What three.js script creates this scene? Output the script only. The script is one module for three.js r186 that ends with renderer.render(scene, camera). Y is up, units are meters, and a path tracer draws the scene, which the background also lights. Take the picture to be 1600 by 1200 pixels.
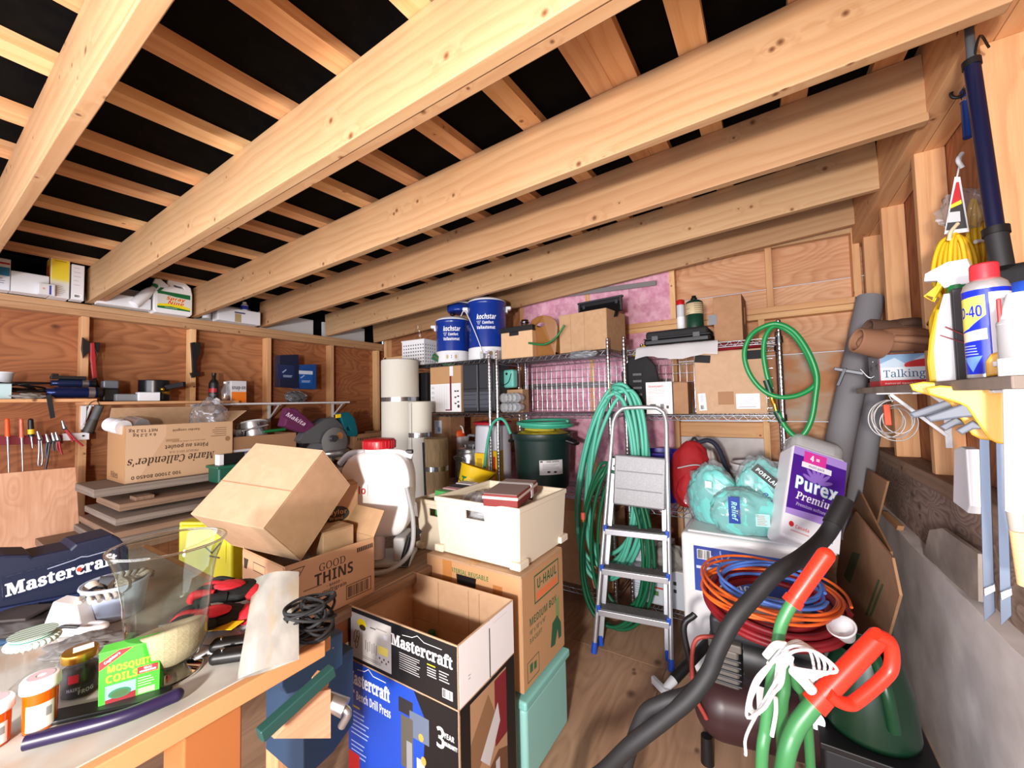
import * as THREE from 'three';
import { RoundedBoxGeometry } from 'three/addons/geometries/RoundedBoxGeometry.js';
import { mergeGeometries } from 'three/addons/utils/BufferGeometryUtils.js';
import { RectAreaLightUniformsLib } from 'three/addons/lights/RectAreaLightUniformsLib.js';

// ---------- camera, sky, lights, exposure ----------
const scene = new THREE.Scene();
const EYE = new THREE.Vector3(0, 1.4, 0), FOCAL = 623.7;
const camera = new THREE.PerspectiveCamera(2 * Math.atan(600 / FOCAL) * 180 / Math.PI, 4 / 3, 0.05, 60);
camera.position.copy(EYE);
camera.rotation.set(2.54 * Math.PI / 180, 32.48 * Math.PI / 180, -1.29 * Math.PI / 180, 'YXZ');
camera.updateMatrixWorld();
const renderer = new THREE.WebGLRenderer({ antialias: true });
renderer.toneMapping = THREE.LinearToneMapping;
renderer.toneMappingExposure = 1.0;
renderer.shadowMap.enabled = true;
RectAreaLightUniformsLib.init();
scene.background = new THREE.Color(0.75, 0.86, 1.0);
// the photographer's flash, held a little above and to the right of the lens
const flash = new THREE.SpotLight(0xfff6ee, 27, 14, 1.25, 0.8, 2);
flash.position.set(-0.02, 1.38, 0.95);
flash.target.position.set(-1.5, 1.7, -3.0);
flash.castShadow = true; flash.shadow.mapSize.set(2048, 2048); flash.shadow.radius = 3.5; flash.shadow.bias = -0.001;
scene.add(flash, flash.target);
// daylight through the open doorway behind the photographer
const day = new THREE.RectAreaLight(0xf4f5ff, 8, 3.4, 2.0);
day.position.set(-1.3, 1.1, 1.62); day.lookAt(-1.3, 1.25, -3);
scene.add(day);

// ---------- helpers ----------
let seed = 7;
const rnd = () => { seed = (seed * 1664525 + 1013904223) >>> 0; return seed / 4294967296; };
const rr = (a, b) => a + (b - a) * rnd();
const V = (x, y, z) => new THREE.Vector3(x, y, z);
const ray = (px, py) => V(px - 800, 600 - py, -FOCAL).applyQuaternion(camera.quaternion);
const onX = (px, py, X) => { const r = ray(px, py); return EYE.clone().addScaledVector(r, (X - EYE.x) / r.x); };
const onY = (px, py, Y) => { const r = ray(px, py); return EYE.clone().addScaledVector(r, (Y - EYE.y) / r.y); };
const onZ = (px, py, Z) => { const r = ray(px, py); return EYE.clone().addScaledVector(r, (Z - EYE.z) / r.z); };
const at = (px, py, D) => EYE.clone().addScaledVector(ray(px, py), D / FOCAL);
const used = {};
const num = n => { used[n] = (used[n] ?? -1) + 1; return used[n] ? n + '_' + String(used[n]).padStart(3, '0') : n; };
const setPos = (o, p) => { if (p) { if (p.isVector3) o.position.copy(p); else o.position.set(p[0], p[1], p[2]); } return o; };
function tag(o, label, category, group) { o.userData.label = label; o.userData.category = category; if (group) o.userData.group = group; return o; }
function thing(name, label, category, pos, turn = 0, group) {
  const o = new THREE.Group(); o.name = num(name); scene.add(o); setPos(o, pos); o.rotation.y = turn;
  return tag(o, label, category, group);
}
function M(name, geo, mat, parent, pos, rot) {
  const m = new THREE.Mesh(geo, mat); m.name = name; m.castShadow = m.receiveShadow = true;
  setPos(m, pos); if (rot) m.rotation.set(rot[0], rot[1], rot[2]); if (parent) parent.add(m); return m;
}
function solo(name, label, category, geo, mat, pos, rot, group) {
  const m = M(num(name), geo, mat, scene, pos, rot); return tag(m, label, category, group);
}
function struct(name) { const o = new THREE.Group(); o.name = name; o.userData.kind = 'structure'; scene.add(o); return o; }
// metric uv, grain along the longest side unless told otherwise
function metric(g, along) {
  g.computeBoundingBox(); const s = g.boundingBox.getSize(V(0, 0, 0));
  const L = along ?? (s.x >= s.y && s.x >= s.z ? 'x' : s.y >= s.z ? 'y' : 'z');
  const p = g.attributes.position, n = g.attributes.normal, uv = new Float32Array(p.count * 2), o1 = rnd() * 9, o2 = rnd() * 9;
  for (let i = 0; i < p.count; i++) {
    const c = { x: p.getX(i), y: p.getY(i), z: p.getZ(i) }, a = [Math.abs(n.getX(i)), Math.abs(n.getY(i)), Math.abs(n.getZ(i))];
    const k = a[0] >= a[1] && a[0] >= a[2] ? 'x' : a[1] >= a[2] ? 'y' : 'z';
    const rest = ['x', 'y', 'z'].filter(q => q !== k);
    let u = rest[0], v = rest[1]; if (rest.includes(L)) { u = L; v = rest.find(q => q !== L); }
    uv[2 * i] = c[u] + o1; uv[2 * i + 1] = c[v] + o2;
  }
  g.setAttribute('uv', new THREE.BufferAttribute(uv, 2)); return g;
}
const bx = (w, h, d, r = 0.003, along) => metric(new RoundedBoxGeometry(w, h, d, 1, Math.min(r, w / 2.1, h / 2.1, d / 2.1)), along);
const rbx = (w, h, d, r, s = 3) => metric(new RoundedBoxGeometry(w, h, d, s, Math.min(r, w / 2.05, h / 2.05, d / 2.05)));
const cyl = (rt, rb, h, seg = 28, open = false) => new THREE.CylinderGeometry(rt, rb, h, seg, 1, open);
const lathe = (pts, seg = 36) => new THREE.LatheGeometry(pts.map(p => new THREE.Vector2(p[0], p[1])), seg);
const move = (g, x, y, z) => g.translate(x, y, z);
const turn = (g, x, y, z) => { if (x) g.rotateX(x); if (y) g.rotateY(y); if (z) g.rotateZ(z); return g; };
const clean = g => { const q = g.index ? g.toNonIndexed() : g; for (const k of Object.keys(q.attributes)) if (!['position', 'normal', 'uv'].includes(k)) q.deleteAttribute(k); q.morphAttributes = {}; q.groups = []; return q; };
const merge = a => a.length === 1 ? a[0] : mergeGeometries(a.map(clean));
function tube(pts, r, seg, rad = 8, closed = false, tension = 0.5) {
  const c = new THREE.CatmullRomCurve3(pts.map(p => p.isVector3 ? p : V(...p)), closed, 'catmullrom', tension);
  const t = new THREE.TubeGeometry(c, seg ?? Math.max(8, pts.length * 5), r, rad, closed);
  if (closed) return t;
  const caps = [t];
  for (const [u, s] of [[0, -1], [1, 1]]) {
    const g = new THREE.CircleGeometry(r, rad), q = c.getPointAt(u), d = c.getTangentAt(u).multiplyScalar(s);
    g.applyQuaternion(new THREE.Quaternion().setFromUnitVectors(V(0, 0, 1), d)); g.translate(q.x, q.y, q.z); caps.push(g);
  }
  return merge(caps);
}
function rod(a, b, r, r2 = r, seg = 12) {
  a = a.isVector3 ? a : V(...a); b = b.isVector3 ? b : V(...b);
  const d = b.clone().sub(a), g = new THREE.CylinderGeometry(r2, r, d.length(), seg);
  g.applyQuaternion(new THREE.Quaternion().setFromUnitVectors(V(0, 1, 0), d.clone().normalize()));
  const m = a.clone().add(b).multiplyScalar(0.5); return g.translate(m.x, m.y, m.z);
}
function bar(a, b, w, h, up = V(0, 1, 0), r = 0.003) {      // a box beam from a to b, w across, h along up
  a = a.isVector3 ? a : V(...a); b = b.isVector3 ? b : V(...b);
  const d = b.clone().sub(a), L = d.length(); d.normalize();
  const x = up.clone().cross(d).normalize(), y = d.clone().cross(x), g = bx(w, h, L, r, 'z');
  g.applyMatrix4(new THREE.Matrix4().makeBasis(x, y, d)); const m = a.clone().add(b).multiplyScalar(0.5);
  return g.translate(m.x, m.y, m.z);
}
function ext(pts, depth, bevel = 0.002, holes = []) {
  const s = new THREE.Shape(pts.map(p => new THREE.Vector2(p[0], p[1])));
  for (const h of holes) s.holes.push(new THREE.Path(h.map(p => new THREE.Vector2(p[0], p[1]))));
  const g = new THREE.ExtrudeGeometry(s, { depth, bevelEnabled: bevel > 0, bevelSize: bevel, bevelThickness: bevel, bevelSegments: 2, curveSegments: 10 });
  return g.translate(0, 0, -depth / 2);
}
// value noise
const H = (x, y, s) => { let n = Math.imul(x, 374761393) + Math.imul(y, 668265263) + Math.imul(s, 1274126177); n = Math.imul(n ^ (n >>> 13), 1274126177); return ((n ^ (n >>> 16)) >>> 0) / 4294967296; };
function vn(x, y, s = 1, wx = 0, wy = 0) {
  const xi = Math.floor(x), yi = Math.floor(y), fx = x - xi, fy = y - yi, u = fx * fx * (3 - 2 * fx), v = fy * fy * (3 - 2 * fy);
  const m = (a, w) => w ? ((a % w) + w) % w : a, x0 = m(xi, wx), x1 = m(xi + 1, wx), y0 = m(yi, wy), y1 = m(yi + 1, wy);
  return (H(x0, y0, s) * (1 - u) + H(x1, y0, s) * u) * (1 - v) + (H(x0, y1, s) * (1 - u) + H(x1, y1, s) * u) * v;
}
const fbm = (x, y, s, wx, wy, o = 4) => { let a = 0, k = 0.5, t = 0; for (let i = 0; i < o; i++) { a += k * vn(x, y, s + i, wx, wy); t += k; k /= 2; x *= 2; y *= 2; wx *= 2; wy *= 2; } return a / t; };
const n3 = (p, s) => (vn(p.x + p.z * 0.7, p.y - p.z * 0.4, s) + vn(p.y + p.x * 0.3, p.z + 5, s + 3) + vn(p.z, p.x + 9, s + 5)) / 3;
const hex = c => { const q = new THREE.Color(c); const o = {}; q.getRGB(o, THREE.SRGBColorSpace); return [o.r * 255, o.g * 255, o.b * 255]; };
function dataTex(w, h, f) {
  const d = new Uint8Array(w * h * 4);
  for (let j = 0; j < h; j++) for (let i = 0; i < w; i++) { const c = f(i / w, j / h), k = 4 * (j * w + i); d[k] = c[0]; d[k + 1] = c[1]; d[k + 2] = c[2]; d[k + 3] = 255; }
  const t = new THREE.DataTexture(d, w, h); t.colorSpace = THREE.SRGBColorSpace; t.wrapS = t.wrapT = THREE.RepeatWrapping;
  t.magFilter = THREE.LinearFilter; t.minFilter = THREE.LinearMipmapLinearFilter; t.generateMipmaps = true; t.needsUpdate = true; return t;
}
const mixc = (a, b, t) => [a[0] + (b[0] - a[0]) * t, a[1] + (b[1] - a[1]) * t, a[2] + (b[2] - a[2]) * t];
// boards: straight rings bent round knots; su, sv = size in metres
function boardTex(c0, c1, ck, { rings = 9, warp = 1.5, knots = 5, s = 1, su = 1.6, sv = 0.4, fleck = 0.12 } = {}) {
  const A = hex(c0), B = hex(c1), K = hex(ck), ks = [];
  for (let i = 0; i < knots; i++) ks.push([H(i, 1, s), H(i, 2, s), 0.006 + 0.011 * H(i, 3, s)]);
  const t = dataTex(768, 256, (u, v) => {
    let r = v * rings + warp * fbm(u * 3, v * 3, s, 3, 3), dark = 0;
    for (const k of ks) {
      let du = u - k[0], dv = v - k[1]; du -= Math.round(du); dv -= Math.round(dv);
      const x = du * su, y = dv * sv, d = Math.hypot(x * 0.55, y) / k[2];
      r += 1.6 * Math.sign(dv || 1) * Math.exp(-d * d * 0.35); dark = Math.max(dark, Math.min(1, Math.max(0, 1.25 - Math.hypot(x, y) / (k[2] * 0.8))));
      if (d < 3) r += 0.25 * Math.sin(d * 5) * (1 - d / 3);
    }
    const q = r - Math.floor(r), band = Math.pow(q < 0.8 ? q / 0.8 : (1 - q) / 0.2, 1.6), fib = fbm(u * 10, v * 90, s + 9, 10, 90, 2) - 0.5, big = fbm(u * 4, v * 2, s + 20, 4, 2, 3) - 0.5;
    let c = mixc(A, B, Math.min(1, Math.max(0, 0.1 + band * 0.36 + fib * fleck * 2.4 + big * 0.4))); return mixc(c, K, dark * 0.85);
  });
  t.repeat.set(1 / su, 1 / sv); return t;
}
// rotary-cut plywood: contour grain, patches and small plugs
function plyTex(c0, c1, ck, { s = 1, su = 2.4, sv = 1.2, rings = 14, knots = 9, contrast = 0.6 } = {}) {
  const A = hex(c0), B = hex(c1), K = hex(ck), ks = [];
  for (let i = 0; i < knots; i++) ks.push([H(i, 1, s), H(i, 2, s), 0.009 + 0.012 * H(i, 3, s)]);
  const t = dataTex(768, 384, (u, v) => {
    const f = fbm(u * 3, v * 4, s, 3, 4, 3) + 0.25 * v; let dark = 0;
    for (const k of ks) { let du = u - k[0], dv = v - k[1]; du -= Math.round(du); dv -= Math.round(dv); dark = Math.max(dark, Math.min(1, Math.max(0, 1.3 - Math.hypot(du * su * 0.7, dv * sv) / k[2]))); }
    const r = f * rings, q = r - Math.floor(r), band = Math.pow(q < 0.75 ? q / 0.75 : (1 - q) / 0.25, 1.5), fib = fbm(u * 12, v * 100, s + 9, 12, 100, 2) - 0.5, big = fbm(u * 5, v * 4, s + 20, 5, 4, 3) - 0.5;
    const c = mixc(A, B, Math.min(1, Math.max(0, 0.15 + band * contrast + fib * 0.5 + big * 0.9))); return mixc(c, K, dark * 0.7);
  });
  t.repeat.set(1 / su, 1 / sv); return t;
}
function grainTex(c0, c1, { s = 1, su = 0.5, sv = 0.5, f = 10, o = 4, size = 256, stain } = {}) {
  const A = hex(c0), B = hex(c1), C = stain && hex(stain);
  const t = dataTex(size, size, (u, v) => { let c = mixc(A, B, Math.min(1, Math.max(0, (fbm(u * f, v * f, s, f, f, o) - 0.5) * 2.2 + 0.5))); if (C) { const q = fbm(u * 4, v * 4, s + 31, 4, 4, 4); if (q > 0.52) c = mixc(c, C, Math.min(1, (q - 0.52) * 6) * 0.7); } return c; });
  t.repeat.set(1 / su, 1 / sv); return t;
}
const mat = (color, rough = 0.6, more = {}) => new THREE.MeshStandardMaterial({ color, roughness: rough, ...more });
const tmat = (map, rough = 0.7, more = {}) => new THREE.MeshStandardMaterial({ map, roughness: rough, ...more });
const phys = (color, rough, more = {}) => new THREE.MeshPhysicalMaterial({ color, roughness: rough, ...more });
// flat print on a canvas
function print(w, h, draw, rough = 0.55, more = {}) {
  const c = document.createElement('canvas'); c.width = w; c.height = h; const g = c.getContext('2d'); draw(g, w, h);
  const t = new THREE.CanvasTexture(c); t.colorSpace = THREE.SRGBColorSpace; t.anisotropy = 4; return new THREE.MeshStandardMaterial({ map: t, roughness: rough, ...more });
}
const fill = (g, c, x, y, w, h) => { g.fillStyle = c; g.fillRect(x, y, w, h); };
function text(g, s, x, y, size, color, o = {}) {
  g.save(); g.translate(x, y); if (o.rot) g.rotate(o.rot); if (o.sx || o.sy) g.scale(o.sx || 1, o.sy || 1);
  g.font = `${o.style || 'bold'} ${size}px ${o.font || 'sans-serif'}`; g.textAlign = o.align || 'left'; g.textBaseline = 'middle';
  if (o.stroke) { g.strokeStyle = o.stroke; g.lineWidth = o.lw || size / 8; g.lineJoin = 'round'; g.strokeText(s, 0, 0); }
  g.fillStyle = color; g.fillText(s, 0, 0); g.restore();
}
function lines(g, x, y, w, n, step, th, color) { g.fillStyle = color; for (let i = 0; i < n; i++) g.fillRect(x, y + i * step, w * (0.7 + 0.3 * H(i, n, Math.round(w))), th); }
function barcode(g, x, y, w, h, bg = '#fff', fg = '#111') { if (bg) fill(g, bg, x - 3, y - 3, w + 6, h + 6); g.fillStyle = fg; for (let i = 0, p = x; p < x + w - 3; i++) { const a = 1 + Math.floor(H(i, 5, 3) * 3), b = 1 + Math.floor(H(i, 6, 3) * 3); g.fillRect(p, y, a, h); p += a + b; } }
const poly = (g, pts, color) => { g.beginPath(); pts.forEach((p, i) => i ? g.lineTo(p[0], p[1]) : g.moveTo(p[0], p[1])); g.closePath(); g.fillStyle = color; g.fill(); };
const oval = (g, x, y, rx, ry, color) => { g.beginPath(); g.ellipse(x, y, rx, ry, 0, 0, 7); g.fillStyle = color; g.fill(); };
const sheet = (w, h, t = 0.0012) => new THREE.BoxGeometry(w, h, t);
// a label lying on a side of a box-like thing; side: '+z', '-x', '+x', '+y'
function stick(parent, name, m, w, h, side, x, y, z, label, up) {
  const rot = { '+z': [0, 0, 0], '-x': [0, -Math.PI / 2, 0], '+x': [0, Math.PI / 2, 0], '+y': [-Math.PI / 2, 0, up || 0] }[side];
  const k = M(name, sheet(w, h), m, parent, [x, y, z]); k.rotation.set(rot[0], rot[1], rot[2], 'XYZ'); if (label) k.userData.label = label; return k;
}
// upright box from its near, right and left corners on the level y
function footing(N, R, L, y) {
  const n = onY(N[0], N[1], y), r = onY(R[0], R[1], y), l = onY(L[0], L[1], y);
  const a = r.clone().sub(n), b = n.clone().sub(l), w = a.length(), d = b.length();
  const yaw = (Math.atan2(-a.z, a.x) + Math.atan2(b.x, b.z)) / 2;
  const c = r.add(l).multiplyScalar(0.5); return { pos: [c.x, y, c.z], yaw, w, d };
}
// tilted box: exact corner from the pixels of the nearest corner and its three neighbours
function corner(P, depth, A, B, C) {
  const p = at(P[0], P[1], depth), q = [A, B, C].map(k => ray(k[0], k[1]).divideScalar(FOCAL)); let t = [depth, depth, depth].map((d, i) => d * 1.12);
  const e = t => q.map((r, i) => EYE.clone().addScaledVector(r, t[i]).sub(p));
  for (let it = 0; it < 60; it++) {
    const v = e(t), f = [v[0].dot(v[1]), v[0].dot(v[2]), v[1].dot(v[2])];
    const m = new THREE.Matrix3().set(q[0].dot(v[1]), q[1].dot(v[0]), 0, q[0].dot(v[2]), 0, q[2].dot(v[0]), 0, q[1].dot(v[2]), q[2].dot(v[1]));
    const s = V(...f).applyMatrix3(m.invert()); t = [t[0] - s.x * 0.7, t[1] - s.y * 0.7, t[2] - s.z * 0.7];
  }
  return { p, v: e(t), t };
}
// ---------- materials ----------
const FIR = [
  tmat(boardTex('#be9870', '#a6754a', '#5a3016', { s: 11, knots: 11 }), 0.62), tmat(boardTex('#c39f76', '#ad7e52', '#6a3b1c', { s: 23, knots: 9, warp: 2 }), 0.62),
  tmat(boardTex('#bb936b', '#a27149', '#553018', { s: 37, knots: 12, rings: 7 }), 0.62)];
const STRIP = [tmat(boardTex('#e2b07e', '#c5844f', '#5a3218', { s: 41, su: 1.2, sv: 0.2, rings: 4, knots: 3 }), 0.7), tmat(boardTex('#d8a878', '#b87a4e', '#5a3218', { s: 47, su: 1.2, sv: 0.2, rings: 4, knots: 2 }), 0.7), tmat(boardTex('#ecc08c', '#d3985c', '#6d4220', { s: 53, su: 1.2, sv: 0.2, rings: 4, knots: 3 }), 0.7)];
const PLY_RED = [tmat(plyTex('#b57a4f', '#8a5430', '#4a2412', { s: 61 }), 0.75), tmat(plyTex('#ad6f45', '#854c2a', '#44200f', { s: 67, rings: 20 }), 0.75)];
const PLY_PINK = tmat(plyTex('#dcae88', '#bd8258', '#5d3420', { s: 71, rings: 18, contrast: 0.45 }), 0.75);
const PLY_WHITE = tmat(grainTex('#c98d62', '#c9b7a4', { s: 73, su: 0.9, sv: 0.5, f: 6 }), 0.8);
const PLY_DARK = tmat(plyTex('#a08a7c', '#6f584b', '#463229', { s: 79, su: 1.1, sv: 0.6, rings: 20, contrast: 0.7 }), 0.8);
const PLY_PALE = tmat(plyTex('#d8a988', '#c08c68', '#6a3c26', { s: 83, su: 1.4, sv: 0.7, rings: 14, contrast: 0.4 }), 0.75);
const GREYWOOD = [tmat(boardTex('#8d7f72', '#5c5148', '#2f2722', { s: 89, su: 1.2, sv: 0.3, knots: 4 }), 0.9), tmat(boardTex('#95765e', '#66503f', '#33261d', { s: 97, su: 1.2, sv: 0.3, knots: 3 }), 0.9)];
const FLOOR = tmat(plyTex('#b39074', '#8c6b52', '#4a3426', { s: 101, rings: 16, contrast: 0.35, knots: 12 }), 0.7);
const CONCRETE = tmat(grainTex('#e4dfdd', '#c8c2c1', { s: 103, su: 0.8, sv: 0.8, f: 6, o: 6, size: 512 }), 0.85);
const PINK = tmat(grainTex('#eab6c7', '#d18ea6', { s: 107, su: 0.32, sv: 0.32, f: 9, o: 5, size: 384 }), 0.95);
const FELT = new THREE.MeshPhysicalMaterial({ roughness: 0.9, specularIntensity: 0.15, map: grainTex('#0c0a09', '#060505', { s: 109, f: 14, su: 0.6, sv: 0.6 }) });
const CARD = [tmat(grainTex('#bc9873', '#b5906c', { s: 113, f: 20 }), 0.8), tmat(grainTex('#be9c7d', '#b89676', { s: 127, f: 20 }), 0.8), tmat(grainTex('#a37a58', '#9b7352', { s: 131, f: 20 }), 0.82)];
const SHELFWIRE = mat('#8b8e94', 0.28, { metalness: 1 }), CHROME = mat('#c9ccd2', 0.16, { metalness: 1 }), STEEL = mat('#b4b6ba', 0.32, { metalness: 0.9 }), DARKSTEEL = mat('#4b4c50', 0.42, { metalness: 0.7 }), ALU = mat('#cfd2d8', 0.36, { metalness: 0.75 }), BRASS = mat('#c79a3c', 0.3, { metalness: 0.9 });
const BLACK = mat('#121214', 0.45), BLACKMATTE = mat('#17171a', 0.8), RUBBER = mat('#1c1c1e', 0.62), CHARCOAL = mat('#2b2e33', 0.5), GREY = mat('#7d8084', 0.55), DGREY = mat('#4c4f52', 0.6), LGREY = mat('#b9bcc0', 0.5);
const WHITE = mat('#e9eaec', 0.4), WHITECARD = mat('#dfe0e2', 0.7), CREAM = mat('#e2d8c2', 0.42), RED = mat('#b3161b', 0.4), MAROON = mat('#7c1e2a', 0.5), ORANGE = mat('#f2591c', 0.45), YELLOW = mat('#f2c81e', 0.45), BLUE = mat('#1d4fa8', 0.4), NAVY = mat('#151d38', 0.45), GREEN = mat('#14713a', 0.42), DGREEN = mat('#123b2a', 0.42), TEAL = mat('#6fc3b4', 0.5), PURPLE = mat('#3d1f60', 0.35);
const PANE = new THREE.MeshPhysicalMaterial({ color: 0xffffff, roughness: 0.05, transmission: 1, thickness: 0, ior: 1.45, side: THREE.DoubleSide });
const FILM = new THREE.MeshPhysicalMaterial({ color: 0xf1f2f4, roughness: 0.12, transmission: 0.9, thickness: 0, ior: 1.5, specularIntensity: 1, side: THREE.DoubleSide });
const MILKY = new THREE.MeshPhysicalMaterial({ color: 0xf2f4f6, roughness: 0.45, transmission: 0.35, thickness: 0, side: THREE.DoubleSide });
const WEAVE = tmat(dataTex(128, 128, (u, v) => { const a = Math.sin(u * 2 * Math.PI * 8) * Math.sin(v * 2 * Math.PI * 8) * 0.5 + 0.5, k = 0.75 + 0.25 * fbm(u * 8, v * 8, 3, 8, 8, 2); return mixc(hex('#8d7551'), hex('#c4a97c'), a).map(x => x * k); }), 0.9);
WEAVE.map.repeat.set(6, 8);
const pick = (a, i) => a[Math.abs(i ?? Math.floor(rnd() * a.length)) % a.length];

// ---------- the shed: floor, roof, walls ----------
const XL = -4.0, ZB = -3.31, XR = 0.54, ZF = 1.7;
const slope = z => Math.max(0.006, 0.014 + 0.0203 * (-0.74 - z));
const under = (x, z) => 2.165 + slope(z) * (x + 4), topAt = (x, z) => under(x, z) + 0.24;
{
  const floor = struct('floor');
  const xs = [-4.1, -2.95, -1.72, -0.5, 0.66], zs = [-3.42, -2.2, 0.22, 1.72];
  for (let i = 0; i < 4; i++) for (let j = 0; j < 3; j++) {
    const w = xs[i + 1] - xs[i], d = zs[j + 1] - zs[j];
    M('plywood_sheet', bx(w - 0.003, 0.018, d - 0.003, 0.0015, 'z'), FLOOR, floor, [(xs[i] + xs[i + 1]) / 2, -0.009, (zs[j] + zs[j + 1]) / 2]);
  }
}
{
  const roof = struct('ceiling');
  // felt: a gently twisted sheet over the battens
  const slab = (lift, t) => {
    const nx = 24, nz = 24, a = [];
    for (const s of [0, 1]) { const g = new THREE.PlaneGeometry(1, 1, nx, nz), p = g.attributes.position; for (let i = 0; i < p.count; i++) { const u = p.getX(i) + 0.5, v = p.getY(i) + 0.5, x = -4.15 + u * 4.85, z = -3.45 + v * 5.2; p.setXYZ(i, x, topAt(x, z) + lift + s * t + (s ? 0 : 0.006 * (fbm(x * 2.2, z * 2.2, 5) - 0.5)), z); }
      g.computeVertexNormals(); metric(g, 'x'); a.push(g); }
    return merge(a);
  };
  M('roofing_felt', slab(0.042, 0.03), FELT, roof);
  const rz = [-3.2, -2.57, -1.9, -1.353, -0.741, -0.24, 0.4, 1.05];
  rz.forEach((z, i) => {
    const s = slope(z), L = 4.56, a = Math.atan(s), g = bx(L, 0.24, 0.04, 0.004, 'x');
    const r = M('rafter', g, pick(FIR, i), roof, [-4.05 + L / 2, under(-4.05 + L / 2, z) + 0.12, z - 0.02]); r.rotation.z = a;
  });
  { const z = -0.741, L = 4.56, q = M('rafter', bx(L, 0.236, 0.038, 0.004, 'x'), FIR[2], roof, [-4.05 + L / 2, under(-4.05 + L / 2, z) + 0.121, z - 0.06]); q.rotation.z = Math.atan(slope(z)); }   // the doubled rafter
  const bxs = [0.415, 0.14, -0.152, -0.368, -0.452, -0.74, -1.065, -1.41, -1.76, -2.15, -2.48, -2.95, -3.41, -3.88];
  bxs.forEach((x, i) => {
    const g = new THREE.BoxGeometry(0.084, 0.038, 5.0, 1, 1, 14), p = g.attributes.position; metric(g, 'z');
    for (let k = 0; k < p.count; k++) { const z = p.getZ(k) - 0.92; p.setXYZ(k, p.getX(k) + x, p.getY(k) + topAt(x, z) + 0.02, z); }
    g.computeVertexNormals(); M('batten', g, pick(STRIP, i), roof);
  });
}
{
  const w = struct('wall_left');
  const studs = [-0.74, -1.365, -1.965, -2.625, -3.24, -0.12, 0.5, 1.11];
  studs.forEach((z, i) => M('stud', bx(0.089, 2.02, 0.04, 0.003, 'y'), pick(STRIP, i + 1), w, [XL - 0.0445, 1.055, z]));
  M('bottom_plate', bx(0.089, 0.04, 5.1, 0.003, 'z'), STRIP[1], w, [XL - 0.0445, 0.02, -0.85]);
  M('top_plate', bx(0.1, 0.042, 5.1, 0.003, 'z'), FIR[2], w, [XL - 0.05, 2.087, -0.85]);
  M('top_plate', bx(0.1, 0.042, 3.55, 0.003, 'z'), FIR[0], w, [XL - 0.05, 2.13, -1.59]);
  M('top_plate', bx(0.1, 0.042, 1.5, 0.003, 'z'), FIR[1], w, [XL - 0.05, 2.13, 0.94]);
  for (let k = 0; k < 5; k++) { const z0 = ZF - 1.22 * k, z1 = Math.max(-3.42, z0 - 1.22); if (z0 > -3.4) M('plywood_panel', bx(0.014, 2.14, z0 - z1 - 0.003, 0.001, 'z'), pick(PLY_RED, k), w, [XL - 0.098, 1.07, (z0 + z1) / 2]); }
  M('roofing_felt', bx(0.012, 0.46, 5.2, 0.002), FELT, w, [XL - 0.19, 2.3, -0.85]); M('eave_board', bx(0.1, 0.02, 5.2, 0.002), FELT, w, [XL - 0.14, 2.13, -0.85]);
  // pale foam blocks closing the gaps between the rafter ends
  for (const [z, d] of [[-2.22, 0.55], [-2.88, 0.55], [-1.64, 0.45], [-1.05, 0.5]]) M('foam_block', bx(0.03, 0.2, d, 0.004), WHITECARD, w, [XL - 0.16, 2.24, z]);
}
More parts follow.
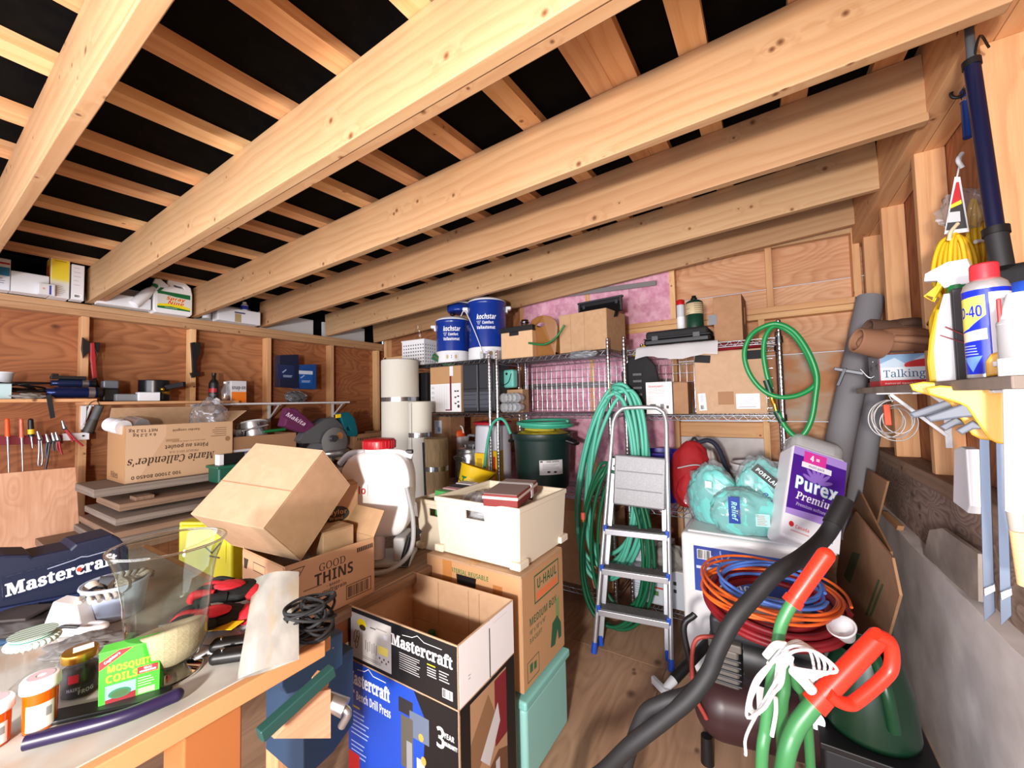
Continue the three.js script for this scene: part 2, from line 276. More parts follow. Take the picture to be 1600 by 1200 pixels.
{
  const w = struct('wall_back'); M('roofing_felt', bx(5.0, 0.6, 0.012, 0.002), FELT, w, [-1.75, 2.6, -3.42]);
  const B = (n, x0, x1, y0, y1, m, z = ZB - 0.045, d = 0.089, al) => M(n, bx(x1 - x0, y1 - y0, d, 0.003, al), m, w, [(x0 + x1) / 2, (y0 + y1) / 2, z]);
  B('plywood_panel', -4.1, -2.0, 0, 2.75, PLY_RED[0], -3.405, 0.012, 'x'); B('plywood_panel', -1.996, -0.625, 0, 2.75, PLY_RED[1], -3.405, 0.012, 'x');
  B('plywood_panel', -0.621, 0.66, 2.172, 2.75, PLY_PINK, -3.405, 0.012, 'x'); B('plywood_panel', -0.621, 0.66, 1.69, 2.168, PLY_PINK, -3.405, 0.012, 'x'); B('plywood_panel', -0.621, 0.66, 1.22, 1.686, PLY_WHITE, -3.405, 0.012, 'x');
  B('plywood_panel', -0.621, 0.66, 0.0, 1.216, PLY_PINK, -3.405, 0.012, 'x');
  [[-3.96, 2.5], [-3.44, 1.94], [-2.9, 1.94], [-2.0, 1.94], [-1.275, 1.94], [-0.6, 1.94], [-0.01, 1.94], [0.52, 2.5]].forEach(([x, y], i) => B('stud', x - 0.02, x + 0.02, 0.04, y, pick(STRIP, i + 2)));
  B('bottom_plate', -4, 0.63, 0, 0.04, STRIP[0]);
  B('wall_plate', -4, 0.56, 1.94, 1.98, STRIP[2]); B('wall_plate', -2.1, 0.56, 1.982, 2.022, STRIP[0]);
  for (const x of [-1.98, -1.3, -0.592, 0.05]) B('upper_stud', x - 0.02, x + 0.02, 2.022, 2.5, pick(STRIP));
  B('nailer', -4, 0.6, 2.44, 2.6, FIR[1], ZB - 0.03, 0.04);
  // rough grey-white board low behind the right-hand rack
  B('horizontal_brace', -0.58, -0.03, 1.1, 1.21, STRIP[0], -3.38, 0.03); B('insulation_board', -0.58, -0.03, 0.1, 1.098, CONCRETE, -3.375, 0.02);
  // batts of pink insulation between the studs
  const batt = (x0, x1, y0, y1, sd) => {
    const nx = Math.round((x1 - x0) / 0.018), ny = Math.round((y1 - y0) / 0.018), g = new THREE.BoxGeometry(x1 - x0, y1 - y0, 0.08, nx, ny, 1), p = g.attributes.position; metric(g, 'x');
    for (let i = 0; i < p.count; i++) { const x = p.getX(i), y = p.getY(i), e = Math.min((x1 - x0) / 2 - Math.abs(x), (y1 - y0) / 2 - Math.abs(y)), b = (fbm((x + sd) * 14, y * 14, sd, 0, 0, 4) - 0.5) * 0.03 * Math.min(1, e * 30 + 0.3); if (p.getZ(i) > 0) p.setZ(i, p.getZ(i) + b - 0.012 * Math.max(0, 1 - e * 25)); }
    g.computeVertexNormals(); return M('insulation_batt', g, PINK, w, [(x0 + x1) / 2, (y0 + y1) / 2, ZB - 0.035]);
  };
  [[-1.96, -1.62, 2.022, 2.43], [-1.62, -1.32, 2.022, 2.44], [-1.28, -0.94, 2.022, 2.43], [-0.94, -0.612, 2.022, 2.46], [-1.98, -1.295, 0.5, 1.94], [-1.255, -0.62, 0.5, 1.94], [-2.88, -2.02, 0.3, 0.9]].forEach((b, i) => batt(...b, i + 3));
}
{
  const w = struct('wall_right');
  const zs = [-3.2, -2.75, -2.2, -1.61, -1.0, -0.4, 0.2, 0.8, 1.4];
  zs.forEach((z, i) => M('stud', bx(0.089, 1.28, 0.04, 0.003, 'y'), STRIP[1], w, [XR + 0.045, 1.72, z - 0.02]));
  M('top_plate', bx(0.062, 0.27, 5.1, 0.003, 'z'), STRIP[1], w, [0.505 + 0.031, 2.495, -0.85]); M('top_plate', bx(0.06, 0.27, 5.1, 0.003, 'z'), STRIP[0], w, [0.505 + 0.0935, 2.495, -0.85]);
  for (let k = 0; k < 5; k++) { const z0 = ZF - 1.22 * k, z1 = Math.max(-3.42, z0 - 1.22); if (z0 > -3.4) M('plywood_panel', bx(0.014, 2.02, z0 - z1 - 0.003, 0.001, 'y'), pick(PLY_RED, k), w, [XR + 0.098, 1.78, (z0 + z1) / 2]); }
  M('sill_beam', bx(0.1, 0.06, 5.1, 0.004, 'z'), GREYWOOD[1], w, [XR + 0.035, 1.05, -0.85]);
  M('plywood_skirt', bx(0.018, 0.4, 2.1, 0.002, 'z'), PLY_DARK, w, [XR + 0.01, 0.85, -2.35]);
  M('plywood_skirt', bx(0.018, 0.4, 3.0, 0.002, 'z'), GREYWOOD[1], w, [XR + 0.01, 0.85, 0.2]);
  const cg = new THREE.BoxGeometry(0.16, 0.76, 5.1, 2, 24, 120), p = cg.attributes.position; metric(cg, 'z');
  for (let i = 0; i < p.count; i++) if (p.getX(i) < -0.05) { p.setX(i, p.getX(i) + 0.012 * (fbm(p.getZ(i) * 5, p.getY(i) * 5, 3) - 0.5)); if (p.getY(i) > 0.37) p.setY(i, p.getY(i) + 0.016 * (fbm(p.getZ(i) * 9, 1, 8) - 0.5)); }
  cg.computeVertexNormals(); M('concrete_base', cg, CONCRETE, w, [XR + 0.03, 0.38, -0.85]);
}
{
  const w = struct('wall_front');
  for (const [x0, x1, y0, y1] of [[-4.15, -3.2, 0, 2.7], [0.35, 0.66, 0, 2.75], [-3.2, 0.35, 2.12, 2.75]]) M('plywood_panel', bx(x1 - x0, y1 - y0, 0.1, 0.004), PLY_PINK, w, [(x0 + x1) / 2, (y0 + y1) / 2, ZF + 0.05]);
}
// ---------- wire shelving along the back wall ----------
const faceYaw = p => Math.atan2(-p.x, -p.z);
const wrap = (r, h, arc, seg = 20) => new THREE.CylinderGeometry(r, r, h, seg, 1, true, -arc / 2, arc);
const RZ0 = -2.56, RZ1 = -3.0;
const postGeo = (() => { const pts = [[0.0001, 0]]; for (let k = 0; k < 70; k++) { const y = k * 0.0254; pts.push([0.0127, y], [0.0127, y + 0.021], [0.0113, y + 0.022], [0.0113, y + 0.0245]); } pts.push([0.0127, 1.78], [0.011, 1.785], [0.0001, 1.786]); return lathe(pts, 14); })();
function wireShelf(w) {
  const d = RZ0 - RZ1, a = [], z0 = d / 2, R = 0.0032;
  for (const s of [-1, 1]) {
    for (const y of [0, -0.028]) a.push(rod([-w / 2, y, s * z0], [w / 2, y, s * z0], R, R, 6));
    const n = Math.round(w / 0.052); for (let i = 0; i < n; i++) { const x0 = -w / 2 + (i + 0) * w / n, x1 = x0 + w / n; a.push(rod([x0, -0.028, s * z0], [(x0 + x1) / 2, 0, s * z0], 0.0022, 0.0022, 5), rod([(x0 + x1) / 2, 0, s * z0], [x1, -0.028, s * z0], 0.0022, 0.0022, 5)); }
  }
  for (const s of [-1, 1]) for (const y of [0, -0.028]) a.push(rod([s * w / 2, y, -z0], [s * w / 2, y, z0], R, R, 6));
  for (let i = 1; i < w / 0.025; i++) { const x = -w / 2 + i * 0.025; if (x < w / 2) a.push(rod([x, 0.002, -z0], [x, 0.002, z0], 0.0019, 0.0019, 5)); }
  for (const z of [-0.1, 0.1]) a.push(rod([-w / 2, -0.004, z], [w / 2, -0.004, z], R, R, 6));
  for (const sx of [-1, 1]) for (const sz of [-1, 1]) a.push(move(cyl(0.017, 0.019, 0.036, 14), sx * w / 2, -0.012, sz * z0));
  return merge(a);
}
const RACKS = [
  { x0: -2.795, x1: -1.839, ys: [1.745, 1.315, 0.72, 0.12], label: 'leftmost chrome wire rack with blue canners on top', grid: 0 },
  { x0: -1.766, x1: -0.873, ys: [1.725, 1.305, 0.74, 0.12], label: 'middle chrome wire rack above the green trash can', grid: 1 },
  { x0: -0.765, x1: 0.069, ys: [1.712, 1.295, 0.72, 0.12], label: 'rightmost chrome wire rack with the green air hose on its post', grid: 1 }];
for (const R of RACKS) {
  const w = R.x1 - R.x0, cx = (R.x0 + R.x1) / 2, t = thing('wire_rack', R.label, 'shelf', [cx, 0, (RZ0 + RZ1) / 2]);
  for (const sx of [-1, 1]) for (const sz of [-1, 1]) { const p = M('post', postGeo, CHROME, t, [sx * w / 2, 0.02, sz * 0.22]); M('foot', lathe([[0.0001, 0], [0.018, 0], [0.018, 0.006], [0.006, 0.01], [0.006, 0.03]], 14), BLACK, p, [0, -0.02, 0]); }
  const g = wireShelf(w); for (const y of R.ys) M('wire_shelf', g, SHELFWIRE, t, [0, y, 0]);
  if (R.grid) { const a = [], gw = w - 0.06; for (let x = -gw / 2; x <= gw / 2; x += 0.046) a.push(rod([x, R.ys[1] + 0.01, 0], [x, R.ys[0] - 0.04, 0], 0.0024, 0.0024, 6)); for (let y = R.ys[1] + 0.03; y < R.ys[0] - 0.05; y += 0.062) a.push(rod([-gw / 2, y, 0.003], [gw / 2, y, 0.003], 0.0022, 0.0022, 6)); M('back_grid', merge(a), CHROME, t, [0, 0, -0.2]); }
}
const TOP = [1.75, 1.73, 1.717], MID = [1.32, 1.31, 1.30];
const Xat = (px, py, z) => onZ(px, py, z).x;

// generic carton: thin board panels, printed sides lie on them
function carton(name, label, o) {
  const t = thing(name, label, o.cat || 'box', o.pos, o.yaw || 0, o.group), { w, h, d } = o, m = o.mat || CARD[0], k = 0.004, y = o.up === false ? 0 : 0;
  const body = (n, g, p) => M(n, g, m, t, p);
  body('side_panel', bx(w, h, k, 0.0015, 'y'), [0, h / 2 + y, d / 2 - k / 2]); body('side_panel', bx(w, h, k, 0.0015, 'y'), [0, h / 2 + y, -d / 2 + k / 2]);
  body('end_panel', bx(k, h, d - 2 * k, 0.0015, 'y'), [-w / 2 + k / 2, h / 2 + y, 0]); body('end_panel', bx(k, h, d - 2 * k, 0.0015, 'y'), [w / 2 - k / 2, h / 2 + y, 0]);
  body('base_panel', bx(w - 2 * k, k, d - 2 * k, 0.0015, 'x'), [0, k / 2 + y, 0]);
  if (!o.open) {
    for (const s of [-1, 1]) body('top_flap', bx(w, k, d / 2 - 0.0015, 0.0015, 'x'), [0, h + k / 2 + 0.0005 + y, s * (d / 4 + 0.0005)]);
    if (o.tape !== false) M('packing_tape', new THREE.BoxGeometry(w + 0.001, 0.001, 0.05), o.tapeMat || TAPE, t, [0, h + k + 0.0012 + y, 0]);
  }
  for (const f of o.flaps || []) {  // outward-folded flaps: [side, length, angle from upright]
    const [s, L, a] = f, along = s === '+z' || s === '-z', g = bx(along ? w : d, L, k, 0.0015, 'y'); g.translate(0, L / 2, 0);
    const q = M('flap', g, m, t, s === '+z' ? [0, h, d / 2 - k / 2] : s === '-z' ? [0, h, -d / 2 + k / 2] : s === '+x' ? [w / 2 - k / 2, h, 0] : [-w / 2 + k / 2, h, 0]);
    q.rotation.order = 'YXZ'; q.rotation.y = { '+z': 0, '-z': Math.PI, '+x': Math.PI / 2, '-x': -Math.PI / 2 }[s]; q.rotation.x = a;
  }
  for (const [s, pm, n, lab] of o.prints || []) {
    const e = 0.0009; const q = s === '+z' ? stick(t, n || 'printed_panel', pm, w - 0.006, h - 0.006, s, 0, h / 2, d / 2 + e) : s === '-x' ? stick(t, n || 'printed_panel', pm, d - 0.006, h - 0.006, s, -w / 2 - e, h / 2, 0) : s === '+x' ? stick(t, n || 'printed_panel', pm, d - 0.006, h - 0.006, s, w / 2 + e, h / 2, 0) : stick(t, n || 'printed_panel', pm, w - 0.006, d - 0.006, s, 0, h + k + e + 0.002, 0);
    if (lab) q.userData.label = lab;
  }
  return t;
}
const TAPE = mat('#b98a58', 0.3);
const CARDHEX = '#bf9b76';

// --- top shelf, left unit
{
  const x = Xat(658, 545, -2.72), t = thing('plastic_basket', 'white perforated plastic basket at the left end of the top wire shelf', 'basket', [x, TOP[0], -2.72], 0.05);
  const dots = print(256, 192, (g, w, h) => { fill(g, '#e8e9ec', 0, 0, w, h); for (let j = 0; j < 6; j++) for (let i = 0; i < 9; i++) fill(g, '#3b3c44', 18 + i * 25, 34 + j * 25, 9, 8); }, 0.4);
  const sideG = (w, h) => { const hs = []; const nx = Math.floor(w / 0.03), ny = 6; for (let j = 0; j < ny; j++) for (let i = 0; i < nx; i++) { const a = -w / 2 + (i + 0.6) * w / (nx + 0.2), b = 0.03 + j * 0.031; hs.push([[a, b], [a + 0.014, b], [a + 0.014, b + 0.012], [a, b + 0.012]]); } return ext([[-w / 2, 0], [w / 2, 0], [w / 2, h], [-w / 2, h]], 0.003, 0, hs); };
  const W = 0.27, D = 0.22, Hh = 0.235; M('dark_contents', rbx(W - 0.03, Hh - 0.04, D - 0.03, 0.01), CHARCOAL, t, [0, Hh / 2 - 0.014, 0]);
  M('basket_side', sideG(W, Hh), WHITE, t, [0, 0, D / 2]); M('basket_side', sideG(W, Hh), WHITE, t, [0, 0, -D / 2]);
  for (const s of [-1, 1]) M('basket_side', sideG(D, Hh), WHITE, t, [s * W / 2, 0, 0], [0, Math.PI / 2, 0]);
  M('basket_base', bx(W, 0.004, D), WHITE, t, [0, 0.002, 0]);
  M('rim', merge([move(bx(W + 0.016, 0.014, 0.012), 0, Hh, D / 2), move(bx(W + 0.016, 0.014, 0.012), 0, Hh, -D / 2), move(bx(0.012, 0.014, D), W / 2, Hh, 0), move(bx(0.012, 0.014, D), -W / 2, Hh, 0)]), WHITE, t);
  const j = thing('glass_jar', 'clear round glass jar standing in the white basket', 'jar', [x - 0.01, TOP[0] + 0.205, -2.70]); j.scale.setScalar(0.6);
  M('jar_body', lathe([[0.0001, 0], [0.06, 0], [0.075, 0.03], [0.08, 0.14], [0.06, 0.21], [0.045, 0.235], [0.05, 0.26], [0.052, 0.3], [0.049, 0.3], [0.046, 0.26], [0.041, 0.236], [0.056, 0.21], [0.075, 0.14]], 30), PANE, j);
}
function canner(label, x, z, y, r, h, yaw) {
  const t = thing('canning_pot', label, 'pot', [x, y, z], yaw);
  M('plastic_base', lathe([[0.0001, 0], [r * 0.98, 0], [r * 1.02, 0.01], [r * 1.0, 0.105], [r * 0.97, 0.11], [0.0001, 0.11]], 44), WHITE, t);
  M('enamel_body', lathe([[r * 0.97, 0.108], [r * 0.975, h - 0.03], [r * 1.005, h - 0.018], [r * 1.01, h], [r * 0.98, h], [r * 0.95, h - 0.02], [r * 0.95, 0.12], [0.0001, 0.118]], 48), mat('#12358f', 0.22), t);
  const lid = M('lid', lathe([[r * 1.0, h + 0.001], [r * 1.0, h + 0.012], [r * 0.8, h + 0.03], [r * 0.3, h + 0.042], [0.0001, h + 0.044]], 44), WHITE, t);
  M('knob', lathe([[0.0001, h + 0.044], [0.012, h + 0.045], [0.012, h + 0.06], [0.026, h + 0.066], [0.022, h + 0.078], [0.0001, h + 0.08]], 20), BLACK, lid);
  M('printed_name', wrap(r * 0.985 + 0.0006, 0.17, 1.5), print(512, 256, (g, w, hh) => { fill(g, '#12358f', 0, 0, w, hh); text(g, 'kochstar', 255, 70, 88, '#fff', { align: 'center', style: 'italic bold', sx: 0.95 }); for (const [a, b] of [[0, 0], [1, 0], [2, 0], [3, 0], [0.5, 1], [1.5, 1], [2.5, 1], [1, 2], [2, 2]]) oval(g, 92 + a * 22, 126 + b * 17, 6, 5, '#fff'); text(g, 'Comfort', 190, 145, 50, '#fff'); text(g, 'Vollautomat', 86, 205, 56, '#fff'); }, 0.25), t, [0, h * 0.5 + 0.07, 0]);
  M('control_plate', wrap(r * 1.022, 0.07, 0.75), print(256, 96, (g, w, hh) => { fill(g, '#d9dbe2', 0, 0, w, hh); oval(g, 45, 50, 24, 26, '#b9a56a'); oval(g, 210, 50, 24, 26, '#b9a56a'); fill(g, '#3a4a9a', 118, 30, 14, 14); fill(g, '#3a4a9a', 118, 54, 14, 14); }, 0.4), t, [0, 0.055, 0]);
  for (const s of [-1, 1]) { M('handle', merge([move(rbx(0.05, 0.03, 0.07, 0.012), s * (r + 0.02), h - 0.045, 0), move(rbx(0.02, 0.05, 0.06, 0.008), s * (r + 0.005), h - 0.06, 0)]), WHITE, t); }
  return t;
}
canner('smaller blue canning pot with white base beside the white basket', Xat(708, 540, -2.76), -2.76, TOP[0], 0.152, 0.385, 0.62);
canner('tall blue canning pot with white lid behind the brown banded carton', Xat(762, 540, -2.78), -2.78, TOP[0], 0.165, 0.5, 0.56);
{
  const p = Xat(762, 540, -2.78); const c = [V(p - 0.16, 2.14, -2.62), V(p - 0.1, 2.17, -2.6), V(p - 0.02, 2.03, -2.6), V(p + 0.06, 1.85, -2.6), V(p + 0.09, 1.77, -2.585)];
  const t = thing('power_cord', 'thin white power cord hanging over the tall blue canning pot', 'cord', [0, 0, 0]); M('cable', tube(c, 0.004, 30, 6), WHITE, t); M('plug', rbx(0.03, 0.045, 0.03, 0.006), LGREY, t, [p + 0.09, 1.775, -2.58]);
}
{ const p = Xat(720, 540, -2.8), t = thing('enamel_lid', 'blue enamel pot cover lying on the smaller canning pot', 'lid', [p, TOP[0] + 0.385 + 0.082, -2.79]); M('cover_body', lathe([[0.0001, 0], [0.1, 0], [0.11, 0.01], [0.112, 0.07], [0.0001, 0.07]], 40), mat('#12358f', 0.22), t); M('white_rim', lathe([[0.112, 0.07], [0.118, 0.074], [0.116, 0.086], [0.0001, 0.095]], 40), WHITE, t); }
// --- top shelf, middle unit
{
  const z = -2.7, x0 = Xat(783, 540, -2.6), x1 = Xat(832, 538, -2.6), w = x1 - x0;
  const t = thing('banded_carton', 'tan carton with black rim and handle slot beside the tall blue pot', 'box', [(x0 + x1) / 2, TOP[1] + 0.004, -2.72]);
  M('box_body', bx(w, 0.205, 0.24, 0.004, 'y'), tmat(boardTex('#d8b48c', '#c69a6e', '#c09468', { s: 5, knots: 0, su: 0.3, sv: 0.1 }), 0.6), t, [0, 0.1025, 0]);
  M('black_rim', merge([move(bx(w + 0.012, 0.04, 0.012), 0, 0.225, 0.12), move(bx(w + 0.012, 0.04, 0.012), 0, 0.225, -0.12), move(bx(0.012, 0.04, 0.25), w / 2, 0.225, 0), move(bx(0.012, 0.04, 0.25), -w / 2, 0.225, 0)]), BLACK, t);
  M('handle_slot', bx(0.085, 0.03, 0.006), BLACK, t, [-0.02, 0.19, 0.121]);
  const k = thing('steel_shaker', 'small shiny steel canister standing in the black rimmed carton', 'canister', [(x0 + x1) / 2 + 0.01, TOP[1] + 0.21, -2.72]);
  M('canister_body', lathe([[0.0001, 0], [0.035, 0], [0.035, 0.07], [0.028, 0.08], [0.0001, 0.08]], 24), CHROME, k); M('lid', lathe([[0.0001, 0.08], [0.034, 0.08], [0.036, 0.088], [0.03, 0.106], [0.0001, 0.112]], 24), CHROME, k);
  // amber plastic tub seen from its handle side
  const ax = Xat(857, 535, -2.7), u = thing('amber_tub', 'translucent amber plastic tub with oval hand hole between the cartons', 'tub', [ax, TOP[1] + 0.004, -2.72], -0.2);
  const AM = new THREE.MeshPhysicalMaterial({ color: '#9c6a38', roughness: 0.35, transmission: 0.15, thickness: 0, side: THREE.DoubleSide });
  const hole = []; for (let i = 0; i < 20; i++) { const a = -i / 20 * 2 * Math.PI; hole.push([Math.cos(a) * 0.042, 0.235 + Math.sin(a) * 0.018]); }
  const outl = [[-0.105, 0], [0.105, 0], [0.135, 0.2], [0.125, 0.25], [0.09, 0.285], [0.03, 0.3], [-0.03, 0.3], [-0.09, 0.285], [-0.125, 0.25], [-0.135, 0.2]];
  const fg = ext(outl, 0.004, 0.001, [hole]), p = fg.attributes.position; for (let i = 0; i < p.count; i++) p.setZ(i, p.getZ(i) + 0.09 - 1.6 * p.getX(i) ** 2 + p.getY(i) * 0.06); fg.computeVertexNormals();
  M('tub_front', fg, AM, u);
  const bg = ext([[-0.105, 0], [0.105, 0], [0.13, 0.22], [-0.13, 0.22]], 0.004, 0.001), q = bg.attributes.position; for (let i = 0; i < q.count; i++) q.setZ(i, q.getZ(i) - 0.09 + 1.6 * q.getX(i) ** 2 - q.getY(i) * 0.06); bg.computeVertexNormals();
  M('tub_back', bg, AM, u);
  for (const s of [-1, 1]) M('tub_side', bar([s * 0.112, 0.02, 0], [s * 0.133, 0.215, 0], 0.15, 0.004, V(1, 0, 0)), AM, u);
  M('tub_base', rbx(0.22, 0.006, 0.15, 0.003), AM, u, [0, 0.004, 0]);
  const gh = [[826, 536], [850, 538], [868, 528], [882, 508]].map(([a, b]) => onZ(a, b, -2.58)); solo('garden_tie', 'short bright green cord curling in front of the amber tub', 'cord', tube(gh, 0.008, 30, 8), GREEN);
  // big tapering carton with a black tray in it
  const N = onZ(951, 527, -2.58), t2 = thing('wide_carton', 'large plain open carton holding a black tray on the top shelf', 'box', [0, 0, 0]);
  const wd = 0.37, dp = 0.3, hh = 0.275; t2.position.set(N.x - wd / 2 * 0.98, TOP[1] + 0.012, -2.76); t2.rotation.y = -0.12;
  carton2(t2, wd, hh, dp);
  const tr = thing('black_tray', 'black ribbed plastic tray tilted up in the large open carton', 'tray', [t2.position.x + 0.05, TOP[1] + 0.285, -2.77], -0.12);
  const W = 0.33, b = M('tray_floor', rbx(W, 0.006, 0.2, 0.003), BLACK, tr, [0, 0.04, 0]); b.rotation.x = 1.0;
  M('tray_back', rbx(W, 0.1, 0.012, 0.004), BLACK, tr, [0, 0.06, -0.03]);
  M('tray_lip', merge([move(rbx(W + 0.03, 0.014, 0.03, 0.005), 0, 0.112, -0.02), move(rbx(0.014, 0.1, 0.03, 0.005), W / 2, 0.062, -0.018), move(rbx(0.014, 0.1, 0.03, 0.005), -W / 2, 0.062, -0.018)]), CHARCOAL, tr);
  M('tray_rib', merge([-0.13, 0.13].map(x => move(rbx(0.02, 0.08, 0.01, 0.003), x, 0.055, -0.018))), CHARCOAL, tr);
}
function carton2(t, w, h, d) {
  const k = 0.005, m = CARD[0];
  M('side_panel', bx(w, h, k, 0.0015, 'y'), m, t, [0, h / 2, d / 2]); M('side_panel', bx(w, h, k, 0.0015, 'y'), m, t, [0, h / 2, -d / 2]);
  for (const s of [-1, 1]) M('end_panel', bx(k, h, d, 0.0015, 'y'), m, t, [s * w / 2, h / 2, 0]);
  M('base_panel', bx(w, k, d), m, t, [0, k / 2, 0]);
  M('crease', merge([-0.09, 0.02].map(x => move(new THREE.BoxGeometry(0.0018, h - 0.01, 0.001), x, h / 2, d / 2 + 0.003))), CARD[2], t);
}
// crumpled plastic, cloth and bags: a noisy rounded lump
function lump(rx, ry, rz, sd, amp = 0.2, f = 3, flat = 0.25, det = 44) {
  const g = new THREE.SphereGeometry(1, det, Math.round(det * 0.7)), p = g.attributes.position, v = V(0, 0, 0);
  for (let i = 0; i < p.count; i++) {
    v.fromBufferAttribute(p, i); const n = n3(v.clone().multiplyScalar(f), sd), r = Math.abs(n3(v.clone().multiplyScalar(f * 2.3), sd + 7) - 0.5) * 2;
    const k = 1 + amp * (n - 0.5) * 2 - amp * 0.8 * (0.4 - r); v.multiplyScalar(k); v.y = Math.max(v.y, -1 + flat);
    p.setXYZ(i, v.x * rx, (v.y + 1 - flat) * ry / (2 - flat) * 2 * 0.5 * (2 - flat) / (1 - flat / 2) * 0.5, v.z * rz);
  }
  g.computeVertexNormals(); return g;
}
{
  const a = onZ(915, 537, -2.57); solo('grey_bag', 'crumpled grey plastic bag drooping under the large carton', 'bag', lump(0.1, 0.05, 0.03, 5, 0.35, 4), new THREE.MeshPhysicalMaterial({ color: '#8d9196', roughness: 0.35, transmission: 0.3, thickness: 0 }), [a.x, TOP[1] - 0.045, -2.525]);
  // right unit, top
  const y = TOP[2] + 0.004, bxw = onZ(1010, 520, -2.66).x, bx2 = onZ(1112, 520, -2.66).x;
  const bag = thing('plastic_sheet', 'clear plastic sheet sagging under the flat black case', 'sheet', [0, 0, 0]);
  const sg = new THREE.PlaneGeometry(bx2 - bxw + 0.08, 0.34, 20, 14), sp = sg.attributes.position; sg.rotateX(-Math.PI / 2);
  for (let i = 0; i < sp.count; i++) { const z = sp.getZ(i), x = sp.getX(i), over = Math.max(0, z - 0.06); sp.setY(i, -over * (0.55 + 0.5 * fbm(x * 6, 2, 4)) + 0.004 + 0.006 * fbm(x * 20, z * 20, 6)); if (over > 0) sp.setZ(i, 0.06 + over * 0.45); } sg.computeVertexNormals();
  M('film', sg, MILKY, bag, [(bxw + bx2) / 2, y + 0.002, -2.62]);
  const c = thing('flat_case', 'flat black plastic case lying on the right rack top', 'case', [(bxw + bx2) / 2, y + 0.012, -2.72], -0.03), W = bx2 - bxw;
  M('lower_shell', rbx(W, 0.04, 0.26, 0.014), BLACK, c, [0, 0.022, 0]); M('upper_shell', rbx(W - 0.02, 0.05, 0.25, 0.018), BLACKMATTE, c, [0, 0.067, 0]); M('seam', bx(W + 0.004, 0.006, 0.262), CHARCOAL, c, [0, 0.044, 0]);
  M('latch', merge([-0.12, 0.12].map(x => move(rbx(0.04, 0.03, 0.012, 0.004), x, 0.045, 0.132))), DGREY, c);
  const cy = y + 0.105, kx = Xat(1064, 500, -2.74), ca = thing('caulking_tube', 'white and grey tube with red cap standing on the black case', 'tube', [kx, cy, -2.74]);
  M('tube_body', cyl(0.024, 0.024, 0.17, 24), LGREY, ca, [0, 0.085, 0]); M('label', wrap(0.0245, 0.085, 3.2), WHITECARD, ca, [0, 0.05, 0]); M('cap', lathe([[0.026, 0.17], [0.026, 0.2], [0.012, 0.206], [0.0001, 0.207]], 20), RED, ca);
  const gx = Xat(1086, 500, -2.74), ga = thing('propane_cylinder', 'green propane cylinder with cream band on the flat black case', 'gas bottle', [gx, cy, -2.73]);
  M('cylinder_body', lathe([[0.0001, 0], [0.05, 0], [0.051, 0.01], [0.051, 0.095], [0.0001, 0.096]], 32), DGREEN, ga); M('printed_band', lathe([[0.0512, 0.095], [0.0512, 0.165], [0.0001, 0.166]], 32), print(256, 96, (g, w, h) => { fill(g, '#cbb993', 0, 0, w, h); lines(g, 4, 8, 240, 10, 9, 3, '#8d7f63'); }, 0.5), ga);
  M('shoulder', lathe([[0.0512, 0.165], [0.048, 0.175], [0.03, 0.187], [0.018, 0.19], [0.0001, 0.19]], 32), DGREEN, ga); M('valve_cap', lathe([[0.018, 0.189], [0.019, 0.2], [0.013, 0.206], [0.013, 0.215], [0.0001, 0.216]], 20), BLACK, ga);
  const cN = Xat(1163, 518, -2.64), cL = Xat(1118, 518, -2.64);
  const ct = carton('small_carton', 'plain brown carton with grey tape beside the green propane cylinder', { pos: [(cN + cL) / 2, y, -2.76], w: cN - cL, h: 0.27, d: 0.24, yaw: -0.06, mat: CARD[2] });
  stick(ct, 'grey_tape', mat('#74777c', 0.3), 0.045, 0.06, '+z', -0.08, 0.14, 0.122); stick(ct, 'side_tape', TAPE, 0.03, 0.1, '+x', (cN - cL) / 2 + 0.002, 0.16, 0.0);
}
// flat grey strips pressed on the insulation
solo('grey_strip', 'long flat grey metal strip across the upper pink insulation', 'strip', bar([-1.9, 2.365, -3.26], [-0.7, 2.315, -3.26], 0.006, 0.04), mat('#7b7676', 0.6)); solo('grey_strip', 'flat grey strip across pink insulation behind the wire grid', 'strip', bar([-1.96, 1.535, -3.255], [-0.62, 1.525, -3.255], 0.006, 0.05), mat('#7b7676', 0.6));
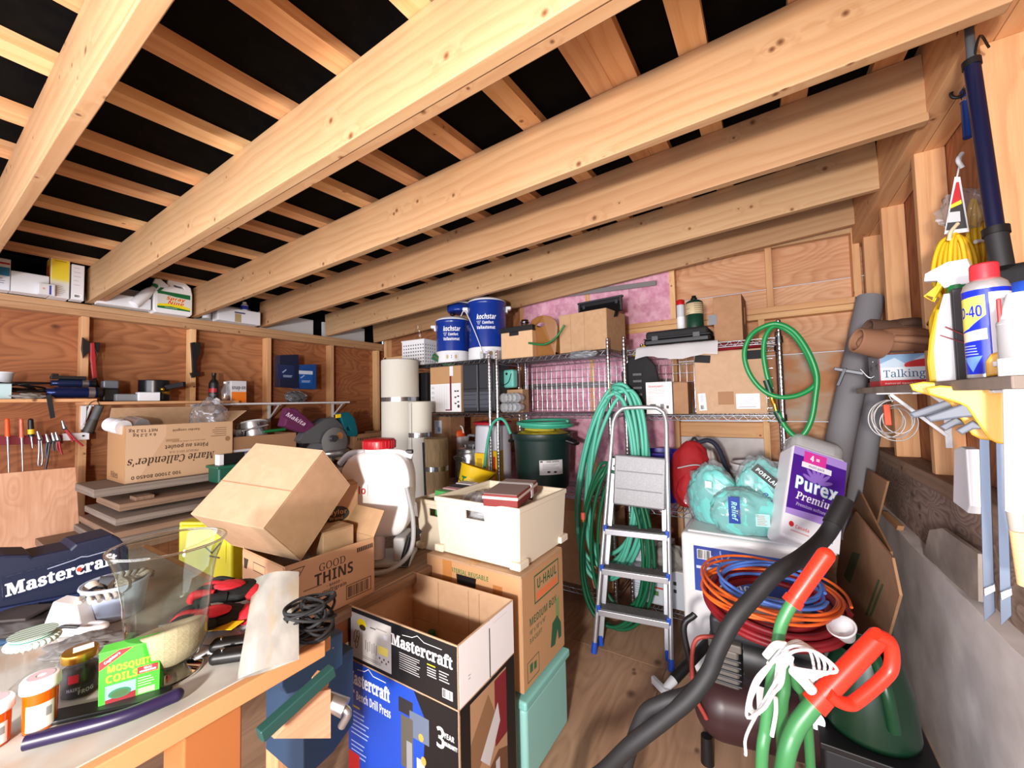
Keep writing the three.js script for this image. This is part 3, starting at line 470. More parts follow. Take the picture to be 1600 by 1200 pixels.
// --- middle shelf
{
  const y = MID[0] + 0.003, bw = onZ(644, 630, -2.7).x, bw2 = onZ(673, 630, -2.7).x;
  const bb = thing('black_case', 'plain black upright case behind the tall white carpet roll', 'case', [(bw + bw2) / 2, y, -2.76]);
  M('case_body', rbx(bw2 - bw + 0.06, 0.36, 0.28, 0.012), BLACKMATTE, bb, [0, 0.18, 0]); M('seam', bx(bw2 - bw + 0.064, 0.006, 0.284), CHARCOAL, bb, [0, 0.22, 0]);
  const a0 = onZ(673, 640, -2.6).x, a1 = onZ(721, 640, -2.6).x, w = a1 - a0, h = 0.395;
  const pm = print(320, 448, (g, W, Hh) => { fill(g, '#b98f62', 0, 0, W, 170); fill(g, '#e6e6e6', 0, 170, W, Hh - 170); fill(g, '#6d0f2a', 208, 95, 18, 340); fill(g, '#6d0f2a', 160, 425, 66, 12); fill(g, '#e6e6e6', 208, 0, 36, 95); for (let i = 0; i < 6; i++) fill(g, '#c8c8cc', 45 + i * 26, 180, 2, 240); for (let i = 0; i < 4; i++) lines(g, 12, 195 + i * 50, 30, 3, 9, 3, '#777'); for (const [x, yy] of [[255, 240], [280, 240], [255, 300], [283, 290], [255, 360], [283, 345]]) fill(g, '#33343a', x, yy, 20, 14); oval(g, 295, 395, 12, 16, '#333'); }, 0.7);
  const c = carton('label_carton', 'white printed carton with tan top and maroon stripe on the wire rack', { pos: [(a0 + a1) / 2, y, -2.72], w, h, d: 0.24, mat: CARD[1], prints: [['+z', pm]], tape: false });
  const gb = onZ(695, 566, -2.66), gt = thing('green_box', 'flat green box with gold edge tilted on the white printed carton', 'box', [gb.x - 0.01, y + h + 0.055, -2.7], 0.1); gt.rotation.set(0.1, 0.2, -0.5, 'YXZ');
  M('box_body', bx(0.23, 0.055, 0.16, 0.004), mat('#0f5a34', 0.35), gt); M('gold_edge', bx(0.2, 0.006, 0.162), BRASS, gt, [0, 0.005, 0]); M('printed_top', bx(0.2, 0.003, 0.13), mat('#caa26a', 0.5), gt, [0, 0.028, 0]);
  const c0 = onZ(721, 640, -2.6).x + 0.005, c1 = onZ(773, 640, -2.6).x, hw = (c1 - c0) / 2;
  for (let i = 0; i < 2; i++) {
    const t = thing('drawer_cabinet', ['dark grey tool case standing beside the printed carton', 'dark grey tool case standing behind the chrome rack posts'][i], 'case', [c0 + hw * (i + 0.5), y, -2.72], 0, 'dark grey tool cases');
    M('case_body', rbx(hw - 0.006, 0.4, 0.22, 0.014), CHARCOAL, t, [0, 0.2, 0]); M('front_panel', rbx(hw - 0.03, 0.13, 0.008, 0.003), mat('#4a4e58', 0.4), t, [0, 0.1, 0.112]);
    M('panel_rib', merge([0, 1, 2].map(k => move(bx(hw - 0.035, 0.004, 0.004), 0, 0.06 + 0.04 * k, 0.118))), CHARCOAL, t); M('upper_groove', bx(hw - 0.03, 0.006, 0.004), BLACK, t, [0, 0.19, 0.112]);
    M('handle', tube([[-0.05, 0.398, 0], [-0.045, 0.425, 0], [0.045, 0.425, 0], [0.05, 0.398, 0]], 0.009, 20, 8), BLACK, t);
  }
  const t0 = onZ(792, 593, -2.74); const tl = thing('teal_pouch', 'teal vinyl pouch with a cord on the plastic cup stack', 'bag', [t0.x, MID[1] + 0.2, -2.78], -0.1);
  M('pouch', rbx(0.13, 0.15, 0.07, 0.02), TEAL, tl, [0, 0.08, 0]); M('cord', tube([[0.05, 0.12, 0.04], [0.02, 0.05, 0.045], [-0.05, 0.02, 0.045]], 0.003, 20, 6), BLACK, tl); M('snap', cyl(0.01, 0.01, 0.006, 14), BLACK, tl, [0, 0.12, 0.037], [1.57, 0, 0]);
  const cp = onZ(797, 635, -2.66); const pk = thing('cup_pack', 'clear pack of stacked plastic cups lying beside the rack post', 'cups', [cp.x, MID[1] + 0.08, -2.72], 0.1);
  for (let i = 0; i < 4; i++) for (let j = 0; j < 2; j++) M('cup', turn(lathe([[0.0001, 0], [0.03, 0], [0.038, 0.09], [0.04, 0.09], [0.031, 0.0]], 18), Math.PI / 2, 0, 0), MILKY, pk, [-0.055 + 0.036 * i, -0.035 + 0.075 * j, -0.02]);
  const tb = thing('brown_carton', 'small brown carton under the teal pouch behind the cups', 'box', [cp.x - 0.04, MID[1], -2.84]); M('box_body', bx(0.16, 0.19, 0.1), CARD[0], tb, [0, 0.095, 0]); M('flap_seam', bx(0.16, 0.002, 0.004), CARD[2], tb, [0, 0.191, 0]);
  // right unit
  const y2 = MID[2] + 0.003, s = onZ(1001, 600, -2.74); const sc = thing('saw_case', 'black moulded tool case with yellow strap on the middle wire shelf', 'case', [s.x, y2, -2.78], 0.25);
  M('case_body', ext([[-0.11, 0], [0.09, 0], [0.11, 0.14], [0.08, 0.3], [0.03, 0.36], [-0.06, 0.36], [-0.12, 0.26]], 0.12, 0.012), BLACKMATTE, sc, [0, 0.014, 0]); M('ribbed_panel', merge([0, 1, 2, 3, 4].map(k => move(bx(0.06, 0.02, 0.008), -0.03, 0.08 + 0.045 * k, 0.078))), CHARCOAL, sc);
  M('yellow_strap', tube([[-0.05, 0.37, 0.03], [-0.03, 0.42, 0.02], [0.02, 0.45, 0.01], [0.05, 0.47, 0.0]], 0.014, 20, 6), mat('#b9a116', 0.6), sc);
  const h0 = onZ(1010, 642, -2.58).x, h1 = onZ(1051, 642, -2.58).x, h2 = onZ(1075, 642, -2.58).x;
  carton('device_box', 'white product box with red lettering and small pictures on the rack', { pos: [(h0 + h1) / 2, y2, -2.655], w: h1 - h0, h: 0.195, d: 0.14, mat: WHITECARD, tape: false, prints: [['+z', print(256, 256, (g, W, Hh) => { fill(g, '#ececec', 0, 0, W, Hh); text(g, 'Honeywell', 22, 26, 30, '#c8242c'); lines(g, 20, 56, 190, 3, 14, 4, '#d79c9e'); lines(g, 20, 108, 70, 4, 16, 3, '#bbb'); lines(g, 132, 108, 90, 4, 16, 3, '#bbb'); fill(g, '#555', 34, 176, 60, 44); fill(g, '#777', 140, 176, 36, 40); fill(g, '#444', 200, 190, 24, 24); })]] });
  carton('brown_box', 'small brown box directly right of the white product box', { pos: [(h1 + h2) / 2 + 0.003, y2, -2.67], w: h2 - h1 - 0.004, h: 0.19, d: 0.15, mat: CARD[2], tape: false });
  const b0 = onZ(1088, 644, -2.6).x, b1 = 0.0; const big = carton('taped_carton', 'big brown carton with black tape and white labels on the rack', { pos: [(b0 + b1) / 2, y2, -2.77], w: b1 - b0, h: 0.36, d: 0.33, mat: CARD[1], tape: false });
  const W = b1 - b0; stick(big, 'black_tape', BLACKMATTE, 0.085, 0.045, '+z', -W / 2 + 0.045, 0.325, 0.167).rotation.z = -0.12; stick(big, 'black_tape', BLACKMATTE, 0.1, 0.05, '+z', W / 2 - 0.05, 0.33, 0.167);
  stick(big, 'bar_code_label', print(64, 160, (g, w, h) => { fill(g, '#e9e9ee', 0, 0, w, h); lines(g, 18, 14, 30, 8, 9, 4, '#7a86c0'); barcode(g, 12, 110, 36, 40); }), 0.04, 0.1, '+z', -W / 2 + 0.035, 0.07, 0.1665).rotation.z = 0.06;
  stick(big, 'shipping_label', print(160, 128, (g, w, h) => { fill(g, '#e6e6ea', 0, 0, w, h); lines(g, 14, 18, 120, 5, 16, 4, '#a9adb8'); lines(g, 14, 110, 120, 1, 16, 5, '#666'); }), 0.115, 0.085, '+z', W / 2 - 0.09, 0.07, 0.1665); stick(big, 'torn_patch', CARD[2], 0.08, 0.075, '+z', -0.02, 0.09, 0.1664);
  const rc = onZ(1135, 541, -2.72); solo('red_cloth', 'crumpled red cloth lying on top of the big taped carton', 'cloth', lump(0.2, 0.07, 0.1, 9, 0.4, 3), mat('#8f1220', 0.8), [rc.x, y2 + 0.364, -2.76]);
}
// --- green air hose hung from the right rack post
{
  const pts = [[1112, 618], [1105, 605], [1102, 580], [1094, 560], [1110, 530]];
  const L = [];
  const loop = (cx, cy, rx, ry, z, a0, a1, n, tilt = 0) => { for (let i = 0; i <= n; i++) { const a = a0 + (a1 - a0) * i / n; L.push(onZ(cx + rx * Math.cos(a) + tilt * Math.sin(a), cy + ry * Math.sin(a), z + 0.012 * Math.sin(a * 1.3))); } };
  L.push(onZ(1204, 606, -2.5), onZ(1197, 580, -2.5), onZ(1193, 550, -2.5), onZ(1197, 524, -2.5), onZ(1212, 509, -2.505));
  L.push(onZ(1238, 522, -2.505), onZ(1260, 552, -2.5), onZ(1275, 590, -2.5), onZ(1270, 605, -2.5), onZ(1245, 618, -2.495), onZ(1215, 620, -2.49), onZ(1190, 608, -2.49), onZ(1170, 582, -2.485), onZ(1163, 552, -2.485), onZ(1172, 526, -2.485), onZ(1190, 512, -2.49), onZ(1214, 506, -2.49), onZ(1240, 518, -2.485), onZ(1262, 548, -2.48), onZ(1276, 585, -2.48), onZ(1274, 620, -2.48), onZ(1268, 655, -2.48), onZ(1256, 678, -2.48), onZ(1243, 682, -2.48), onZ(1228, 668, -2.48), onZ(1218, 650, -2.48), onZ(1213, 642, -2.485));
  const t = thing('air_hose', 'bright green air hose with brass fittings looped over the rack post', 'hose', [0, 0, 0]);
  M('hose', tube(L, 0.0125, 220, 10), mat('#178a47', 0.35), t);
  M('spring_guard', merge([tube([onZ(1197, 594, -2.497), onZ(1204, 614, -2.497)], 0.016, 8, 10), tube([onZ(1213, 643, -2.485), onZ(1222, 660, -2.48)], 0.0155, 8, 10)]), DGREEN, t);
  M('brass_fitting', merge([rod(onZ(1204, 614, -2.497), onZ(1207, 626, -2.495), 0.011, 0.011, 8), rod(onZ(1207, 625, -2.495), onZ(1210, 632, -2.49), 0.014, 0.014, 6), rod(onZ(1210, 631, -2.49), onZ(1213, 643, -2.485), 0.012, 0.009, 8)]), BRASS, t);
}
// ---------- things along the left wall ----------
// outline given in picture points, laid out on an upright plane across x (or z), with its own thickness
function traceX(pts, X, t, bevel = 0.002, holes = []) { const f = a => a.map(p => { const q = onX(p[0], p[1], X); return [-q.z, q.y]; }); const g = ext(f(pts), t, bevel, holes.map(f)); return turn(g, 0, Math.PI / 2, 0).translate(X, 0, 0); }
function traceZ(pts, Z, t, bevel = 0.002, holes = []) { const f = a => a.map(p => { const q = onZ(p[0], p[1], Z); return [q.x, q.y]; }); return ext(f(pts), t, bevel, holes.map(f)).translate(0, 0, Z); }
const pulled = (g, name, label, cat, m, group) => { g.computeBoundingBox(); const b = g.boundingBox, c = V((b.min.x + b.max.x) / 2, b.min.y, (b.min.z + b.max.z) / 2); g.translate(-c.x, -c.y, -c.z); return solo(name, label, cat, g, m, c, null, group); };
function based(o, p) { for (const c of o.children) c.position.sub(p); o.position.copy(p); return o; }   // put a thing's origin at its base
{ // items on the top plate between the rafters
  const X = -3.9, Y = 2.153;
  const span = (name, label, x0, x1, ytop, dx, m, prints) => { const a = onX(x0, 470, X), b = onX(x1, 470, X), h = onX((x0 + x1) / 2, ytop, X).y - Y, w = Math.max(0.02, a.z - b.z); return carton(name, label, { pos: [X - dx / 2, Y, (a.z + b.z) / 2], yaw: Math.PI / 2, w, h, d: dx, mat: m, tape: false, prints }); };
  span('blue_carton', 'white box with blue top band at far left of wall plate', -14, 15, 404, 0.1, WHITECARD, [['+z', print(96, 160, (g, w, h) => { fill(g, '#d9dde4', 0, 0, w, h); fill(g, '#1f7fae', 0, 40, w, 46); fill(g, '#b8233a', 0, 14, w, 10); lines(g, 10, 100, 60, 3, 12, 4, '#8890a0'); })]]);
  span('long_white_box', 'long low white box between the blue box and yellow box', 16, 76, 428, 0.09, WHITECARD);
  span('small_white_box', 'small white box with a blue stripe beside the yellow box', 58, 84, 446, 0.03, WHITECARD, [['+z', print(96, 96, (g, w, h) => { fill(g, '#d5d3cf', 0, 0, w, h); fill(g, '#3340a0', 62, 0, 14, h); fill(g, '#c99', 20, 30, 16, 20); })]]).position.x += 0.035;
  span('yellow_box', 'tall yellow and white box standing on the wall plate', 78, 108, 405, 0.12, WHITECARD, [['+z', print(128, 256, (g, w, h) => { const q = g.createLinearGradient(0, 0, 0, h); q.addColorStop(0, '#e6c818'); q.addColorStop(0.5, '#e8d33a'); q.addColorStop(0.62, '#e0ddd2'); q.addColorStop(1, '#d9d9da'); fill(g, q, 0, 0, w, h); fill(g, '#9a8f1c', 20, 8, 88, 5); lines(g, 14, 180, 90, 5, 12, 3, '#999'); })], ['-x', print(64, 128, (g, w, h) => { fill(g, '#caa614', 0, 0, w, h); fill(g, '#b5441c', 10, 20, 44, 40); })]]);
  span('white_box', 'tall plain white box beside the first rafter end', 111, 131, 415, 0.08, WHITECARD, [['+z', print(64, 160, (g, w, h) => { fill(g, '#dfdfe3', 0, 0, w, h); lines(g, 8, 10, 40, 5, 20, 3, '#b5b5bd'); barcode(g, 14, 138, 36, 12); })]]);
  span('white_packet', 'flat white packet lying behind the leaning spray bottle', 152, 236, 462, 0.07, WHITECARD);
  span('taped_box', 'white box with a brown tape patch between two rafters', 341, 407, 484, 0.11, WHITECARD, [['+z', print(256, 128, (g, w, h) => { fill(g, '#dcdde2', 0, 0, w, h); fill(g, '#aa9468', 96, 40, 40, 88); fill(g, '#343a66', 94, 22, 66, 14); })]]);
  { const a = onX(382, 480, X - 0.05), z = a.z, y = onX(375, 484, X).y + 0.005, t = thing('blue_bottle', 'small white bottle with blue label on the taped white box', 'bottle', [X - 0.05, y, z]); M('bottle_body', lathe([[0.0001, 0], [0.028, 0], [0.03, 0.01], [0.03, 0.05], [0.02, 0.062], [0.0001, 0.062]], 20), WHITE, t); M('label', wrap(0.0304, 0.035, 3), mat('#2c3fb0', 0.4), t, [0, 0.028, 0], [0, 1.2, 0]); M('cap', cyl(0.016, 0.018, 0.02, 16), WHITE, t, [0, 0.072, 0]); }
  { const a = onX(322, 500, X - 0.03); const t = thing('white_jar', 'small white jar half hidden beside the taped white box', 'jar', [X - 0.02, Y, a.z]); M('jar_body', cyl(0.03, 0.03, 0.07, 20), LGREY, t, [0, 0.035, 0]); M('lid', cyl(0.032, 0.032, 0.016, 20), WHITE, t, [0, 0.08, 0]); }
  { // cleaner jug and the spray bottle leaning on it
    const z0 = onX(239, 490, -3.93).z, z1 = onX(296, 492, -3.93).z, w = z0 - z1, h = onX(268, 440, -3.93).y - Y, zc = (z0 + z1) / 2;
    const t = thing('cleaner_jug', 'white cleaner jug with green, red and yellow label', 'jug', [-3.96, Y, zc], Math.PI / 2);
    M('jug_body', ext([[-w / 2 + 0.01, 0], [w / 2 - 0.01, 0], [w / 2, 0.012], [w / 2, h * 0.66], [w / 2 - 0.01, h * 0.86], [w * 0.3, h * 0.98], [-w * 0.12, h], [-w * 0.16, h * 0.78], [-w / 2 + 0.006, h * 0.74], [-w / 2, h * 0.7], [-w / 2, 0.012]], 0.11, 0.008, [[[-w * 0.02, h * 0.8], [w * 0.33, h * 0.78], [w * 0.28, h * 0.9], [-w * 0.02, h * 0.92]]]), WHITE, t);
    M('neck', cyl(0.022, 0.026, 0.05, 20), WHITE, t, [-w * 0.31, h * 0.78, 0]); M('cap', cyl(0.026, 0.026, 0.03, 20), GREEN, t, [-w * 0.31, h * 0.9, 0]);
    const lb = print(320, 256, (g, W, Hh) => { fill(g, '#d9d9d4', 0, 0, W, Hh); fill(g, '#0e6a38', 0, 0, W, 44); poly(g, [[0, 44], [80, 44], [170, 60], [320, 70], [320, 44]], '#0e6a38'); poly(g, [[0, 196], [110, 170], [210, 168], [320, 205], [320, 240], [0, 226]], '#e8d51c'); poly(g, [[0, 226], [130, 214], [320, 236], [320, 256], [0, 256]], '#0e6a38'); text(g, 'Spray', 172, 92, 68, '#d8281c', { align: 'center', style: 'italic bold', stroke: '#f4e27a', lw: 6 }); text(g, 'Nine', 172, 158, 70, '#d8281c', { align: 'center', style: 'italic bold', stroke: '#f4e27a', lw: 6 }); lines(g, 70, 232, 120, 1, 9, 6, '#c8dcc8'); }, 0.35);
    stick(t, 'printed_label', lb, w * 0.9, h * 0.52, '+z', 0.004, h * 0.37, 0.0645);
    const b = thing('spray_bottle', 'white spray bottle with green trigger leaning on the cleaner jug', 'bottle', [-3.9, Y + 0.02, onX(208, 484, -3.9).z], Math.PI / 2); b.rotation.set(0, Math.PI / 2, -0.62, 'YXZ');
    M('bottle_body', lathe([[0.0001, 0], [0.03, 0], [0.034, 0.01], [0.034, 0.12], [0.026, 0.16], [0.014, 0.185], [0.014, 0.2], [0.0001, 0.2]], 24), WHITE, b); M('collar', cyl(0.018, 0.018, 0.025, 18), GREEN, b, [0, 0.21, 0]);
    const hd = M('spray_head', ext([[-0.02, 0], [0.02, 0], [0.055, 0.03], [0.055, 0.045], [-0.01, 0.05], [-0.03, 0.03]], 0.022, 0.003), WHITE, b, [0, 0.222, 0]); M('trigger', ext([[0.03, 0.02], [0.045, 0.02], [0.04, -0.03], [0.03, -0.035]], 0.012, 0.002), GREEN, hd);
  }
}
{ // wall shelf boards with brackets
  const t = thing('wall_shelf', 'long narrow wall shelf of wooden and white boards on white brackets', 'shelf', [-4, 1.43, -1.3]);
  const bd = (z0, z1, y, m, th = 0.02) => M('shelf_board', bx(0.255, th, z0 - z1, 0.002, 'z'), m, t, [0.128, y - th / 2 - 1.43, (z0 + z1) / 2 + 1.3]);
  bd(0.4, -0.755, 1.482, STRIP[0]); bd(-0.70, -1.6, 1.462, STRIP[1]); bd(-1.55, -2.66, 1.441, WHITE, 0.016);
  [[-0.74, 1.44], [-1.365, 1.44], [-1.965, 1.423], [-2.625, 1.423]].forEach(([z, y]) => { M('bracket', merge([move(bx(0.006, 0.16, 0.028, 0.002), 0.004, -0.08, 0), move(bx(0.2, 0.006, 0.026, 0.002), 0.1, 0, 0), bar([0.006, -0.13, 0], [0.17, -0.006, 0], 0.012, 0.012)]), WHITE, t, [0, y - 1.434, z + 1.3]); });
}
const SH = z => z > -0.73 ? 1.483 : z > -1.57 ? 1.463 : 1.442;
const shp = (px, dx = 0) => { const a = onX(px, 622, -3.87 + dx); a.y = SH(a.z) + 0.001; return a; };
{
  const g1 = shp(4), c = thing('paper_cup', 'grey white cup standing at the left end of the wall shelf', 'cup', [g1.x, g1.y + 0.06, g1.z]); M('cup_wall', lathe([[0.0001, 0], [0.028, 0], [0.042, 0.1], [0.045, 0.102], [0.04, 0.1], [0.026, 0.004]], 24), LGREY, c); M('rim', turn(new THREE.TorusGeometry(0.042, 0.004, 8, 24), 1.57, 0, 0), WHITE, c, [0, 0.1, 0]);
  const g2 = shp(4, 0.06); const cb = carton('teal_box', 'pale teal and white box under the cup on wall shelf', { pos: [g2.x - 0.02, g2.y, g2.z + 0.02], yaw: Math.PI / 2, w: 0.1, h: 0.085, d: 0.1, mat: mat('#bcd8da', 0.6), tape: false });
  // crumpled rag, black cables
  const r = shp(42, 0.05); solo('rag', 'crumpled pale grey rag under black cables on the shelf', 'cloth', lump(0.06, 0.035, 0.09, 3, 0.4, 4), mat('#9a938a', 0.9), [r.x, r.y, r.z]);
  const q = shp(40, 0.0), pts = []; for (let i = 0; i < 46; i++) { const a = i * 0.75; pts.push(V(q.x + 0.05 * Math.sin(a * 1.1), q.y + 0.075 + 0.03 * Math.sin(a * 0.37), q.z + (0.075 + 0.03 * Math.sin(a * 0.3)) * Math.cos(a))); }
  solo('black_cable', 'tangled black cable heaped on the grey rag', 'cable', tube(pts, 0.006, 240, 6), BLACK);
  // two blue pump bodies
  const tubeAt = (px0, px1, lift, X, r, label, nm) => { const a = onX(px0, 615, X), b = onX(px1, 615, X), y = SH(a.z) + lift, L = a.z - b.z; const t = thing('air_pump', label, 'pump', [X, y, (a.z + b.z) / 2]); M('pump_body', turn(lathe([[0.0001, -L / 2], [r * 0.8, -L / 2], [r, -L / 2 + 0.01], [r, L / 2 - 0.04], [r * 0.7, L / 2 - 0.03], [r * 0.7, L / 2], [0.0001, L / 2]], 24), Math.PI / 2, 0, 0), nm, t); M('steel_band', turn(cyl(r * 1.03, r * 1.03, 0.03, 24), Math.PI / 2, 0, 0), STEEL, t, [0, 0, -L / 2 + 0.03]); M('end_cap', turn(cyl(r * 1.02, r * 0.9, 0.025, 24), Math.PI / 2, 0, 0), BLACK, t, [0, 0, -L / 2 - 0.01]); return t; };
  tubeAt(72, 152, 0.042, -3.82, 0.036, 'navy blue metal cylinder lying at the front of the wall shelf', mat('#1b2a5c', 0.22, { metalness: 0.5 })); tubeAt(78, 142, 0.105, -3.9, 0.026, 'slimmer navy cylinder lying on the thicker blue one', mat('#27365f', 0.25, { metalness: 0.5 }));
  const bt = onX(107, 594, -3.9); solo('black_bracket', 'flat black block on top of the slim navy cylinder', 'block', merge([move(bx(0.04, 0.022, 0.16), 0, 0, 0), move(bx(0.02, 0.03, 0.03), 0, 0.01, 0.06)]), BLACK, [bt.x, SH(bt.z) + 0.142, bt.z]);
  pulled(traceX([[72, 618], [80, 616], [86, 652], [79, 654]], -3.73, 0.003, 0.001), 'black_strap', 'black webbing strap hanging over the shelf edge', 'strap', BLACKMATTE);
  // hatchet on the first stud
  const X = -3.975, t = thing('hatchet', 'black headed hatchet with red handle hung on the stud', 'axe', [0, 0, 0]);
  M('axe_head', traceX([[129, 528], [136, 534], [143, 536], [155, 536], [154, 549], [144, 551], [137, 549], [130, 559], [128, 545]], X, 0.018, 0.003), BLACK, t); M('handle', traceX([[142, 537], [146, 536], [148, 560], [149, 590], [145, 591], [142, 560]], X + 0.012, 0.016, 0.004), mat('#a8262b', 0.4), t);
  M('dark_grip', traceX([[145, 590], [150, 590], [152, 600], [160, 612], [158, 616], [149, 606]], X + 0.012, 0.016, 0.003), BLACKMATTE, t); M('wire_loop', tube([[149, 546], [153, 556], [150, 566], [144, 570], [139, 566]].map(p => onX(p[0], p[1], X + 0.02)), 0.002, 24, 6), BLACK, t); based(t, onX(146, 616, X));
  const f = thing('flashlight', 'dark grey ribbed flashlight hanging at an angle under the shelf', 'flashlight', [0, 0, 0]), p0 = onX(156, 634, -3.74), p1 = onX(137, 676, -3.76); M('barrel', merge([rod(p0, p0.clone().lerp(p1, 0.55), 0.022, 0.022, 16)]), DGREY, f); M('head', rod(p0.clone().lerp(p1, 0.5), p1, 0.023, 0.031, 18), mat('#38352f', 0.5), f); M('lens_rim', rod(p1.clone().lerp(p0, 0.05), p1, 0.033, 0.033, 18), BLACK, f); M('lanyard', tube([p0, onX(150, 626, -3.74), onX(138, 634, -3.74), onX(134, 660, -3.75)], 0.002, 20, 5), BLACK, f); based(f, p1);
  // tool rack: maroon strip, white strip
  const R = thing('tool_strip', 'maroon and white strip holding screwdrivers and pliers under shelf', 'tool rack', [0, 0, 0]); M('maroon_rail', traceX([[-10, 682], [98, 680], [98, 692], [-10, 695]], -3.97, 0.03), MAROON, R); M('white_rail', traceX([[98, 678], [138, 676], [138, 686], [98, 688]], -3.965, 0.03), WHITE, R); M('screw', move(turn(cyl(0.006, 0.006, 0.005, 12), 0, 0, 1.57), ...onX(130, 681, -3.945).toArray()), BLACK, R); based(R, onX(50, 690, -3.97));
  const drv = (px, top, mid, bot, wpx, m, label, two) => { const X = -3.93, t = thing('screwdriver', label, 'screwdriver', [0, 0, 0], 0), a = onX(px, top, X), b = onX(px + 1, mid, X), c = onX(px + 3, bot, X), r = Math.abs(onX(px - wpx / 2, mid, X).z - onX(px + wpx / 2, mid, X).z) / 2; M('handle', merge([rod(a, b, r * 0.85, r, 14), move(new THREE.SphereGeometry(r * 0.86, 14, 8), a.x, a.y, a.z)]), m, t); if (two) M('grip_band', rod(a.clone().lerp(b, 0.55), a.clone().lerp(b, 0.85), r * 1.04, r * 1.04, 14), two, t); M('blade', rod(b, c, 0.006, 0.004, 10), STEEL, t); based(t, c); };
  drv(11, 656, 682, 742, 9, ORANGE, 'orange handled screwdriver nearest the left edge of the rail'); drv(33, 656, 684, 738, 8, mat('#d8664a', 0.2), 'clear orange handled screwdriver, second along the maroon rail'); drv(48, 657, 682, 700, 11, BLACK, 'stubby yellow and black screwdriver on the maroon rail', mat('#e5c21c', 0.4));
  const pl = (pts1, pts2, hw, label, mh, mj) => { const t = thing('pliers', label, 'pliers', [0, 0, 0]), X = -3.92; M('handle', tube(pts1.map(p => onX(p[0], p[1], X)), hw, 16, 8), mh, t); M('handle', tube(pts2.map(p => onX(p[0], p[1], X - 0.006)), hw, 16, 8), mh, t); const a = onX(pts1[0][0], pts1[0][1], X), b = onX(pts2[0][0], pts2[0][1], X), m = a.clone().add(b).multiplyScalar(0.5); M('jaw', rod(m.clone().add(V(0, 0.05, 0.012)), m, 0.005, 0.012, 8), mj, t); M('pivot', move(turn(cyl(0.012, 0.012, 0.014, 14), 0, 0, 1.57), m.x, m.y, m.z), DARKSTEEL, t); based(t, onX(pts1[pts1.length - 1][0], pts1[pts1.length - 1][1], X)); };
  pl([[61, 686], [61, 706], [60, 726], [64, 728]], [[64, 686], [66, 708], [66, 722], [64, 728]], 0.005, 'looped grey steel pliers hanging first on the rail', STEEL, STEEL);
  pl([[78, 690], [75, 712], [71, 733]], [[74, 690], [72, 704], [73, 716]], 0.006, 'dark handled pliers hanging below the maroon rail', DARKSTEEL, STEEL); pl([[83, 688], [83, 698], [84, 704]], [[87, 688], [88, 698], [88, 704]], 0.005, 'small dark pliers in the middle of the tool rail', DARKSTEEL, STEEL);
  pl([[92, 686], [94, 700], [97, 710]], [[90, 688], [89, 698], [91, 704]], 0.006, 'short red handled pliers hanging on the maroon rail', mat('#9c1c24', 0.4), STEEL); pl([[101, 668], [115, 684], [130, 697]], [[101, 670], [108, 680], [114, 690]], 0.006, 'long nosed pliers with red handles across the white rail', mat('#a32630', 0.4), STEEL);
  // right part of the shelf
  const gb = shp(171), gj = thing('black_jar', 'dark clear topped jar standing on the wall shelf', 'jar', [gb.x, gb.y, gb.z], Math.PI / 2); M('jar_body', rbx(0.085, 0.09, 0.085, 0.01), BLACK, gj, [0, 0.046, 0]); M('clear_top', rbx(0.08, 0.055, 0.08, 0.01), new THREE.MeshPhysicalMaterial({ color: '#8a8f98', roughness: 0.1, transmission: 0.5, thickness: 0 }), gj, [0, 0.119, 0]);
  const g3 = shp(198, 0.05), s3 = thing('grey_case', 'small grey case beside the dark jar on wall shelf', 'case', [g3.x, g3.y, g3.z], Math.PI / 2); M('case_body', rbx(0.13, 0.05, 0.08, 0.006), GREY, s3, [0, 0.026, 0]); M('strap', bx(0.014, 0.056, 0.084), BLACK, s3, [0.058, 0.029, 0]);
  const g4 = shp(231, 0.08), s4 = thing('white_block', 'small white box in front of the black cooking pot', 'box', [g4.x, g4.y, g4.z], Math.PI / 2); M('block_body', bx(0.12, 0.062, 0.07), WHITE, s4, [0, 0.032, 0]); M('lid_edge', bx(0.122, 0.004, 0.072), LGREY, s4, [0, 0.062, 0]);
  const g5 = shp(241, -0.03), pt = thing('black_pot', 'black pot with long handle and brass fittings on shelf', 'pot', [g5.x, g5.y, g5.z], 0.55); M('pot_body', lathe([[0.0001, 0], [0.086, 0], [0.092, 0.01], [0.092, 0.15], [0.096, 0.156], [0.09, 0.158], [0.086, 0.15], [0.086, 0.02], [0.0001, 0.015]], 36), mat('#16181c', 0.28), pt); M('handle', bar([0.09, 0.10, 0], [0.23, 0.125, 0], 0.03, 0.035), BLACK, pt); M('brass_fitting', merge([move(turn(cyl(0.012, 0.012, 0.05, 12), 0, 0, 1.57), 0.1, 0.06, 0.02), move(new THREE.SphereGeometry(0.014, 12, 8), 0.09, 0.088, 0.03)]), BRASS, pt);
  // pruning saw on the second stud
  const sw = thing('folding_saw', 'black folding pruning saw hung on the second stud', 'saw', [0, 0, 0]); M('saw_handle', traceX([[298, 536], [304, 535], [307, 560], [306, 586], [301, 586], [300, 562]], -3.975, 0.014, 0.002), BLACK, sw); M('saw_blade', traceX([[306, 535], [313, 535], [312, 552], [307, 565]], -3.972, 0.006, 0.001), BLACK, sw); M('hook', traceX([[297, 583], [311, 581], [312, 587], [300, 590]], -3.965, 0.016, 0.002), BLACK, sw); based(sw, onX(304, 588, -3.975));
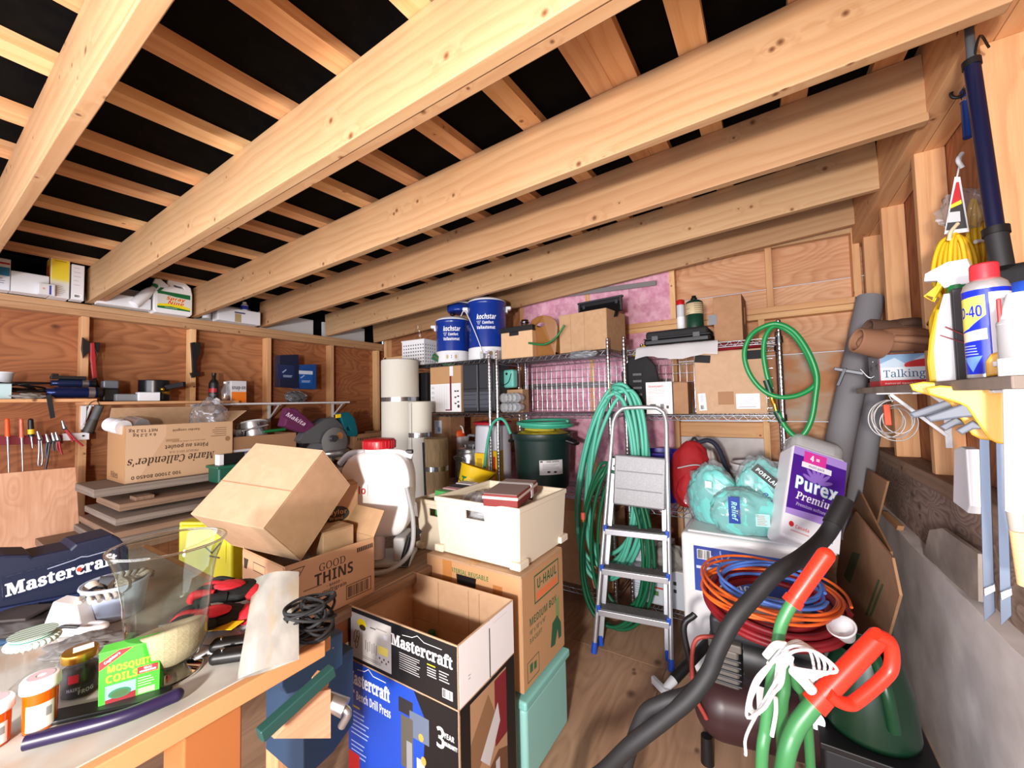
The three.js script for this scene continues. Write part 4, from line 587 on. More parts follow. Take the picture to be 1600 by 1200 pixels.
  const g6 = shp(334), rb = thing('oil_bottle', 'black bottle with red label and thin neck on shelf', 'bottle', [g6.x, g6.y, g6.z]); M('bottle_body', lathe([[0.0001, 0], [0.034, 0], [0.036, 0.008], [0.036, 0.14], [0.026, 0.165], [0.014, 0.18], [0.014, 0.21], [0.0001, 0.21]], 24), BLACK, rb); M('label', wrap(0.0366, 0.08, 2.6), print(96, 96, (g, w, h) => { fill(g, '#141416', 0, 0, w, h); fill(g, '#b01f24', 14, 10, 66, 40); lines(g, 16, 60, 60, 3, 10, 4, '#777'); }, 0.4), rb, [0, 0.07, 0], [0, 0.9, 0]); M('cap', cyl(0.016, 0.016, 0.02, 16), BLACK, rb, [0, 0.22, 0]);
  const g7 = shp(352, 0.03), wb = thing('water_bottle', 'clear crinkled plastic bottle with blue neck on shelf', 'bottle', [g7.x, g7.y, g7.z]); M('bottle_body', lathe([[0.0001, 0], [0.026, 0], [0.03, 0.02], [0.028, 0.05], [0.031, 0.08], [0.012, 0.13], [0.012, 0.145]], 20), FILM, wb); M('cap', cyl(0.014, 0.014, 0.016, 14), WHITE, wb, [0, 0.15, 0]); M('amber_liquid', lathe([[0.0001, 0.003], [0.024, 0.003], [0.026, 0.04], [0.0001, 0.04]], 18), mat('#a8761c', 0.2), wb);
  const a0 = onX(361, 624, -3.82), a1 = onX(385, 624, -3.82); carton('orange_box', 'orange and white parts box on the white shelf board', { pos: [-3.87, SH(a0.z - 0.1), (a0.z + a1.z) / 2], yaw: Math.PI / 2, w: a0.z - a1.z, h: onX(372, 596, -3.82).y - SH(-1.7), d: 0.1, mat: WHITECARD, tape: false, prints: [['+z', print(128, 128, (g, w, h) => { fill(g, '#d7d6d8', 0, 0, w, h); fill(g, '#f0801c', 0, 62, w, 66); text(g, 'snap-on', 64, 34, 32, '#23252c', { align: 'center' }); })]] });
  const jl = shp(366, -0.04), jt = thing('tall_jar', 'clear jar with white lid behind the orange box', 'jar', [-3.93, SH(-1.7), jl.z]); M('jar_body', lathe([[0.0001, 0], [0.04, 0], [0.042, 0.15], [0.036, 0.17]], 22), PANE, jt); M('lid', cyl(0.038, 0.038, 0.018, 22), LGREY, jt, [0, 0.18, 0]);
  // dark blue blister packs and a bag
  const X5 = -3.9; for (const [p, th, m, l, n, y] of [[[[433, 556], [462, 555], [463, 606], [433, 604]], 0.09, NAVY, 'navy hanging package with clear window beside the third stud', 'navy_package'], [[[462, 571], [490, 570], [490, 608], [462, 607]], 0.08, mat('#1d4a8c', 0.3), 'blue and white package right of the navy package', 'blue_package']]) {
    const t = thing(n, l, 'package', [0, 0, 0]); M('package_body', traceX(p, X5, th, 0.003), m, t);
    const f = onX((p[0][0] + p[1][0]) / 2, (p[0][1] + p[2][1]) / 2, X5 + th / 2 + 0.006), w = onX(p[0][0], 600, X5).z - onX(p[1][0], 600, X5).z; const lb = M('printed_front', sheet(w * 0.9, 0.13), print(128, 128, (g, W, Hh) => { fill(g, n === 'navy_package' ? '#1c2a52' : '#1f57a2', 0, 0, W, Hh); if (n !== 'navy_package') fill(g, '#c9d3e2', 0, 0, W, 34); lines(g, 40, 96, 74, 2, 12, 5, '#b9c6e4'); poly(g, [[30, 70], [60, 40], [66, 46], [38, 76]], '#9fb6dc'); }, 0.25), t, f); lb.rotation.y = Math.PI / 2; based(t, onX((p[2][0] + p[3][0]) / 2, p[2][1], X5)); }
  const bg = onX(462, 619, -3.86); const dk = thing('dark_bag', 'clear bag of dark parts under the blue packages', 'bag', [-3.86, SH(bg.z) + 0.001, bg.z]); M('bag_film', lump(0.05, 0.115, 0.11, 12, 0.3, 4), FILM, dk); M('dark_parts', lump(0.04, 0.1, 0.095, 13, 0.4, 5), CHARCOAL, dk);
}
{ // plywood offcut leaning below the tools
  const t = traceX([[-10, 741], [117, 730], [125, 856], [38, 868], [-10, 872]], -3.72, 0.018, 0.001); metric(t, 'y'); pulled(t, 'plywood_offcut', 'pale plywood offcut leaning against the left wall', 'board', PLY_PALE);
}
// low bench along the left wall with a stack of planks
{
  const t = thing('wall_bench', 'low dark wooden bench under the plank stack by wall', 'bench', [-3.5, 0, -1.6]); M('bench_top', bx(0.9, 0.04, 2.2, 0.003, 'z'), GREYWOOD[1], t, [0, 0.63, 0]); for (const sx of [-1, 1]) for (const sz of [-1, 1]) M('leg', bx(0.07, 0.61, 0.07), GREYWOOD[0], t, [sx * 0.4, 0.305, sz * 1.0]);
  const pk = [[0.9, 0.048, -3.7, -3.28, -0.66, -2.2, 0, 'wide grey plank on top of the stack under the pasta carton'], [0.82, 0.04, -3.62, -3.16, -0.74, -2.25, 1, 'second plank of the stack with a worn brown edge'], [0.765, 0.038, -3.68, -3.05, -0.7, -2.3, 0, 'third plank of the stack, jutting out over the bench'], [0.705, 0.036, -3.7, -3.0, -0.68, -2.35, 1, 'fourth plank of the stack with a white marked end'], [0.651, 0.04, -3.8, -3.06, -0.66, -2.4, 0, 'lowest plank of the stack lying on the bench']];
  pk.forEach(([y, th, x0, x1, z0, z1, k, lab]) => solo('plank', lab, 'plank', ext2(x0, x1, z0, z1, th), GREYWOOD[k], [(x0 + x1) / 2, y, (z0 + z1) / 2], null, 'weathered planks stacked by the left wall'));
  solo('spacer_block', 'short brown wooden block between the two upper planks', 'block', bx(0.1, 0.04, 0.09, 0.003), GREYWOOD[1], [-3.25, 0.86, -0.86]); solo('spacer_block', 'pale block between second and third planks of stack', 'block', bx(0.1, 0.016, 0.12, 0.003), GREYWOOD[0], [-3.3, 0.804, -1.1]);
}
function ext2(x0, x1, z0, z1, th) { const w = x1 - x0, d = z0 - z1, c = 0.05, g = ext([[-w / 2, -d / 2], [w / 2 - c, -d / 2], [w / 2, -d / 2 + c * 1.2], [w / 2, d / 2], [-w / 2, d / 2]], th - 0.006, 0.003); turn(g, Math.PI / 2, 0, 0); g.translate(0, th / 2, 0); return metric(g, 'z'); }
const CARDT = (g, w, h, c = CARDHEX) => fill(g, c, 0, 0, w, h);
{
  const yb = 0.949, pm = print(896, 544, (g, w, h) => {
    CARDT(g, w, h, '#be9a76'); poly(g, [[0, 0], [300, 0], [300, 110], [80, 544], [0, 544]], '#c8a583'); fill(g, '#a17c55', 300, 150, 110, 26);
    g.save(); g.translate(w, h); g.rotate(Math.PI); const K = '#3a2415';
    text(g, '100 21000 80450 0', 856, 44, 46, K, { align: 'right' });
    text(g, "Marie Callender's", 170, 190, 104, K, { font: 'serif', style: 'italic bold', sx: 0.76 }); text(g, 'PRODUIT DES É.-U.A.', 320, 258, 30, K, { style: 'normal', sx: 0.9 }); text(g, 'Pâtes au poulet', 230, 312, 58, K, { sx: 0.86 });
    text(g, 'avec sauce à la crème de poulet', 260, 362, 20, K, { style: 'normal' }); text(g, 'Garder congelé', 310, 480, 32, K); text(g, '6 x 2.2 kg', 850, 452, 40, K, { align: 'right' }); text(g, 'NET 13.2 kg', 880, 496, 40, K, { align: 'right' });
    lines(g, 60, 390, 150, 5, 22, 6, '#6a4a30'); g.restore(); oval(g, 850, 190, 26, 28, '#8f6a46');
  }, 0.8);
  const t = carton('pasta_carton', "big brown carton with upside-down lettering on the plank stack", { pos: [-3.51, yb, -1.09], yaw: Math.PI / 2, w: 0.585, h: 0.355, d: 0.36, open: true, mat: CARD[0], prints: [['+z', pm], ['-x', print(128, 128, (g, w, h) => { CARDT(g, w, h, '#b58a5e'); text(g, 'Pâtes', 30, 112, 20, '#4a2f1c'); }, 0.8)]], flaps: [['-z', 0.13, -0.5], ['+x', 0.12, 0.9]] });
  // cans and a bag lying in the open top
  const can = onX(195, 652, -3.45), c1 = thing('can_pair', 'white and silver tins taped together above the pasta carton', 'tins', [can.x, yb + 0.3, can.z], 0.3); M('tin', turn(cyl(0.045, 0.045, 0.12, 24), 0, 0, 1.4), WHITE, c1, [0, 0.055, 0.04]); M('tin', turn(cyl(0.045, 0.045, 0.12, 24), 0, 0, 1.4), ALU, c1, [0, 0.06, -0.06]); M('tape', turn(cyl(0.047, 0.047, 0.03, 24), 0, 0, 1.4), MILKY, c1, [0, 0.055, 0.04]);
  const pb = onX(326, 650, -3.45); const bagm = thing('plastic_bag', 'clear knotted plastic bag sticking out of the pasta carton', 'bag', [pb.x, yb + 0.26, pb.z]); M('bag_film', lump(0.11, 0.26, 0.12, 21, 0.35, 3), FILM, bagm); M('bag_knot', lump(0.025, 0.05, 0.025, 22, 0.4, 4, 0.1, 20), MILKY, bagm, [0, 0.22, -0.05]); M('bag_contents', lump(0.08, 0.1, 0.09, 24, 0.4, 4), LGREY, bagm, [0, 0, 0]);
  // second carton with pans
  const z0 = onX(362, 690, -3.35).z, z1 = onX(464, 690, -3.35).z, h2 = onX(410, 680, -3.35).y - yb;
  carton('pan_carton', 'open brown carton of metal pans right of the pasta carton', { pos: [-3.53, yb, (z0 + z1) / 2], yaw: Math.PI / 2, w: z0 - z1, h: h2, d: 0.34, open: true, mat: CARD[2], prints: [['+z', print(256, 128, (g, w, h) => { CARDT(g, w, h, '#9c7452'); fill(g, '#d3d5da', 0, 52, 130, 76); lines(g, 14, 62, 100, 4, 16, 8, '#8791a8'); }, 0.8)]] });
  const bk = onX(402, 668, -3.48), b1 = thing('metal_bucket', 'galvanized bucket tilted in the carton of pans', 'bucket', [-3.5, yb + h2 - 0.11, bk.z], 0); b1.rotation.z = 0.35; M('bucket_wall', lathe([[0.0001, 0], [0.085, 0], [0.11, 0.2], [0.115, 0.204], [0.11, 0.206], [0.105, 0.2], [0.08, 0.006]], 32), ALU, b1); M('rim', turn(new THREE.TorusGeometry(0.113, 0.006, 8, 32), 1.57, 0, 0), WHITE, b1, [0, 0.203, 0]);
  const b2p = onX(371, 672, -3.42), b2 = thing('saucepan', 'small steel saucepan at the near end of the pan carton', 'pan', [-3.47, yb + h2 - 0.07, b2p.z]); M('pan_wall', lathe([[0.0001, 0], [0.06, 0], [0.065, 0.12], [0.07, 0.122], [0.06, 0.12], [0.056, 0.006]], 28), STEEL, b2); M('handle', bar([0.05, 0.11, -0.03], [0.1, 0.15, -0.2], 0.02, 0.012), STEEL, b2);
  const gs = onX(431, 662, -3.42), g0 = thing('green_scoop', 'green plastic handle lying on the carton of pans', 'handle', [-3.44, yb + h2 + 0.01, gs.z]); M('scoop_handle', bar([0, 0.012, 0.09], [0, 0.02, -0.09], 0.028, 0.024, V(0, 1, 0), 0.008), GREEN, g0); M('steel_tip', bar([0, 0.02, 0.09], [0.03, 0.09, 0.14], 0.025, 0.02), STEEL, g0);
}
{ // mitre saw beyond the cartons
  const X = -3.3, t = thing('mitre_saw', 'teal handled mitre saw with maroon dust bag on bench', 'saw', [0, 0, 0]);
  M('dust_bag', traceX([[448, 640], [456, 640], [484, 664], [478, 676], [468, 673], [441, 664]], X - 0.02, 0.09, 0.012), mat('#5c1a48', 0.7), t);
  { const c = onX(462, 656, X + 0.05), b = onX(478, 668, X + 0.05), q = M('bag_lettering', sheet(0.2, 0.07), print(160, 64, (g, w, h) => { fill(g, '#5c1a48', 0, 0, w, h); text(g, 'Makita', 80, 30, 44, '#d8c6d6', { align: 'center', style: 'italic bold' }); }, 0.7), t, onX(462, 655, X + 0.041)); q.rotation.order = 'YXZ'; q.rotation.set(0, Math.PI / 2, -0.55); }
  M('blade_guard', traceX([[464, 688], [470, 678], [505, 655], [518, 653], [530, 664], [537, 680], [536, 695], [512, 694], [498, 691], [470, 692]], X, 0.07, 0.006), mat('#66686c', 0.4, { metalness: 0.5 }), t);
  const bc = onX(520, 690, X + 0.03); M('saw_blade', move(turn(cyl(0.125, 0.125, 0.004, 48), 0, 0, Math.PI / 2), bc.x + 0.03, bc.y, bc.z), STEEL, t); M('arbor', move(turn(cyl(0.03, 0.03, 0.03, 20), 0, 0, Math.PI / 2), bc.x + 0.045, bc.y + 0.03, bc.z + 0.02), DARKSTEEL, t); M('rust_label', move(turn(cyl(0.03, 0.03, 0.004, 20), 0, 0, Math.PI / 2), bc.x + 0.034, bc.y + 0.05, bc.z - 0.05), mat('#9c6a3a', 0.6), t);
  M('teal_handle', traceX([[529, 647], [541, 645], [550, 655], [555, 676], [553, 681], [540, 680], [533, 664]], X, 0.06, 0.008, [[[541, 664], [537, 669], [540, 674], [546, 673]]]), mat('#0f5d68', 0.4), t); M('motor_body', traceX([[470, 676], [500, 655], [508, 660], [478, 684]], X - 0.07, 0.08, 0.006), CHARCOAL, t); M('yellow_label', traceX([[525, 648], [532, 647], [532, 652], [525, 653]], X + 0.04, 0.01), YELLOW, t);
  M('turntable', move(lathe([[0.0001, 0], [0.17, 0], [0.17, 0.045], [0.15, 0.06], [0.0001, 0.06]], 40), X - 0.05, 0.949, bc.z - 0.02), STEEL, t); M('fence', move(bx(0.03, 0.07, 0.46), X - 0.2, 1.04, bc.z - 0.02), ALU, t); M('pivot_arm', bar([X - 0.22, 0.98, bc.z + 0.2], [X - 0.1, 1.12, bc.z + 0.17], 0.06, 0.06), DARKSTEEL, t);
  based(t, V(X, 0.949, bc.z));
  solo('saw_shelf', 'rough plank extending the stack under the mitre saw', 'plank', bx(0.75, 0.04, 0.9, 0.003, 'z'), GREYWOOD[1], [-3.5, 0.928, -2.45 - 0.22]);
  const u = solo('support_crate', 'dark wooden crate carrying the plank under the mitre saw', 'crate', bx(0.6, 0.9, 0.36, 0.004, 'y'), GREYWOOD[0], [-3.5, 0.451, -2.9]);
  const sN = onX(553, 708, -3.28), z1 = onX(604, 700, -3.28).z, hh = onX(575, 677, -3.28).y - 0.95; carton('salad_carton', 'brown fresh cut salad carton behind the mitre saw', { pos: [-3.42, 0.95, (sN.z + z1) / 2 - 0.05], yaw: Math.PI / 2, w: sN.z - z1 + 0.1, h: hh, d: 0.28, mat: CARD[2], open: true, prints: [['+z', print(320, 160, (g, w, h) => { CARDT(g, w, h, '#a0744c'); text(g, 'FRESH CUT SALAD', 20, 44, 32, '#1d1712', { sx: 0.95 }); lines(g, 40, 84, 200, 4, 18, 3, '#7d5636'); }, 0.8)]] });
  { const p = onX(362, 758, -3.12), g = thing('green_bin', 'dark green bin holding a black book behind the tilted carton', 'bin', [p.x - 0.03, 0.9, p.z], 0); M('bin_wall', rbx(0.16, 0.11, 0.2, 0.015), mat('#12503c', 0.45), g, [0, 0.055, 0]); M('bin_rim', rbx(0.18, 0.02, 0.22, 0.006), mat('#175c46', 0.45), g, [0, 0.106, 0]); const b = thing('black_book', 'black book with white spine standing in the green bin', 'book', [p.x - 0.02, 1.016, p.z + 0.01], 0.1); M('book_cover', bx(0.05, 0.07, 0.14), BLACK, b, [0, 0.037, -0.02]); M('white_spine', bx(0.052, 0.072, 0.03), WHITE, b, [0.002, 0.037, 0.06]); }
  // tube of rolled underlay standing in the corner
  const roll = (px, ytop, wpx, z, label, group, seam) => { const r = Math.abs(onZ(px - wpx / 2, ytop, z - 0.1).x - onZ(px + wpx / 2, ytop, z - 0.1).x) / 2 * 0.9, c = onZ(px, ytop, z - r), h = c.y, t = thing('carpet_roll', label, 'roll', [c.x, 0, z - r], 0, group); M('rolled_sheet', lathe([[0.0001, 0], [r, 0], [r, h - 0.01], [r * 0.97, h], [r * 0.8, h - 0.006], [0.0001, h - 0.03]], 36), seam === 2 ? WEAVE : mat('#d3d0c2', 0.75), t); return { t, r, h, x: c.x }; };
  const A = roll(625, 563, 45, -2.28, 'tall white carpet roll with silver tape standing by rack', 'carpet rolls'), B = roll(656, 627, 29, -2.27, 'shorter white carpet roll beside the tall white one', 'carpet rolls');
  for (const [o, ys] of [[A, [623]], [B, [680]]]) for (const y of ys) { const yy = onZ(640, y, -2.28).y; M('silver_tape', lathe([[o.r + 0.0015, yy - 0.018], [o.r + 0.0015, yy + 0.018]], 36), mat('#a9adb2', 0.2, { metalness: 0.9 }), o.t); }
  M('edge_seam', bx(0.004, B.h - 0.02, 0.006), DGREY, B.t, [0.005, B.h / 2, B.r]);
  const wv = roll(681, 684, 31, -2.25, 'tan woven mat roll with dark edging and silver tape', 'carpet rolls', 2); M('dark_edging', bar([-wv.r * 0.5, wv.h - 0.03, wv.r * 0.9], [-wv.r * 0.1, 0.4, wv.r * 1.0], 0.03, 0.006, V(0, 0, 1)), BLACKMATTE, wv.t); { const yy = onZ(681, 735, -2.25).y; M('silver_tape', lathe([[wv.r + 0.002, yy - 0.018], [wv.r + 0.002, yy + 0.018]], 36), mat('#a9adb2', 0.2, { metalness: 0.9 }), wv.t); }
}
// ---------- workbench in the left foreground ----------
const BT = 0.9;
{
  const t = thing('workbench', 'cluttered workbench with pale worn top in the left foreground', 'bench', [-1.4, 0, 0.15]);
  M('bench_top', bx(1.12, 0.034, 1.34, 0.002, 'z'), tmat(grainTex('#b5b3ac', '#8f8a82', { s: 211, su: 0.5, sv: 0.5, f: 5, stain: '#a88d74' }), 0.6), t, [-0.0, BT - 0.017, 0]);
  M('front_strip', bx(0.022, 0.034, 1.34, 0.003, 'z'), mat('#b98556', 0.7), t, [0.571, BT - 0.0175, 0]); M('end_strip', bx(1.14, 0.034, 0.02, 0.003, 'x'), mat('#b98556', 0.7), t, [0, BT - 0.0175, -0.68]);
  for (const [x, z] of [[0.5, -0.48], [0.5, 0.58], [-0.5, -0.58], [-0.5, 0.58]]) M('leg', bx(0.09, 0.862, 0.09, 0.004, 'y'), mat('#9c5c2c', 0.7), t, [x, 0.431, z]);
  M('apron', bx(0.03, 0.1, 1.1, 0.003, 'z'), STRIP[1], t, [0.4, 0.81, 0.02]);
}
{ // navy tool case standing on its edge
  const X = -1.5, t = thing('tool_case', 'navy plastic tool case standing upright at back of workbench', 'case', [0, 0, 0]);
  const m = mat('#101a34', 0.5);
  M('case_shell', traceX([[-60, 985], [-60, 876], [0, 865], [36, 864], [42, 868], [103, 855], [112, 847], [164, 834], [173, 838], [187, 853], [190, 938]], X - 0.05, 0.1, 0.006), m, t);
  M('lower_shell', traceX([[-60, 984], [-60, 962], [190, 914], [190, 938]], X + 0.004, 0.02, 0.004), mat('#16264d', 0.45), t); M('latch', traceX([[22, 952], [58, 943], [58, 950], [22, 959]], X + 0.02, 0.012, 0.002), mat('#23355e', 0.35), t);
  const a = onX(14, 918, X + 0.01), b = onX(178, 870, X + 0.01), L = a.z - b.z; const q = M('brand_lettering', sheet(L + 0.02, 0.052), print(512, 110, (g, w, h) => { fill(g, '#101a34', 0, 0, w, h); text(g, 'Mastercraft', 256, 66, 82, '#d5d8e2', { align: 'center', style: 'bold', font: 'serif', stroke: '#d5d8e2', lw: 4 }); g.strokeStyle = '#8f98ad'; g.lineWidth = 5; g.beginPath(); g.moveTo(180, 18); g.lineTo(300, 10); g.lineTo(330, 4); g.lineTo(360, 12); g.lineTo(500, 12); g.stroke(); oval(g, 318, 68, 12, 12, '#c8402a'); }, 0.4), t, a.clone().lerp(b, 0.5)); q.rotation.order = 'YXZ'; q.rotation.set(0, Math.PI / 2, Math.atan2(b.y - a.y, L)); based(t, V(X, BT, -0.25));
}
{ // tub of gloves
  const c = onY(168, 972, BT), t = thing('plastic_tub', 'pale blue plastic tub full of work gloves on bench', 'tub', [c.x - 0.03, BT, c.z - 0.02]); t.scale.set(0.72, 0.8, 0.72);
  M('tub_wall', lathe([[0.0001, 0], [0.066, 0], [0.07, 0.004], [0.085, 0.095], [0.09, 0.1], [0.088, 0.106], [0.08, 0.104], [0.064, 0.006], [0.0001, 0.005]], 40), phys('#b9c6dc', 0.35, { transmission: 0.25, thickness: 0 }), t);
  const G = [['#c8bfb2', 0.02, 0.115, 0.05, 5], ['#4b4f58', -0.03, 0.12, -0.03, 8], ['#a8a096', 0.03, 0.135, -0.02, 11]];
  G.forEach(([col, x, y, z, s], i) => { const gl = thing('work_glove', ['pale work glove draped over the edge of the blue tub', 'dark grey work glove lying in the blue tub', 'light grey work glove on top of the blue tub'][i], 'glove', [t.position.x + x * 0.7, BT + y * 0.8 - 0.035, t.position.z + z * 0.7], i * 1.3); gl.scale.setScalar(0.55); M('palm', lump(0.055, 0.03, 0.04, s, 0.3, 3), mat(col, 0.85), gl); for (let k = 0; k < 4; k++) M('finger', tube([[0.03, 0.02, -0.03 + k * 0.02], [0.07, 0.03, -0.036 + k * 0.024], [0.1, 0.012 + 0.004 * k, -0.04 + k * 0.026]], 0.0095, 12, 8), mat(k % 2 ? col : '#8e8a86', 0.85), gl); M('thumb', tube([[0.0, 0.02, 0.035], [0.03, 0.03, 0.06], [0.055, 0.022, 0.066]], 0.01, 10, 8), mat(col, 0.85), gl); M('cuff', turn(cyl(0.034, 0.03, 0.05, 20, true), 0, 0, 1.4), mat(col, 0.85, { side: THREE.DoubleSide }), gl, [-0.06, 0.02, 0]); });
}
{ // glass hurricane with sand
  const c = onY(262, 1054, BT), t = thing('glass_vase', 'large clear footed glass vase part filled with pale sand', 'vase', [c.x, BT, c.z]);
  const G = new THREE.MeshPhysicalMaterial({ color: 0xdde4dd, roughness: 0.02, transmission: 1, thickness: 0, ior: 1.5, side: THREE.DoubleSide });
  M('glass_bowl', lathe([[0.0001, 0.02], [0.03, 0.022], [0.05, 0.035], [0.0605, 0.06], [0.063, 0.11], [0.066, 0.155], [0.074, 0.205], [0.088, 0.245]], 56), G, t);
  M('rim', turn(new THREE.TorusGeometry(0.088, 0.0022, 10, 56), Math.PI / 2, 0, 0), new THREE.MeshPhysicalMaterial({ color: 0xffffff, roughness: 0.03, transmission: 1, thickness: 0.004, ior: 1.5 }), t, [0, 0.245, 0]);
  M('glass_foot', lathe([[0.0001, 0.02], [0.026, 0.019], [0.03, 0.013], [0.052, 0.007], [0.054, 0.003], [0.05, 0], [0.0001, 0]], 48), new THREE.MeshPhysicalMaterial({ color: 0xe8efe6, roughness: 0.03, transmission: 1, thickness: 0.02, ior: 1.5 }), t);
  const sg = lathe([[0.0001, 0.0235], [0.028, 0.025], [0.048, 0.037], [0.0585, 0.06], [0.0605, 0.082], [0.05, 0.088], [0.03, 0.084], [0.0001, 0.078]], 40), p = sg.attributes.position; for (let i = 0; i < p.count; i++) if (p.getY(i) > 0.07) p.setY(i, p.getY(i) + p.getX(i) * 0.3); sg.computeVertexNormals();
  M('sand_fill', sg, tmat(grainTex('#d9c7ac', '#b49e82', { s: 221, su: 0.05, sv: 0.05, f: 16 }), 0.95), t);
}
{ // small things at the front left of the bench
  const cN = onY(152, 1112, BT), cR = onY(250, 1083, BT), d = cR.clone().sub(cN), w = d.length(), yaw = Math.atan2(-d.z, d.x), ct = cN.clone().lerp(cR, 0.5);
  const nrm = V(Math.sin(yaw), 0, Math.cos(yaw)), h = 0.093;
  const lab = print(384, 384, (g, W, Hh) => { fill(g, '#3cb22c', 0, 0, W, Hh); poly(g, [[0, 60], [120, 0], [210, 0], [0, 118]], '#c8262c'); text(g, "Coghlan's", 78, 46, 24, '#fff', { align: 'center', rot: -0.5 }); text(g, 'MOSQUITO', 206, 122, 62, '#f2e22c', { align: 'center', sx: 0.96 }); text(g, 'COILS', 140, 190, 72, '#f2e22c', { align: 'center' }); fill(g, '#c8262c', 238, 158, 136, 50); text(g, 'KILLS', 306, 172, 20, '#fff', { align: 'center' }); text(g, 'MOSQUITOES', 306, 194, 17, '#fff', { align: 'center' }); fill(g, '#79b6c6', 40, 234, 190, 130); poly(g, [[40, 330], [230, 310], [230, 364], [40, 364]], '#7a1a22'); oval(g, 130, 300, 72, 34, '#2f6a4c'); oval(g, 130, 304, 52, 24, '#3c5c38'); lines(g, 244, 236, 110, 4, 18, 4, '#bfe6b4'); fill(g, '#8fd484', 244, 310, 110, 40); }, 0.4);
  const t = thing('coil_box', 'bright green mosquito coil box with yellow lettering on bench', 'box', ct.clone().addScaledVector(nrm, -0.014), yaw); M('box_body', bx(w, h, 0.026, 0.0015), mat('#3cb22c', 0.4), t, [0, h / 2, 0]); stick(t, 'printed_front', lab, w - 0.002, h - 0.002, '+z', 0, h / 2, 0.0138); M('top_flap', bx(w, 0.0012, 0.03), mat('#58c446', 0.4), t, [0, h, 0.0]);
  const vial = (px, py, r, hh, label) => { const c = onY(px, py, BT), t = thing('pill_bottle', label, 'bottle', [c.x, BT, c.z], faceYaw(c)); M('amber_vial', lathe([[0.0001, 0], [r * 0.94, 0], [r * 0.96, 0.003], [r, hh - 0.004], [r, hh]], 30), phys('#d8640c', 0.15, { transmission: 0.35, thickness: 0, side: THREE.DoubleSide }), t); M('label', wrap(r * 1.005, hh * 0.62, 1.7), print(96, 96, (g, w, h) => { fill(g, '#d9d3cf', 0, 0, w, h); fill(g, '#888', 66, 20, 20, 34); lines(g, 10, 14, 40, 5, 12, 3, '#aaa'); }, 0.5), t, [0, hh * 0.4, 0]); M('cap', lathe([[r * 1.0, hh], [r * 1.16, hh], [r * 1.18, hh + 0.004], [r * 1.14, hh + 0.014], [r * 1.0, hh + 0.018], [0.0001, hh + 0.018]], 34), WHITE, t); M('cap_print', turn(new THREE.RingGeometry(r * 0.3, r * 0.8, 24), -Math.PI / 2, 0, 0), mat('#c6b0b8', 0.5), t, [0, hh + 0.0185, 0]); };
  vial(62, 1136, 0.0195, 0.062, 'amber pill bottle with white cap and label, beside the green box'); vial(-12, 1165, 0.018, 0.05, 'amber pill bottle cut off at the left edge of the picture');
  const jar = (px, py, r, h, label, capm, lidm) => { const c = onY(px, py, BT), t = thing('glass_jar', label, 'jar', [c.x, BT, c.z], faceYaw(c)); M('jar_body', lathe([[0.0001, 0], [r * 0.9, 0], [r, 0.006], [r, h * 0.7], [r * 0.84, h * 0.86], [r * 0.84, h]], 32), PANE, t); const l = M('lid', lathe([[r * 0.88, h - 0.012], [r * 0.92, h - 0.01], [r * 0.92, h], [r * 0.86, h + 0.004], [0.0001, h + 0.004]], 34), capm, t); return { t, l, c }; };
  const j1 = jar(124, 1082, 0.026, 0.072, 'dark filled glass jar with a gold lid beside green box', BRASS); M('lid_label', new THREE.BoxGeometry(0.026, 0.0008, 0.02), WHITECARD, j1.l, [0.004, 0.0765, 0]); M('dark_contents', lathe([[0.0001, 0.003], [0.023, 0.003], [0.0245, 0.045], [0.0001, 0.048]], 24), mat('#26211f', 0.6), j1.t); M('front_print', wrap(0.0264, 0.018, 1.4), print(160, 64, (g, w, h) => { fill(g, '#2a2c34', 0, 0, w, h); text(g, 'HAIRY', 8, 22, 26, '#9fa3b0'); text(g, 'FROG', 70, 44, 34, '#b9bcc8'); }), j1.t, [0, 0.016, 0]); M('red_print', wrap(0.0264, 0.014, 0.5), mat('#b8283a', 0.5), j1.t, [0, 0.037, 0], [0, -0.3, 0]);
  const j2 = jar(50, 1068, 0.032, 0.088, 'clear glass jar with green and white striped cloth lid', print(256, 256, (g, w, h) => { fill(g, '#cfd6cd', 0, 0, w, h); for (let i = 0; i < 6; i++) { fill(g, '#23705c', 0, i * 43, w, 15); fill(g, '#4e625b', 0, i * 43 + 24, w, 6); } }, 0.8)); const fr = []; for (let i = 0; i < 26; i++) { const a = i / 26 * 6.283; fr.push(move(new THREE.SphereGeometry(0.0055, 8, 6), Math.cos(a) * 0.031, 0.078, Math.sin(a) * 0.031)); } M('cloth_frill', merge(fr), mat('#c4dcd4', 0.8), j2.t); M('cloth_top', turn(new THREE.CircleGeometry(0.032, 30), -Math.PI / 2, 0, 0), j2.l.material, j2.l, [0, 0.0928, 0]);
  const a = onY(40, 1160, BT + 0.014), b = onY(185, 1122, BT + 0.014), c = onY(276, 1086, BT + 0.014); const pn = thing('purple_tool', 'dark purple rounded tool handle lying in front of the green box', 'handle', [0, 0, 0]); M('grip', tube([a, b, c], 0.0105, 30, 14), mat('#1c1438', 0.35), pn); M('end_cap', new THREE.SphereGeometry(0.0105, 14, 10), mat('#1c1438', 0.35), pn, c); based(pn, V(b.x, BT, b.z));
  const bp = onY(165, 1125, BT); solo('black_sheath', 'flat black tapering sheath under the purple handle', 'sheath', rbx(0.16, 0.008, 0.035, 0.003), BLACK, [bp.x - 0.03, BT + 0.004, bp.z - 0.012], [0, 0.9, 0]);
